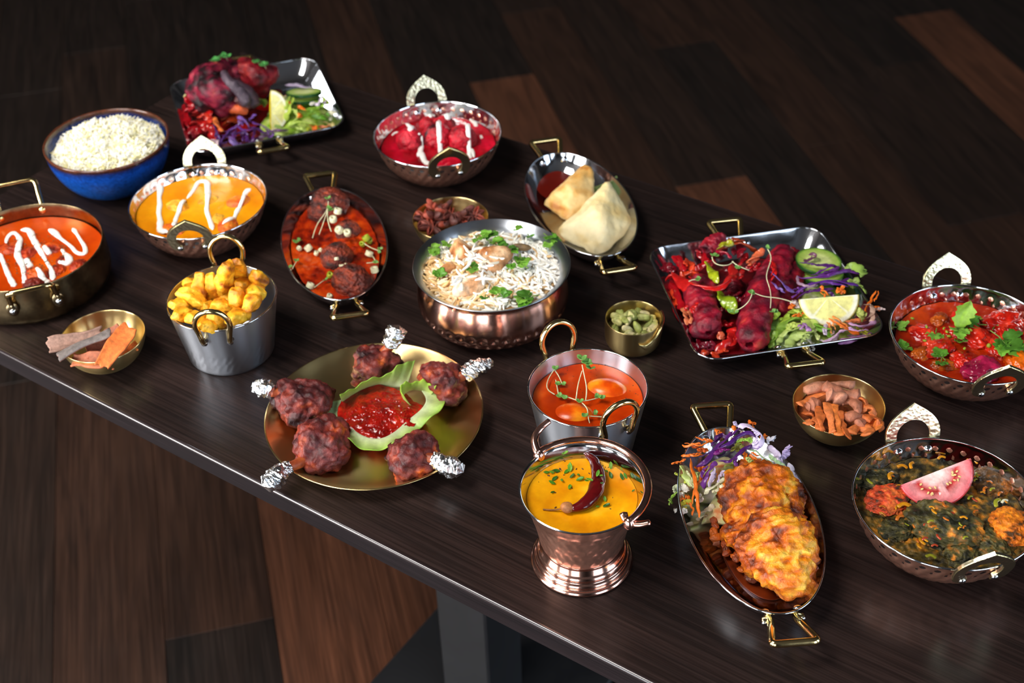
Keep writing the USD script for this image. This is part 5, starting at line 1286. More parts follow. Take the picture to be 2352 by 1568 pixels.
for i, (q, lab) in enumerate([([(560, 520, .079, .009), (600, 580, .076, .010), (520, 560, .074, .007)], 'small spiced chicken piece at the back left of the biryani'), ([(820, 620, .079, .012), (960, 600, .080, .011), (1000, 590, .078, .008), (880, 700, .076, .012), (760, 640, .074, .010), (840, 750, .072, .008)], 'large brown chicken piece in the middle of the biryani'), ([(600, 900, .074, .011), (720, 870, .074, .011), (560, 950, .070, .009), (690, 930, .070, .010), (760, 850, .072, .007)], 'pale chicken piece at the front of the biryani'), ([(430, 760, .070, .008), (470, 720, .071, .007)], 'small spiced chicken piece at the left of the biryani')]):
    m = hull_mesh([(*B1(x_, y_, z_), r_) for x_, y_, z_, r_ in q], .0026, 6, .0016, 110, 160 + i); t = fb(m[0][:, 0], m[0][:, 1], 90, 160 + i) + .5
    single('biryani_chicken', tinted(m, ramp(t, [(.3, srgb(150, 84, 40)), (.5, srgb(214, 150, 96)), (.7, srgb(236, 196, 154))] if i != 2 else [(.3, srgb(206, 150, 104)), (.5, srgb(238, 214, 184)), (.7, srgb(246, 232, 212))])), MEAT, lab, 'chicken')
n = 46; pc = np.array([B1(*q, .086) for q in ((640, 540), (690, 640), (600, 660), (720, 560), (820, 580), (780, 700), (880, 640), (660, 600), (740, 680), (600, 800), (540, 850), (820, 820))]); c = pc[rs.integers(0, len(pc), n)] + rs.normal(0, .004, (n, 3)) * (1, 1, .25)
ang = rs.uniform(0, 6.28, n)
single('rice_on_chicken', grains(c, np.stack([np.cos(ang), np.sin(ang), rs.normal(0, .2, n)], 1), rs.uniform(.013, .019, n), np.full(n, .0017), rs.uniform(-.003, .003, n), pick([srgb(252, 248, 242), srgb(244, 230, 206)], n, rs, .03)), RICEM, 'white rice grains lying on the biryani chicken pieces', 'rice', kind='stuff')
for i, (x, y, s) in enumerate([(720, 440, .011), (760, 420, .012), (830, 400, .013), (860, 470, .012), (910, 500, .012), (1010, 530, .011), (1040, 550, .010), (660, 720, .011), (690, 730, .010), (930, 970, .013), (960, 990, .011), (1190, 1000, .015), (1250, 990, .015), (1200, 1040, .012), (460, 490, .010), (290, 600, .012), (360, 810, .012), (300, 530, .009), (1150, 640, .012), (1180, 710, .010), (1030, 730, .009), (1390, 420, .012), (1440, 450, .009), (1410, 530, .009), (1080, 350, .011), (1220, 420, .007), (800, 1000, .007), (1130, 620, .010)]):
    single('coriander_leaf', coriander(B1(x, y, .082 if (x - 870) ** 2 + (y - 690) ** 2 < 400 ** 2 else .074), rs.uniform(0, 6.28), s, 200 + i), LEAF, 'chopped green coriander leaf on the biryani', 'coriander', 'coriander leaves on the biryani')
single('black_cardamom', tinted(blob(B1(1145, 525, .080), (.0115, .0042, .0042), rz(.4), amp=.08, sub=4, seed=4), srgb(110, 84, 50)), SPICE, 'brown cardamom pod on the biryani rice', 'cardamom')
# ------------------------------------------------------------------ tomato curry at the right
rs = np.random.default_rng(77)
K = np.array(KPOS['tomato']); ST = TOP + 0.0385
T7 = lambda x, y, z: at(1940 + x / 3.92, 560 + y / 3.92, z)
ch_ = [(720, 770, .017, .008, 0), (850, 900, .020, .010, 0), (1180, 800, .021, .011, 0), (1440, 680, .022, .014, 0), (1400, 900, .020, .009, 0), (1000, 780, .016, .008, 0), (860, 640, .012, .006, 3), (1080, 1020, .016, .009, 0), (1240, 1120, .021, .014, 2), (1590, 1050, .020, .014, 1), (900, 1050, .014, .006, 3), (1500, 800, .018, .010, 0), (1100, 640, .016, .008, 0), (700, 940, .014, .005, 3), (1340, 1060, .016, .009, 0), (1640, 860, .018, .012, 0), (1760, 1000, .020, .012, 1)]
tl = [(*T7(x, y, .045)[:2], r, h) for x, y, r, h, k in ch_]
zto = lambda x, y: ST + 0.005 * fb(x, y, 50, 4) + .0028 * fb(x, y, 150, 5)
single('red_tomato_curry', disc(K, 0.0775, zto, lambda v: ramp(fb(v[:, 0], v[:, 1], 36, 6) + .5, [(.3, srgb(112, 22, 4)), (.5, srgb(178, 40, 6)), (.7, srgb(212, 72, 14))])), SAUCE, 'chunky red tomato gravy in the karahi at the right edge', 'curry')
for i, ((cx, cy, r, h), (_, _, _, _, k)) in enumerate(zip(tl, ch_)):
    m = blob((cx, cy, ST + h - r * .62), (r * 1.15, r * .85, r * .62), rz(i * 1.3) @ rot((1, 0, 0), .3 * math.sin(i * 3)), amp=.30, freq=2.0, seed=210 + i, ridge=.2, oct=6); t = fb(m[0][:, 0], m[0][:, 1], 80, 210 + i) + .5
    cols = [[(.3, srgb(150, 14, 6)), (.5, srgb(200, 30, 14)), (.7, srgb(222, 66, 40))], [(.3, srgb(206, 70, 6)), (.6, srgb(240, 120, 20))], [(.3, srgb(110, 10, 40)), (.6, srgb(176, 30, 72))], [(.3, srgb(150, 50, 10)), (.6, srgb(206, 96, 24))]][k]
    lab = ['soft red tomato chunk in the red curry', 'orange pepper chunk at the right rim of the red curry', 'purple onion piece at the front of the red curry', 'orange brown onion chunk in the red curry'][k]
    single(['tomato_chunk', 'pepper_chunk', 'onion_piece', 'onion_chunk'][k], tinted(m, ramp(t, cols)), WET, lab, ['tomato', 'pepper', 'onion', 'onion'][k], ['tomato chunks in the red curry', 'orange pepper chunks in the red curry', None, 'onion chunks in the red curry'][k])
top_to = lambda x, y: np.maximum(zto(x, y), ST + np.maximum.reduce([np.where(((x - q[0]) ** 2 + (y - q[1]) ** 2) < q[2] ** 2, q[3] - q[2] * .62 + q[2] * .62 * np.sqrt(np.clip(1 - ((x - q[0]) ** 2 + (y - q[1]) ** 2) / q[2] ** 2, 0, 1)), -1) for q in tl]))


def on_surface(f, x, y, zf, z0, lift=.001):
    p = f(x, y, z0); p = f(x, y, float(zf(np.array([p[0]]), np.array([p[1]]))[0]) - TOP + lift); return p


big = T7(1020, 750, .052)
single('coriander_leaf', merge([tinted(leaf_blade(big, (0.05, 0.35, 0.55), (0.5, -0.7, 0.5), .029, .0105, cup=.12, fold=.3, lobes=2, seed=1, n=18), srgb(150, 190, 66)), coriander(big - (0, 0, .002), -1.2, .016, 5)]), LEAF, 'large upright coriander leaf in the middle of the red curry', 'coriander')
single('coriander_leaf', merge([coriander(T7(1400, 840, .052), -.35, .026, 9, .1), coriander(T7(1450, 900, .051), -.6, .022, 10, .1)]), LEAF, 'broad coriander leaf at the right of the red curry', 'coriander')
for i, (x, y, s) in enumerate([(820, 800, .014), (1210, 725, .016), (1350, 745, .012), (1060, 790, .010), (990, 850, .012), (880, 1020, .013), (870, 1060, .010), (470, 750, .012), (530, 935, .010), (555, 930, .009), (1040, 860, .009), (1100, 855, .009), (1140, 680, .009)]):
    single('chopped_coriander', coriander(on_surface(T7, x, y, top_to, .047), rs.uniform(0, 6.3), s, 300 + i), LEAF, 'small coriander bit scattered on the red curry', 'coriander', 'coriander bits on the red curry')
for i, (x, y) in enumerate([(610, 670), (815, 670), (738, 745), (720, 870), (1228, 685), (1300, 915), (1362, 945), (895, 760), (920, 790), (940, 830), (1080, 940), (1135, 775)]):
    c = on_surface(T7, x, y, top_to, .047)
    single('green_stem_bit', tinted(blob(c, .0026 if i in (4, 5) else (.0022, .0014, .0014), rz(i * 1.1), amp=.05, sub=2, seed=i), srgb(168, 180, 50)), LEAF, 'tiny yellow green stem bit on the red curry', 'coriander stem', 'green stem bits on the red curry')

# ------------------------------------------------------------------ spinach curry
K = np.array(KPOS['spinach']); SS = TOP + 0.0365
T8 = lambda x, y, z: at(1780 + x / 2.904, 830 + y / 2.904, z)
zsp = lambda x, y: SS + .010 * fb(x, y, 40, 4) + .007 * fb(x, y, 130, 5) + .004 * fb(x, y, 300, 6)
sp = [(1130, 1080, .034, .017, 0), (760, 900, .022, .010, 1), (1580, 1090, .022, .014, 2), (980, 900, .020, .007, 0), (700, 760, .020, .006, 0), (1440, 780, .022, .008, 3), (1440, 1180, .022, .008, 0), (820, 1090, .018, .006, 0), (1250, 1240, .020, .007, 0)]
single('spinach_curry', disc(K, .0775, zsp, lambda v: 1.25 * ramp(fb(v[:, 0], v[:, 1], 60, 6) + .5 + .8 * fb(v[:, 0], v[:, 1], 230, 9), [(.22, srgb(22, 20, 8)), (.42, srgb(56, 46, 18)), (.55, srgb(98, 78, 30)), (.68, srgb(150, 100, 32)), (.8, srgb(196, 124, 30))]), rings=80, segs=220), SPINACH, 'dark green brown spinach curry in the karahi at the lower right', 'curry')
for i, (x, y, r, h, k) in enumerate(sp):
    c = T8(x, y, .042); m = blob((c[0], c[1], SS + h - r * .5), (r * 1.1, r * .9, r * .55), rz(i), amp=.20, freq=2.6, seed=240 + i, sub=5, oct=5, ridge=.14); v = m[0]; t = fb(v[:, 0], v[:, 1], 70, 240 + i) + .5 + .9 * fb(v[:, 0], v[:, 1] + v[:, 2], 240, 8)
    cols = [[(.26, srgb(26, 26, 12)), (.45, srgb(58, 54, 26)), (.6, srgb(88, 80, 40)), (.72, srgb(150, 96, 40)), (.82, srgb(206, 126, 34))], [(.3, srgb(60, 40, 18)), (.42, srgb(150, 52, 22)), (.55, srgb(206, 70, 34)), (.7, srgb(196, 96, 40))], [(.3, srgb(70, 44, 14)), (.45, srgb(190, 96, 16)), (.7, srgb(226, 132, 28))], [(.3, srgb(52, 36, 16)), (.6, srgb(112, 74, 30)), (.75, srgb(190, 110, 30))]][k]
    single('curried_vegetable', tinted(m, 1.2 * ramp(t, cols)), SPINACH, ['dark spinach coated lump in the karahi', 'orange red tomato lump left of the tomato wedge', 'orange coated lump at the right edge of the spinach curry', 'brown lump behind the tomato wedge'][k], 'vegetable', 'spinach coated lumps' if k == 0 else None)
spz = lambda x, y: np.maximum(zsp(x, y), -9)
BITS = [(850, 700, 30, 0), (770, 760, 32, 1), (910, 690, 28, 1), (630, 800, 24, 2), (860, 960, 40, 1), (830, 1040, 28, 3), (1060, 1000, 20, 1), (1140, 1050, 18, 3), (1260, 1040, 20, 1), (1130, 960, 26, 3), (1290, 1195, 28, 2), (1330, 1135, 24, 4), (980, 1200, 26, 1), (930, 1090, 22, 3), (1040, 1300, 28, 2), (1480, 940, 34, 2), (1530, 930, 22, 5), (1320, 660, 34, 1), (1110, 640, 24, 1), (1300, 620, 22, 2), (1300, 905, 20, 2), (1000, 1180, 18, 4), (720, 1020, 18, 3), (1400, 850, 22, 3), (1000, 960, 18, 1), (960, 1230, 22, 1), (1180, 1010, 14, 4), (1060, 1100, 16, 3), (1500, 880, 20, 3), (1230, 1110, 14, 1)] + [(x_, y_, L_, k_) for x_, y_, L_, k_ in zip(rs.uniform(640, 1560, 60), rs.uniform(720, 1260, 60), rs.uniform(10, 20, 60), rs.integers(0, 5, 60)) if ((x_ - 1090) / 470) ** 2 + ((y_ - 960) / 290) ** 2 < 1 and not (860 < x_ < 1330 and 640 < y_ < 960)]
for i, (x, y, L, k) in enumerate(BITS):
    lift = .017 if (x - 1130) ** 2 + (y - 1080) ** 2 < 170 ** 2 else .006
    c = on_surface(T8, x, y, zsp, .046, lift); Lm = L / 2.904 / 2400 * 2.2
    col = srgb(*[(200, 130, 20), (206, 136, 22), (150, 150, 40), (196, 106, 30), (170, 64, 36), (222, 220, 190)][k])
    m = tube(curve(np.array([c + np.array(o_) * Lm for o_ in ((-.5, -.12, 0), (0, .1, .1), (.5, -.1, 0))]) @ np.eye(3), 10), Lm * .2, 7, flat=.55, up=(0, 0, 1)); a_ = rs.uniform(0, 3)
    single('vegetable_bit', tinted(((m[0] - c) @ rz(a_).T + c, m[1]), col), WET, ['golden', 'golden', 'green', 'orange brown', 'reddish', 'whitish'][k] + ' vegetable bit in the spinach curry', 'vegetable', ['golden', 'golden', 'green', 'orange brown', 'reddish', 'whitish'][k] + ' vegetable bits in the spinach curry' if k != 5 else None)
tw = T8(1115, 800, .058); N = np.array([CF[0], CF[1], CF[2]]) * -1 + (-.1, 0, .35); al = T8(1270, 655, .058) - T8(870, 800, .058)
tm_ = Thing('tomato_wedge', 'fresh pink red tomato wedge on top of the spinach curry', 'tomato', tw - (0, 0, .018))
R = facing(N, al); a_len = np.linalg.norm(al) / 2 * 1.05
base_c = T8(1068, 735, .060)
tm_.part('flesh', move(wedge(a_len, .0335, .015, tomato_face, recess=lambda r, th: -.0022 * np.clip(1 - np.abs(r - .55) / .22, 0, 1) * (np.abs(np.sin(th * 2.0)) > .25)), base_c, R), WET, world=True)
for i in range(16):
    th = rs.choice([rs.uniform(.35, 1.25), rs.uniform(1.9, 2.8)]); r = rs.uniform(.42, .66); p = base_c + R @ np.array([a_len * r * math.cos(th), -.0335 * r * math.sin(th), -.0008])
    tm_.part('seed', tinted(blob(p, (.0016, .0010, .0007), R @ rz(rs.uniform(0, 3)), amp=.02, sub=2), srgb(240, 200, 130)), VEG, world=True, label='pale tomato seed')

# ------------------------------------------------------------------ battered fish and slaw in the front oval dish
rs = np.random.default_rng(91)
T6 = lambda x, y, z: at(1520 + x / 2.657, 900 + y / 2.657, z)
def batter(chain, label, seed):
    m = bones([[(*T6(x, y, z), r) for x, y, z, r in c_] for c_ in chain], .0024, 6); v = m[0]; tmn = trimesh.Trimesh(*m, process=False); nv = np.array(tmn.vertex_normals)
    w = (v @ rz(math.radians(130.9))) * (95, 42, 60); w2 = (v @ rz(math.radians(126))) * (330, 90, 150); d = .013 * (meshkit.fbm(w + seed, 4, seed) - .5) + .0105 * (meshkit.fbm(w2 + seed, 4, seed + 1) - .5) - .006 * np.abs(meshkit.noise(v * 120, seed + 2) - .5)
    v = v + nv * d[:, None]; t = meshkit.fbm(v * 55 + seed, 4, seed + 5) + .55 * (meshkit.fbm(w2 * .8, 3, seed + 6) - .5)
    return (v, m[1], ramp(t, [(.24, srgb(80, 28, 6)), (.38, srgb(150, 60, 6)), (.52, srgb(212, 104, 8)), (.66, srgb(234, 144, 16)), (.82, srgb(246, 192, 70))]))
single('battered_fish', batter([[(480, 560, .030, .019), (600, 560, .034, .022), (700, 600, .034, .022), (770, 620, .028, .016)], [(540, 520, .030, .018), (600, 640, .036, .024), (660, 740, .034, .022)], [(430, 640, .022, .015), (480, 740, .022, .017), (560, 760, .028, .018)], [(760, 640, .028, .017), (760, 760, .026, .018)]], '', 3), BATTER, 'golden battered fish piece at the back of the front oval dish', 'fish')
single('battered_fish', batter([[(640, 840, .034, .022), (760, 900, .038, .026), (800, 1010, .034, .024), (790, 1120, .026, .019)], [(560, 960, .026, .019), (680, 1040, .032, .024), (780, 1150, .024, .018)], [(850, 880, .028, .016), (860, 1020, .026, .018), (840, 1170, .020, .012)], [(440, 860, .018, .013), (520, 900, .022, .016)]], '', 8), BATTER, 'paler battered fish piece at the front end of the oval dish', 'fish')
single('fish_sauce_smear', disc(np.array([1.1370, 0.1880]), oval_rad(.0640, .0330, math.radians(130.9)), lambda x, y: TOP + .0034 + .0016 * fb(x, y, 50, 3), lambda v: ramp(fb(v[:, 0], v[:, 1], 45, 3) + .5, [(.3, srgb(66, 22, 8)), (.6, srgb(120, 44, 12))]), drop=.003, shrink=.97), SAUCE_SMOOTH, 'thin brown oil and sauce under the battered fish', 'sauce')
for i in range(26):
    x, y = [(330, 870), (400, 960), (450, 1010), (860, 700), (880, 760), (900, 930), (890, 1080), (300, 780), (480, 1060), (560, 1110)][i % 10]
    c = T6(x + rs.normal(0, 18), y + rs.normal(0, 25), .010)
    single('batter_crumb', tinted(blob(c, rs.uniform(.003, .0062) * np.array([1.2, .8, .6]), rz(rs.uniform(0, 3)), amp=.3, sub=3, seed=i), pick([srgb(150, 60, 12), srgb(196, 92, 16), srgb(110, 44, 14)], 1, rs)[0]), BATTER, 'brown crumb of batter in the front oval dish', 'crumb', 'batter crumbs')


def heap(name, polypx, z0, h, cols, label, cat, seed, look=None, keep=None):
    """A low mound over a pixel polygon, the base of a salad."""
    P = np.array([at(x, y, z0)[:2] for x, y in polypx])
    if keep:                                                  # inside the dish: (x, y, turn, half length, half width), an oval when they differ
        g = (P - keep[:2]) @ rz(keep[2])[:2, :2]
        g = np.clip(g, -keep[3], keep[3]) if keep[3] == keep[4] else g / np.maximum(1, np.hypot(g[:, 0] / keep[3], g[:, 1] / keep[4]))[:, None]
        P = g @ rz(keep[2])[:2, :2].T + keep[:2]
    c = P.mean(0); a_ = np.arctan2(*(P - c).T[::-1]); r_ = np.linalg.norm(P - c, axis=1); o_ = np.argsort(a_); a_, r_ = a_[o_], r_[o_]
    rad = lambda t: float(np.interp((t - a_[0]) % (2 * PI), np.append(a_ - a_[0], 2 * PI), np.append(r_, r_[0])))
    def zf(x, y):
        k = np.hypot(x - c[0], y - c[1]); t = np.arctan2(y - c[1], x - c[0]); R_ = np.array([rad(q) for q in np.ravel(t)]).reshape(np.shape(t))
        return TOP + z0 + h * np.clip(1 - (k / R_) ** 2, 0, 1) ** .7 + .5 * h * fb(x, y, 70, seed) + .25 * h * fb(x, y, 200, seed + 1)
    single(name, disc(c, rad, zf, lambda v: ramp(fb(v[:, 0], v[:, 1], 110, seed + 2) + .5, cols), rings=30, segs=90, drop=min(.004, z0 - .0012)), look or VEG, label, cat, kind='stuff')
    return zf


def scatter(name, polypx, z, n, L, w, cols, label, cat, group, curl=.35, thick=.45, dz=.35, ang=None):
    pts = inside(polypx, n, rs, z)
    for i, p in enumerate(pts):
        a_ = rs.uniform(0, 6.28) if ang is None else ang + rs.normal(0, .5)
        single(name, shred(p + (0, 0, rs.uniform(0, .006)), (math.cos(a_), math.sin(a_), rs.uniform(-dz, dz)), rs.uniform(*L), rs.uniform(*w), pick(cols, 1, rs)[0], rs, curl, thick), VEG, label, cat, group)


def strips(name, items, f, label, cat, group, look=None, thin=0.62, extra=1, wob=0.0026, keep=None):
    """Hand-placed strips: (crop polyline, heights, half width, flatness, colour), each with a thinner neighbour or so beside it."""
    n = 30; e = np.clip(np.sqrt(np.minimum(np.linspace(0, 1, n), np.linspace(1, 0, n)) * 9), .3, 1)
    for i, (p, z, w, flat, col) in enumerate(items):
        zz = z if np.ndim(z) else [z] * len(p)
        pts = np.array([f(x, y, q) for (x, y), q in zip(p, zz)])
        for k in range(1 + extra):
            c = curve(pts, n); s = rs.uniform(0, 50)
            if k:
                lo, hi = sorted(rs.integers(0, n, 2)); lo, hi = (lo, max(hi, lo + 12)) if lo + 12 < n else (n - 13, n - 1)
                c = curve(c[lo:hi + 1], n) + rs.normal(0, 1, 3) * (w * .9, w * .9, w * .4)
            if keep:                                          # low pieces stay inside the dish (x, y, turn, half side)
                g = (c - (keep[0], keep[1], 0)) @ rz(keep[2]); lim = keep[3] - np.clip(TOP + .024 - c[:, 2], 0, .022) * .75; g[:, :2] = np.clip(g[:, :2], -lim[:, None], lim[:, None]); c = g @ rz(keep[2]).T + (keep[0], keep[1], 0)
            q = np.stack([np.linspace(0, 5, n) + s, np.full(n, s), np.zeros(n)], 1)
            c = c + np.stack([meshkit.fbm(q + 7 * a_, 3, 5 + a_) - .5 for a_ in range(3)], 1) * wob * 2 * (1, 1, .7)
            ww = w * thin * (.6 if k else 1) * e * (.75 + .5 * meshkit.noise(q * 1.7 + 3, 9))
            m = tube(c, ww, 10, flat=flat * .8, up=(0, 0, 1), twist=.9 * np.sin(np.linspace(0, 4, n) + s))
            cc = np.asarray(col) * (.8 + .4 * meshkit.fbm(np.stack([m[0][:, 0] * 90, m[0][:, 1] * 90, m[0][:, 2] * 300], 1) + s, 3, 3))[:, None]
            single(name, (m[0], m[1], np.clip(cc, 0, 1)), look or VEG, label if isinstance(label, str) else label[i], cat, group)


OR, PU, PU2, LI, WH, GR, GR2 = srgb(240, 120, 34), srgb(88, 34, 112), srgb(120, 60, 146), srgb(212, 196, 226), srgb(238, 232, 220), srgb(196, 214, 128), srgb(150, 190, 70)
T6b = lambda x, y, z: at(1560 + x / 5.227, 950 + y / 5.227, z)
heap('slaw_base', [(1556, 1130), (1560, 1070), (1590, 1015), (1650, 985), (1740, 990), (1800, 1030), (1830, 1090), (1780, 1090), (1690, 1110), (1640, 1150), (1630, 1200), (1575, 1200)], .008, .014, [(.3, srgb(206, 116, 60)), (.45, srgb(214, 204, 150)), (.6, srgb(176, 196, 110)), (.75, srgb(224, 214, 206))], 'mixed shredded slaw at the back of the front oval dish', 'slaw', 5, keep=(1.1196, 0.2024, math.radians(130.9), .101, .0435))
strips('carrot_shred', [([(30, 375), (150, 380), (300, 360), (420, 330)], [.030, .036, .038, .036], .0022, .6, OR), ([(200, 290), (300, 310), (400, 325)], [.032, .036, .036], .0020, .6, OR), ([(440, 180), (460, 230), (500, 270)], [.040, .040, .038], .0020, .6, OR), ([(20, 510), (120, 505), (280, 480)], [.030, .034, .034], .0022, .6, OR), ([(-60, 590), (10, 580), (90, 540)], [.026, .030, .032], .0022, .6, OR),
                          ([(140, 540), (170, 700), (200, 900), (230, 1240)], [.036, .036, .034, .026], .0030, .6, OR), ([(330, 660), (250, 780), (170, 960), (150, 1080)], [.034, .032, .028, .026], .0022, .6, OR), ([(0, 960), (60, 1030), (110, 1100)], [.024, .024, .024], .0020, .6, OR), ([(110, 960), (150, 1090), (180, 1220)], [.024, .024, .022], .0022, .6, OR), ([(750, 430), (790, 500), (810, 610)], [.040, .042, .040], .0026, .6, OR),
                          ([(840, 490), (920, 530), (990, 555)], [.040, .040, .038], .0026, .6, OR), ([(800, 160), (850, 100), (870, 95)], [.046, .050, .052], .0020, .6, OR), ([(830, 170), (890, 150), (900, 155)], [.046, .048, .048], .0022, .6, OR), ([(640, 160), (680, 185)], [.046, .046], .0034, .6, OR), ([(1370, 800), (1430, 880), (1500, 960)], [.030, .028, .026], .0026, .5, OR), ([(980, 270), (1040, 300)], [.040, .040], .0026, .6, OR), ([(200, 440), (300, 430), (360, 440)], .030, .004, .5, srgb(230, 100, 24)), ([(180, 640), (260, 660), (310, 640)], .028, .004, .5, srgb(230, 104, 24))],
       T6b, 'thin orange carrot shred in the fish dish slaw', 'carrot', 'carrot shreds in the oval dish')
strips('red_cabbage_shred', [([(190, 640), (300, 570), (420, 450), (550, 330), (640, 240), (720, 160)], [.034, .040, .044, .048, .050, .052], .0040, .45, PU), ([(240, 530), (340, 480), (450, 420), (600, 370), (740, 260), (850, 235), (910, 290)], [.036, .042, .046, .050, .052, .052, .050], .0034, .5, srgb(74, 30, 106)), ([(380, 400), (450, 310), (540, 260), (600, 300)], [.040, .044, .046, .046], .0040, .45, srgb(70, 24, 84)), ([(480, 560), (600, 560), (700, 510), (800, 430), (880, 370)], [.040, .044, .046, .046, .044], .0034, .5, PU), ([(690, 640), (670, 570), (700, 520)], [.040, .044, .046], .0028, .5, PU2), ([(300, 890), (320, 760), (370, 640), (440, 560)], [.030, .034, .038, .040], .0052, .35, PU2), ([(350, 880), (390, 760), (440, 640)], [.031, .035, .038], .0036, .4, LI), ([(420, 480), (520, 430), (620, 440)], [.046, .048, .048], .0040, .5, srgb(120, 24, 110))],
       T6b, 'dark purple cabbage shred in the fish dish slaw', 'red cabbage', 'purple cabbage shreds in the oval dish')
strips('onion_slice', [([(700, 150), (800, 150), (910, 210), (980, 290), (960, 360), (880, 390)], [.052, .054, .054, .050, .046, .044], .0064, .3, LI), ([(840, 420), (940, 390), (1010, 340)], [.042, .044, .044], .0034, .4, srgb(176, 150, 206)), ([(1060, 400), (1140, 470), (1200, 560), (1250, 660)], [.038, .038, .036, .034], .0060, .3, LI), ([(1320, 370), (1290, 460), (1250, 540)], [.046, .040, .034], .0062, .3, srgb(196, 176, 222)), ([(1050, 350), (1110, 290), (1150, 260)], [.042, .046, .048], .0040, .35, srgb(216, 214, 226)), ([(1290, 600), (1360, 700), (1420, 790), (1490, 900)], [.032, .030, .028, .026], .0052, .3, srgb(210, 204, 224)), ([(655, 90), (690, 140)], [.056, .052], .0028, .5, srgb(200, 186, 216)), ([(20, 1200), (60, 1160), (110, 1150)], [.024, .026, .026], .0040, .4, WH), ([(220, 1050), (270, 1010)], [.026, .026], .0044, .4, WH), ([(290, 960), (400, 880), (540, 780)], [.030, .032, .034], .0046, .4, srgb(230, 226, 190)), ([(450, 830), (510, 740), (550, 680)], [.032, .034, .036], .0024, .5, LI), ([(240, 1180), (340, 1150), (420, 1090)], .018, .0055, .35, srgb(216, 206, 176))],
       T6b, 'whitish lilac onion slice in the fish dish slaw', 'onion', 'onion slices in the oval dish')
strips('cabbage_shred', [([(40, 610), (70, 700), (110, 800), (150, 880)], [.030, .032, .032, .030], .0056, .35, GR), ([(100, 690), (140, 800), (150, 890)], .032, .0040, .4, srgb(224, 230, 180)), ([(0, 860), (50, 880), (110, 920)], [.024, .026, .028], .0056, .35, WH), ([(-60, 930), (-20, 880), (60, 860)], [.022, .024, .026], .0050, .35, srgb(212, 220, 180)), ([(-85, 1090), (-70, 1000), (-30, 930)], [.012, .018, .022], .0024, .5, GR2), ([(830, 430), (940, 470), (1060, 570), (1180, 650), (1260, 740)], [.042, .042, .040, .036, .032], .0056, .3, srgb(178, 208, 160)), ([(820, 520), (880, 590), (960, 610)], [.040, .042, .040], .0046, .35, GR), ([(700, 330), (780, 300), (860, 330), (870, 360)], [.046, .048, .048, .046], .0044, .4, GR2), ([(30, 1110), (80, 1070), (150, 1060)], .024, .0040, .4, srgb(196, 190, 60)), ([(640, 450), (700, 400), (760, 380)], .042, .0050, .35, srgb(150, 150, 60)), ([(20, 720), (70, 760), (100, 830)], .028, .0046, .4, srgb(200, 210, 90)), ([(560, 640), (640, 610), (700, 600)], .036, .0044, .4, srgb(150, 170, 70))],
       T6b, 'pale green cabbage shred in the fish dish slaw', 'cabbage', 'green cabbage shreds in the oval dish')
# ------------------------------------------------------------------ near tray: seekh kebabs and salad
rs = np.random.default_rng(101)
T5 = lambda x, y, z: at(1480 + x / 3.92, 470 + y / 3.92, z)
NEAR, FAR = (0.9716, 0.5364, math.radians(135), TS - .006), (0.1618, 0.5579, math.radians(142.5), TS - .006)
RD, RD2, RD3, ORR = srgb(160, 10, 22), srgb(190, 26, 24), srgb(116, 6, 26), srgb(212, 62, 30)
px5 = lambda *q: [(1480 + x / 3.92, 470 + y / 3.92) for x, y in q]
heap('masala_residue', px5((190, 560), (600, 480), (1300, 520), (1200, 1000), (1080, 1300), (600, 1360), (420, 1180), (260, 780)), .003, .006, [(.3, srgb(66, 4, 10)), (.6, srgb(124, 10, 20))], 'dark red masala under the kebabs on the near tray', 'sauce', 26, SAUCE, keep=(*NEAR[:3], .088, .088))


def kebab(pts, label, seed, hole=True, f=T5, dark=1.0):
    """A minced meat roll around a skewer hole: (crop x, y, height, radius)."""
    p = np.array([f(x, y, z) for x, y, z, r in pts]); n = 64; c = curve(p, n); r = np.interp(np.linspace(0, 1, n), np.linspace(0, 1, len(pts)), [q[3] for q in pts]); S = 40
    t = np.gradient(c, axis=0); t /= np.linalg.norm(t, axis=1, keepdims=True); a_ = np.cross(t, (0, 0, 1.0)); a_ /= np.linalg.norm(a_, axis=1, keepdims=True); b_ = np.cross(t, a_); th = np.arange(S) * 2 * PI / S; loops = []
    for i in range(n):
        e = min(i, n - 1 - i) / 4.0; k = min(1, .72 + .28 * math.sqrt(min(e, 1)))
        loops.append(c[i] + r[i] * k * (np.cos(th)[:, None] * a_[i] + np.sin(th)[:, None] * b_[i] * .92))
    for k in ((.62, .40, .34) if hole else (.5, .2, .05)): loops.append(c[-1] + t[-1] * (.0016 if k > .5 else 0) + r[-1] * k * .72 * (np.cos(th)[:, None] * a_[-1] + np.sin(th)[:, None] * b_[-1]))
    if hole: loops.append(c[-1] - t[-1] * .014 + r[-1] * .24 * (np.cos(th)[:, None] * a_[-1] + np.sin(th)[:, None] * b_[-1]))
    m = loft(loops); v = m[0]; nv = np.array(trimesh.Trimesh(*m, process=False).vertex_normals)
    v = v + nv * (.0085 * (meshkit.fbm(v * 65 + seed, 4, seed) - .5) + .0085 * (meshkit.fbm(v * 170 + seed, 4, seed + 1) - .5))[:, None]
    q = meshkit.fbm(v * 70 + seed, 4, seed + 4)
    single('seekh_kebab', (v, m[1], np.clip(ramp(q, [(.26, srgb(60, 6, 22)), (.42, srgb(112, 10, 34)), (.56, srgb(150, 16, 40)), (.70, srgb(184, 36, 44)), (.82, srgb(204, 90, 70))]) * dark, 0, 1)), MEAT, label, 'kebab')


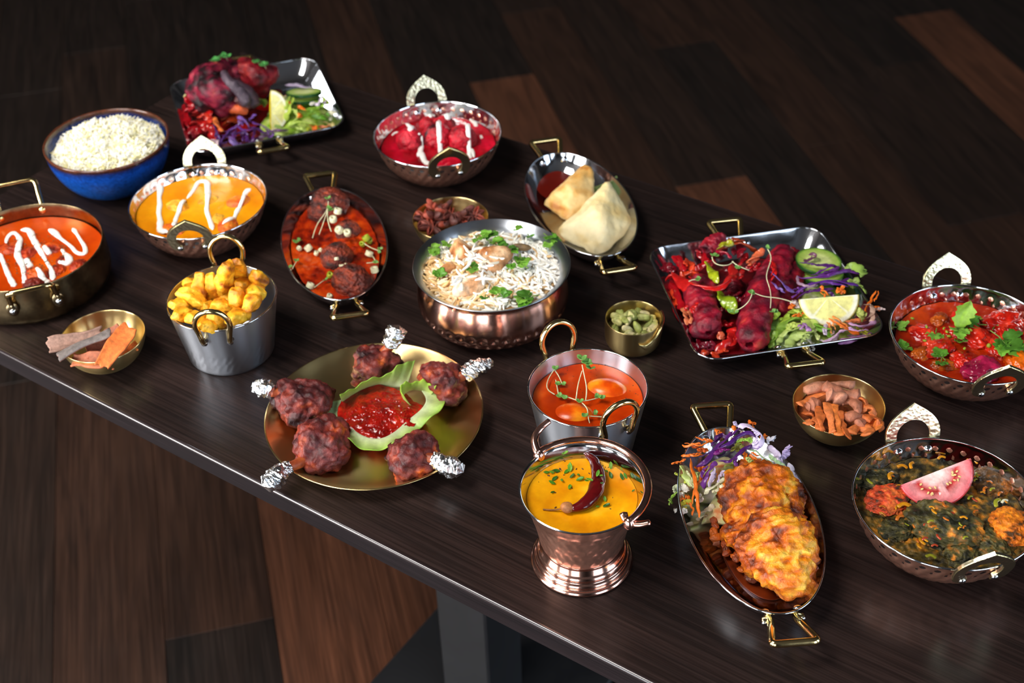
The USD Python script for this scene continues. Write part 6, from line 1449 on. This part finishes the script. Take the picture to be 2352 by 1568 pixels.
kebab([(500, 700, .026, .0165), (510, 850, .024, .0185), (540, 1010, .022, .0190), (580, 1150, .020, .0165)], 'shorter red seekh kebab at the left of the near tray', 1)
kebab([(1260, 430, .030, .0150), (1200, 560, .032, .0175), (1100, 750, .030, .0185), (1020, 950, .026, .0200), (980, 1120, .023, .0195), (950, 1270, .021, .0165)], 'long red seekh kebab beside the salad on the near tray', 2)
kebab([(700, 330, .034, .0125), (620, 380, .032, .0145), (560, 440, .028, .0120)], 'dark red kebab end at the back of the near tray', 3, hole=False)
kebab([(1330, 460, .020, .013), (1330, 640, .022, .0155), (1250, 850, .020, .0155), (1190, 1000, .016, .0140)], 'dark kebab half hidden behind the long one', 4, hole=False, dark=.8)
kebab([(800, 720, .018, .013), (780, 860, .016, .015)], 'dark meat piece between the two kebabs', 5, hole=False, dark=.7)
strips('masala_onion_strip', [
    ([(410, 690), (520, 740), (640, 740), (740, 680), (800, 580), (800, 530)], [.044, .048, .050, .050, .046, .042], .0058, .4, RD2), ([(270, 460), (320, 520), (370, 590)], [.028, .032, .034], .0052, .5, RD), ([(390, 500), (420, 540), (450, 590)], [.032, .034, .034], .0060, .45, ORR), ([(460, 590), (540, 540), (620, 500)], [.036, .040, .042], .0046, .5, RD), ([(200, 690), (260, 630), (330, 700), (390, 790), (400, 830)], [.020, .028, .032, .030, .026], .0075, .4, RD2),
    ([(150, 570), (200, 560), (280, 600)], [.016, .020, .024], .0070, .4, RD3), ([(210, 760), (260, 830), (320, 900), (370, 950)], [.014, .016, .018, .020], .0048, .5, ORR), ([(230, 700), (280, 780), (330, 900), (360, 960)], [.020, .022, .022, .022], .0062, .45, RD), ([(280, 880), (310, 960), (350, 1060), (400, 1130)], [.010, .010, .010, .010], .0050, .5, RD3), ([(320, 640), (400, 610), (500, 640)], [.030, .034, .034], .0058, .45, srgb(204, 60, 30)),
    ([(640, 420), (720, 440), (790, 480)], [.046, .048, .046], .0044, .5, srgb(170, 14, 48)), ([(690, 390), (780, 350), (880, 350), (960, 400), (1010, 440)], [.044, .050, .050, .044, .036], .0052, .45, srgb(140, 50, 20)), ([(920, 530), (1000, 470), (1090, 410)], [.040, .044, .046], .0050, .4, srgb(226, 110, 70)), ([(850, 670), (880, 610), (890, 590)], [.040, .042, .042], .0042, .5, RD2), ([(640, 1310), (720, 1270), (780, 1190), (800, 1100)], [.012, .016, .018, .018], .0058, .45, RD2),
    ([(620, 1360), (690, 1320), (740, 1300)], [.008, .010, .012], .0075, .4, ORR), ([(690, 1040), (760, 1080), (800, 1060)], [.018, .020, .020], .0050, .5, RD), ([(650, 1190), (700, 1180), (690, 1210)], [.018, .020, .018], .0046, .5, srgb(200, 90, 60)), ([(370, 920), (370, 1000), (390, 1080)], [.026, .028, .026], .0044, .4, srgb(214, 120, 80)), ([(420, 960), (450, 920), (480, 890)], [.042, .044, .044], .0040, .45, RD2), ([(490, 440), (530, 470), (560, 520)], [.034, .036, .036], .0058, .45, RD),
    ([(860, 560), (900, 480), (930, 440)], [.036, .038, .040], .0042, .5, RD), ([(940, 590), (1000, 560), (1040, 520)], [.036, .038, .040], .0040, .5, RD), ([(720, 560), (780, 600), (830, 660)], [.036, .034, .032], .0048, .5, RD3), ([(750, 800), (820, 820), (850, 780)], [.030, .030, .030], .0058, .5, RD3), ([(670, 960), (730, 920), (760, 960)], [.024, .026, .024], .0054, .45, RD3), ([(1150, 500), (1180, 600), (1150, 680)], [.050, .050, .048], .0028, .5, RD2), ([(420, 1180), (480, 1240), (560, 1320)], [.008, .008, .008], .0068, .4, RD3), ([(500, 1280), (600, 1290), (640, 1240)], [.010, .012, .014], .0068, .4, srgb(120, 20, 40)), ([(830, 330), (870, 400), (860, 470)], [.040, .042, .042], .0066, .5, srgb(120, 14, 30))],
    T5, 'red masala coated onion strip among the kebabs', 'onion strip', 'masala onion strips on the near tray', WET, thin=.9, extra=1, keep=NEAR)
strips('green_pepper_strip', [([(570, 530), (600, 590), (630, 650), (660, 700)], [.044, .048, .048, .046], .0060, .4, srgb(150, 160, 24)), ([(640, 760), (700, 820), (760, 900), (810, 960)], [.036, .036, .034, .030], .0085, .4, srgb(134, 158, 26)), ([(660, 400), (730, 350), (800, 335)], [.048, .052, .052], .0044, .4, srgb(160, 156, 30))], T5,
       ['green pepper strip near the back of the kebabs', 'broad green pepper strip between the two kebabs', 'thin green pepper edge on the back kebab'], 'pepper', None, WET, thin=.9, extra=0)
G5 = lambda q, z: [(1480 + x / 3.92, 470 + y / 3.92, zz) for (x, y), zz in zip(q, z if np.ndim(z) else [z] * len(q))]
H5 = lambda *q: [(1480 + x / 3.92, 470 + y / 3.92, z) for x, y, z in q]
sprig([G5([(610, 470), (630, 520), (690, 545), (770, 535), (800, 510)], [.056, .056, .057, .056, .056]), G5([(790, 510), (830, 540), (890, 570), (945, 590)], [.056, .055, .053, .050])], H5((620, 455, .058), (650, 460, .058), (840, 570, .056)), 'looping microgreen sprig at the back left of the kebabs', None, seed=21)
sprig([G5([(1110, 400), (1140, 470), (1120, 560), (1100, 640), (1125, 740), (1140, 850), (1135, 930)], [.060, .060, .058, .056, .056, .054, .052])], H5((1110, 390, .061), (1150, 960, .051), (1180, 965, .050)), 'long microgreen stem running down the long kebab', None, seed=22)
sprig([G5([(1330, 875), (1200, 840), (1080, 825), (980, 790)], [.050, .054, .056, .058]), G5([(970, 800), (930, 880), (870, 930), (820, 950)], [.058, .054, .048, .042])], H5((960, 790, .059), (985, 800, .058), (815, 970, .042), (775, 965, .040)), 'forked microgreen sprig across the middle of the near tray', None, seed=23)
sprig([G5([(400, 690), (440, 675), (490, 680)], [.046, .048, .048])], H5((490, 665, .049), (480, 680, .049)), 'small microgreen sprig on the left onion strips', None, seed=24, size=.0034)
# salad
heap('salad_base', px5((1130, 1290), (1160, 1030), (1330, 900), (1420, 640), (1560, 500), (1760, 560), (1900, 700), (2050, 950), (2090, 1140), (1900, 1210), (1500, 1270)), .006, .012, [(.3, srgb(140, 170, 60)), (.5, srgb(196, 210, 120)), (.7, srgb(222, 220, 190))], 'shredded salad base on the near tray', 'salad', 6, keep=(*NEAR[:3], .090, .090))
for i, (x, y, z, r, nx, lab) in enumerate([(1570, 500, .036, .027, .1, 'cucumber slice at the top of the salad on the near tray'), (1600, 610, .026, .025, .0, 'cucumber slice under the purple cabbage on the near tray')]):
    t = Thing('cucumber_slice', lab, 'cucumber', T5(x, y, z - .004)); t.part('slice', move(wedge(r, r, .0045, cucumber_face, full=True), T5(x, y, z), facing((nx - .06, .06, 1.0), (CR[0], CR[1], 0))), VEG, world=True)
strips('red_cabbage_shred', [([(1400, 520), (1520, 535), (1640, 545), (1760, 555)], [.044, .046, .046, .044], .0030, .5, PU), ([(1380, 640), (1480, 660), (1600, 630), (1700, 590), (1760, 560)], [.040, .046, .048, .048, .046], .0036, .5, PU2), ([(1480, 670), (1600, 650), (1720, 620), (1860, 600), (1960, 630)], [.044, .048, .050, .048, .044], .0034, .5, PU), ([(1350, 790), (1450, 740), (1560, 700), (1700, 690), (1850, 710), (1930, 740)], [.038, .042, .046, .048, .046, .042], .0046, .45, srgb(90, 40, 130)), ([(1370, 850), (1460, 790), (1580, 770), (1700, 760)], [.036, .040, .042, .042], .0034, .5, PU), ([(1380, 640), (1390, 700), (1460, 730), (1560, 700)], [.040, .042, .044, .046], .0028, .5, srgb(160, 130, 150)), ([(1550, 760), (1640, 780), (1720, 830)], [.040, .040, .038], .0034, .5, srgb(70, 26, 90)),
                             ([(1140, 600), (1200, 670), (1280, 740), (1360, 790)], [.050, .048, .044, .038], .0040, .4, srgb(110, 76, 150)), ([(1480, 440), (1530, 455), (1440, 520)], [.044, .044, .042], .0030, .5, srgb(110, 66, 90)), ([(1500, 690), (1620, 720), (1760, 700), (1850, 660)], [.042, .044, .046, .046], .0032, .5, srgb(80, 30, 100)), ([(1340, 840), (1380, 790), (1430, 760)], .040, .0030, .5, PU2)],
       T5, 'purple cabbage shred in the near tray salad', 'red cabbage', 'purple cabbage shreds on the near tray')
lm = Thing('lemon_wedge', 'pale lemon wedge lying on the salad of the near tray', 'lemon', T5(1650, 930, .030))
u_, w_ = T5(1390, 850, .048), T5(1930, 810, .048)
lm.part('wedge', move(wedge(np.linalg.norm(w_ - u_) / 2, .0335, .014, lemon_face), (u_ + w_) / 2, facing(np.array([-CF[0], -CF[1], -CF[2] + .25]), w_ - u_)), VEG, world=True)
strips('lettuce_shred', [([(1140, 1280), (1160, 1160), (1180, 1020)], [.010, .016, .022], .0090, .3, srgb(150, 196, 96)), ([(1200, 1250), (1230, 1130), (1300, 1050), (1400, 1020)], [.012, .020, .026, .028], .0075, .3, GR2), ([(1250, 1160), (1340, 1100), (1450, 1080), (1560, 1060)], [.022, .028, .030, .030], .0066, .3, srgb(206, 222, 110)), ([(1290, 1280), (1330, 1200), (1420, 1150), (1540, 1130)], [.012, .020, .026, .028], .0060, .3, srgb(196, 216, 120)), ([(1480, 1040), (1560, 1080), (1640, 1130), (1690, 1180)], [.028, .028, .024, .018], .0062, .35, srgb(136, 190, 50)), ([(1300, 1000), (1400, 990), (1500, 1010)], [.026, .030, .030], .0066, .3, srgb(190, 216, 80)), ([(1180, 1190), (1260, 1210), (1330, 1260)], [.016, .016, .012], .0075, .3, srgb(196, 216, 150)), ([(1560, 1200), (1540, 1140), (1560, 1080)], [.018, .022, .026], .0036, .4, srgb(220, 230, 150)),
                           ([(1820, 590), (1880, 555), (1950, 590), (1980, 640)], [.046, .052, .052, .044], .0052, .3, srgb(150, 180, 80)), ([(1880, 660), (1930, 720), (1990, 800)], [.042, .040, .034], .0056, .3, srgb(160, 184, 90)), ([(1910, 930), (1950, 1000), (1960, 1040)], [.036, .034, .030], .0040, .4, srgb(196, 206, 110)), ([(1900, 1110), (1960, 1140), (2040, 1170)], [.024, .020, .016], .0042, .4, srgb(206, 200, 60)), ([(1240, 1060), (1280, 1000), (1360, 960)], [.024, .028, .030], .0056, .3, srgb(176, 206, 70)), ([(1390, 1250), (1460, 1200), (1500, 1160)], [.012, .018, .022], .0050, .35, srgb(226, 230, 190)), ([(1420, 1100), (1440, 1170), (1420, 1220)], [.028, .024, .018], .0056, .35, srgb(210, 226, 140))],
       T5, 'light green lettuce shred in the near tray salad', 'lettuce', 'lettuce shreds on the near tray', LEAFY, thin=.95, wob=.0034)
strips('carrot_shred', [([(1660, 1030), (1740, 1070), (1850, 1120), (1940, 1170)], [.034, .034, .028, .020], .0055, .5, OR), ([(1700, 1000), (1780, 1060), (1860, 1110)], [.036, .034, .028], .0046, .5, srgb(246, 150, 70)), ([(2080, 770), (2040, 860), (1980, 980)], [.040, .036, .032], .0028, .6, OR), ([(1590, 730), (1620, 780), (1650, 810)], [.044, .044, .042], .0032, .6, OR), ([(1740, 800), (1760, 770), (1790, 800)], [.044, .044, .042], .0050, .5, OR), ([(1330, 1010), (1390, 985), (1440, 975)], [.030, .032, .032], .0034, .6, OR), ([(1310, 920), (1350, 915)], [.034, .034], .0046, .5, OR), ([(1800, 1060), (1900, 1040), (2000, 1010)], [.030, .030, .028], .0034, .6, srgb(230, 130, 80)), ([(1650, 1050), (1680, 1110), (1690, 1160)], [.030, .026, .022], .0028, .6, srgb(246, 160, 90)), ([(2060, 940), (2090, 930), (2110, 950)], .030, .0030, .6, OR), ([(1920, 880), (1930, 930), (1940, 960)], .034, .0030, .6, OR)],
       T5, 'orange carrot shred in the near tray salad', 'carrot', 'carrot shreds on the near tray')
strips('red_onion_slice', [([(1830, 1060), (1920, 1095), (2010, 1085), (2090, 1050)], [.032, .032, .030, .026], .0056, .35, srgb(196, 150, 196)), ([(1740, 1240), (1850, 1210), (1960, 1180), (2050, 1160)], [.016, .018, .018, .016], .0050, .4, srgb(176, 116, 180)), ([(1620, 1240), (1740, 1160), (1830, 1100)], [.018, .024, .028], .0042, .4, srgb(206, 170, 206)), ([(1390, 1100), (1440, 1090), (1470, 1130)], [.032, .034, .032], .0060, .35, srgb(170, 120, 176)), ([(1460, 1190), (1520, 1250), (1560, 1280)], [.020, .014, .010], .0042, .4, WH), ([(1580, 1220), (1680, 1230), (1740, 1180)], [.016, .018, .020], .0050, .4, srgb(226, 206, 216)), ([(1980, 900), (2040, 900), (2060, 960), (2000, 1020)], [.034, .034, .032, .028], .0056, .3, srgb(196, 160, 140)), ([(2050, 950), (2100, 930), (2150, 935)], [.030, .030, .030], .0026, .5, srgb(210, 190, 190)), ([(1770, 880), (1900, 960), (1900, 1010)], [.026, .028, .026], .0056, .35, srgb(222, 212, 190)), ([(1330, 870), (1370, 900), (1400, 930)], [.034, .034, .032], .0060, .35, srgb(226, 206, 206)), ([(1640, 1080), (1620, 1130), (1660, 1150)], [.030, .028, .026], .0046, .35, srgb(220, 200, 220)), ([(1350, 490), (1380, 560), (1420, 600)], .030, .0050, .35, srgb(224, 220, 200))],
       T5, 'lilac onion slice in the near tray salad', 'onion', 'onion slices on the near tray')

# ------------------------------------------------------------------ far tray: tandoori chicken
rs = np.random.default_rng(131)
T2 = lambda x, y, z: at(380 + x / 5.345, 90 + y / 5.345, z)
px2 = lambda *q: [(380 + x / 5.345, 90 + y / 5.345) for x, y in q]


def roast(chains, label, seed, cols, name='tandoori_chicken', noise=.0070, extra=None):
    m = bones([[(*T2(x, y, z), r) for x, y, z, r in c_] for c_ in chains], .0034, 8); v = m[0]; nv = np.array(trimesh.Trimesh(*m, process=False).vertex_normals)
    v = v + nv * (noise * 2 * (meshkit.fbm(v * 45 + seed, 4, seed) - .5) + .0055 * (meshkit.fbm(v * 150, 4, seed) - .5) - .004 * np.abs(meshkit.noise(v * 70, seed) - .5))[:, None]; q = meshkit.fbm(v * 42 + seed, 4, seed + 3) + .5 * (meshkit.fbm(v * 130, 3, seed) - .5)
    t = Thing(name, label, 'chicken', (*T2(*chains[0][0][:2], .01)[:2], TOP + .003))
    t.part('meat', (v, m[1], ramp(q, cols)), MEAT, world=True)
    return t


RC = [(.34, srgb(24, 12, 16)), (.46, srgb(80, 16, 32)), (.56, srgb(124, 22, 48)), (.68, srgb(152, 40, 58)), (.8, srgb(186, 90, 54))]
leg = roast([[(560, 560, .058, .026), (480, 520, .054, .024), (430, 640, .044, .022), (560, 740, .040, .022), (700, 830, .030, .017)], [(560, 560, .058, .026), (640, 420, .056, .020), (760, 360, .052, .018), (860, 420, .048, .018)], [(600, 640, .056, .025), (720, 700, .050, .022), (860, 770, .036, .014)]], 'large charred tandoori chicken leg on the far tray', 4, RC)
for i, (q, r_, col, nm) in enumerate([([(710, 420, .078), (790, 530, .074), (900, 640, .062), (1010, 790, .046)], [.0050, .0062, .0075, .0080], srgb(74, 60, 70), 'charred_wing'), ([(820, 520, .068), (930, 600, .060), (1060, 740, .044), (1080, 820, .036)], [.0070, .0085, .0095, .0090], srgb(60, 40, 50), 'charred_wing'), ([(1040, 790, .040), (960, 780, .042), (880, 720, .052)], [.0080, .0070, .0055], srgb(90, 50, 50), 'charred_wing'), ([(820, 850, .034), (900, 860, .034), (1000, 880, .030)], [.0070, .0078, .0060], srgb(196, 84, 40), 'drum_end')]):
    p = curve(np.array([T2(*k) for k in q]), 24); m = tube(p, np.interp(np.linspace(0, 1, 24), np.linspace(0, 1, len(r_)), r_), 14); v = m[0] + (meshkit.fbm(m[0] * 120, 3, i)[:, None] - .5) * .004
    leg.part(nm, tinted((v, m[1]), col), MEAT, world=True, label='blackened wing tip' if nm == 'charred_wing' else 'orange brown drumstick end')
roast([[(1000, 400, .048, .020), (1120, 460, .046, .021), (1240, 430, .044, .018), (1290, 400, .042, .013)], [(1050, 520, .034, .020), (1160, 560, .030, .018), (1100, 640, .020, .014)]], 'smaller red tandoori chicken piece right of the large leg', 9, [(.3, srgb(60, 8, 16)), (.48, srgb(112, 14, 26)), (.64, srgb(146, 24, 36)), (.8, srgb(186, 66, 56))])
heap('masala_residue', px2((190, 740), (480, 620), (1240, 600), (1400, 760), (1150, 1060), (700, 1240), (300, 1260), (230, 1000)), .003, .007, [(.3, srgb(80, 6, 8)), (.6, srgb(140, 18, 16))], 'red masala under the chicken on the far tray', 'sauce', 27, SAUCE, keep=(*FAR[:3], .088, .088))
far_strips = [([(250, 780), (340, 700), (300, 640)], .026, .007, .4, RD), ([(180, 820), (200, 950), (260, 1100)], .018, .006, .4, RD), ([(350, 900), (450, 880), (560, 960)], .026, .007, .4, RD2), ([(380, 960), (480, 940), (580, 1020)], .028, .006, .4, srgb(216, 60, 40)), ([(300, 1050), (400, 1020), (520, 1080)], .022, .007, .4, RD2), ([(260, 1150), (340, 1120), (440, 1150)], .016, .007, .4, RD), ([(440, 1100), (540, 1090), (620, 1140)], .022, .006, .4, RD2), ([(590, 960), (640, 1050), (690, 1130)], .030, .0042, .45, srgb(226, 120, 60)), ([(280, 1220), (380, 1230), (480, 1230)], .012, .006, .4, RD3), ([(250, 880), (330, 850), (420, 830)], .024, .008, .4, RD), ([(560, 1140), (620, 1160), (640, 1120)], .020, .009, .5, srgb(200, 30, 30)), ([(700, 1060), (820, 1000), (930, 960)], .016, .008, .35, srgb(150, 50, 20)), ([(230, 700), (260, 690), (310, 660)], .028, .003, .5, srgb(220, 210, 150)), ([(1180, 680), (1300, 640), (1420, 660)], .012, .007, .4, srgb(120, 16, 20)), ([(1380, 720), (1440, 740), (1480, 700)], .014, .006, .4, srgb(150, 20, 26)), ([(200, 1000), (240, 1120), (260, 1220)], .014, .005, .4, RD3)]
strips('masala_onion_strip', far_strips, T2, 'glossy red masala onion strip around the tandoori chicken', 'onion strip', 'masala onion strips on the far tray', WET, thin=.9, keep=FAR)
heap('salad_base', px2((1180, 1150), (1250, 950), (1450, 760), (1700, 720), (1950, 780), (2080, 980), (2000, 1080), (1700, 1130), (1400, 1190)), .006, .012, [(.3, srgb(90, 140, 30)), (.5, srgb(160, 196, 60)), (.7, srgb(206, 216, 130))], 'shredded green salad base on the far tray', 'salad', 16, keep=(*FAR[:3], .090, .090))
strips('lettuce_shred', [([(1480, 1000), (1520, 860), (1560, 720)], [.030, .038, .044], .0062, .35, srgb(196, 216, 90)), ([(1500, 1040), (1640, 1010), (1780, 1040), (1900, 1050)], [.028, .030, .028, .022], .0060, .4, srgb(190, 214, 96)), ([(1560, 860), (1620, 960), (1560, 1010)], [.036, .034, .030], .0056, .4, srgb(206, 222, 120)), ([(1650, 880), (1780, 870), (1900, 830)], .034, .0050, .4, srgb(150, 190, 60)), ([(1750, 800), (1850, 780), (1950, 820)], .034, .0056, .4, srgb(160, 200, 70)), ([(1800, 940), (1900, 950), (2000, 1000)], .028, .0056, .4, srgb(96, 150, 40)), ([(1700, 930), (1800, 900), (1900, 920)], .032, .0050, .4, srgb(130, 176, 56)), ([(1480, 1080), (1600, 1070), (1700, 1110)], .020, .0056, .4, srgb(190, 210, 110)), ([(1340, 1080), (1420, 1090), (1500, 1100)], .020, .0050, .4, srgb(150, 180, 80)), ([(1900, 700), (1960, 740), (2020, 800)], .030, .0046, .4, srgb(180, 206, 70)), ([(1440, 780), (1470, 740), (1490, 700)], .034, .0040, .4, srgb(214, 216, 160)), ([(1150, 800), (1200, 770), (1250, 800)], .026, .008, .35, srgb(120, 146, 50)), ([(1600, 1100), (1660, 1130), (1580, 1160)], .014, .0050, .4, srgb(150, 180, 80)), ([(1940, 1000), (2020, 1040), (2080, 1050)], .020, .0050, .4, srgb(206, 190, 120)), ([(1730, 1080), (1760, 1060), (1740, 1120)], .020, .0042, .4, srgb(200, 206, 70))],
       T2, 'bright green lettuce shred in the far tray salad', 'lettuce', 'lettuce shreds on the far tray', LEAFY)
strips('carrot_shred', [([(1630, 820), (1690, 850), (1720, 880)], .036, .0040, .5, OR), ([(1640, 910), (1650, 950), (1640, 960)], .036, .0050, .5, OR), ([(1770, 1060), (1830, 1080), (1860, 1100)], .022, .0052, .5, OR), ([(1510, 790), (1520, 760)], .038, .0032, .5, OR), ([(1880, 1080), (1950, 1070), (2040, 1060)], .018, .0040, .5, srgb(226, 130, 90))], T2, 'orange carrot shred in the far tray salad', 'carrot', 'carrot shreds on the far tray')
strips('onion_slice', [([(1850, 820), (1900, 740), (1950, 690)], [.036, .040, .042], .0060, .3, srgb(206, 190, 206)), ([(1470, 560), (1640, 570), (1820, 600)], [.034, .038, .036], .0036, .4, srgb(176, 160, 186)), ([(2000, 930), (2060, 900), (2100, 900)], .028, .0070, .35, srgb(236, 232, 200)), ([(1780, 790), (1840, 780)], .036, .0040, .4, WH), ([(540, 1260), (590, 1240), (640, 1310)], .020, .0055, .4, srgb(230, 200, 206))], T2, 'pale onion slice in the far tray salad', 'onion', 'onion slices on the far tray')
for i, (x, y, z, lab) in enumerate([(1700, 640, .036, 'upper cucumber slice on the far tray'), (1680, 720, .028, 'lower cucumber slice on the far tray')]):
    t = Thing('cucumber_slice', lab, 'cucumber', T2(x, y, z - .004)); t.part('slice', move(wedge(.0255, .0255, .0045, cucumber_face, full=True), T2(x, y, z), facing((-.16, .24, 1.0), (CR[0], CR[1], 0))), VEG, world=True)
lm = Thing('lemon_wedge', 'yellow lemon wedge standing between the chicken and salad on the far tray', 'lemon', T2(1320, 1000, .012))
u_, w_ = T2(1340, 700, .052), T2(1290, 1060, .016)
lm.part('wedge', move(wedge(.0300, .0240, .014, lemon_face), T2(1300, 890, .036), facing(np.array([-CF[0] + .35, -CF[1] + .1, .35]), T2(1345, 690, .058) - T2(1330, 1060, .014))), VEG, world=True)
strips('red_cabbage_shred', [([(640, 1320), (700, 1220), (800, 1110), (930, 1030), (980, 1010)], [.014, .022, .030, .036, .036], .0034, .5, srgb(96, 50, 130)), ([(890, 955), (960, 980), (1010, 1060), (1020, 1080)], [.042, .044, .038, .036], .0044, .45, srgb(120, 84, 160)), ([(1030, 1010), (1060, 970), (1110, 935)], [.038, .042, .046], .0036, .5, srgb(110, 70, 150)), ([(1060, 1010), (1180, 1060), (1280, 1120), (1310, 1170), (1240, 1200)], [.036, .034, .028, .022, .018], .0034, .5, srgb(96, 50, 130)), ([(790, 1200), (820, 1260), (900, 1290), (970, 1290)], [.026, .024, .018, .014], .0052, .4, srgb(140, 106, 176)), ([(600, 1040), (640, 1160), (670, 1250)], [.030, .026, .018], .0032, .5, srgb(80, 44, 110)), ([(840, 1180), (920, 1140), (1010, 1160)], .030, .0032, .5, srgb(76, 36, 100)), ([(1080, 1100), (1100, 1180), (1070, 1230)], .024, .0034, .5, PU), ([(880, 1060), (950, 1100), (1040, 1110), (1090, 1060)], .034, .0034, .5, PU), ([(760, 1260), (700, 1280), (650, 1330)], .014, .0040, .5, srgb(110, 70, 150)), ([(1120, 1210), (1230, 1180), (1340, 1150), (1520, 1110)], [.016, .018, .018, .016], .0044, .4, srgb(120, 80, 120)), ([(700, 1180), (780, 1200), (860, 1230)], .022, .0034, .5, PU), ([(940, 1220), (1030, 1240), (1130, 1220)], .018, .0036, .5, PU), ([(1000, 1080), (1150, 1110), (1230, 1160)], .028, .0030, .5, srgb(70, 30, 90)), ([(860, 1110), (830, 1180), (850, 1240)], .026, .0030, .5, srgb(100, 56, 134)), ([(960, 1130), (1000, 1200), (990, 1260)], .024, .0034, .5, srgb(84, 40, 110)), ([(720, 1130), (800, 1150), (900, 1150)], .024, .003, .5, srgb(84, 40, 110))],
       T2, 'purple cabbage shred in the far tray heap', 'red cabbage', 'purple cabbage shreds on the far tray')
for i, (x, y, z, lab) in enumerate([(620, 250, .080, 'leftmost microgreen sprig on the tandoori chicken'), (735, 205, .082, 'second microgreen sprig from the left on the tandoori chicken'), (1130, 270, .072, 'microgreen sprig at the right on the tandoori chicken'), (1210, 310, .070, 'rightmost microgreen sprig on the tandoori chicken')]):
    q = (380 + x / 5.345, 90 + y / 5.345)
    sprig([[(q[0] + 6, q[1] + 12, z - .014), (q[0] + 3, q[1] + 6, z - .006), (q[0], q[1], z)]], [(q[0], q[1], z), (q[0] + 4, q[1] + 2, z - .001), (q[0] - 4, q[1] + 3, z - .002)], lab, None, seed=40 + i, size=.0066, col=(84, 160, 80))

for g_ in ('potato chips in the bucket', 'spinach coated lumps', 'masala onion strips on the near tray', 'tomato chunks in the red curry', 'orange mace blades', 'brown mace lumps', 'purple cabbage shreds in the oval dish', 'onion slices in the oval dish', 'green cabbage shreds in the oval dish', 'carrot shreds in the oval dish',
           'purple cabbage shreds on the near tray', 'lettuce shreds on the near tray', 'carrot shreds on the near tray', 'onion slices on the near tray', 'masala onion strips on the far tray', 'lettuce shreds on the far tray', 'carrot shreds on the far tray', 'onion slices on the far tray', 'purple cabbage shreds on the far tray', 'chicken pieces in the pink curry', 'reddish chicken pieces in the yellow curry', 'pale chicken pieces in the yellow curry', 'chicken pieces in the orange curry', 'cream streaks on the pink curry', 'spring onion slices on the kofta', 'coriander leaves on the biryani', 'coriander bits on the red curry', 'orange pepper chunks in the red curry', 'onion chunks in the red curry', 'star anise in the brass bowl', 'cardamom pods in the brass cup', 'batter crumbs', 'chopped coriander on the dal', 'green stem bits on the red curry', 'golden vegetable bits in the spinach curry', 'orange brown vegetable bits in the spinach curry', 'reddish vegetable bits in the spinach curry', 'green vegetable bits in the spinach curry'):
    tell_apart(g_)
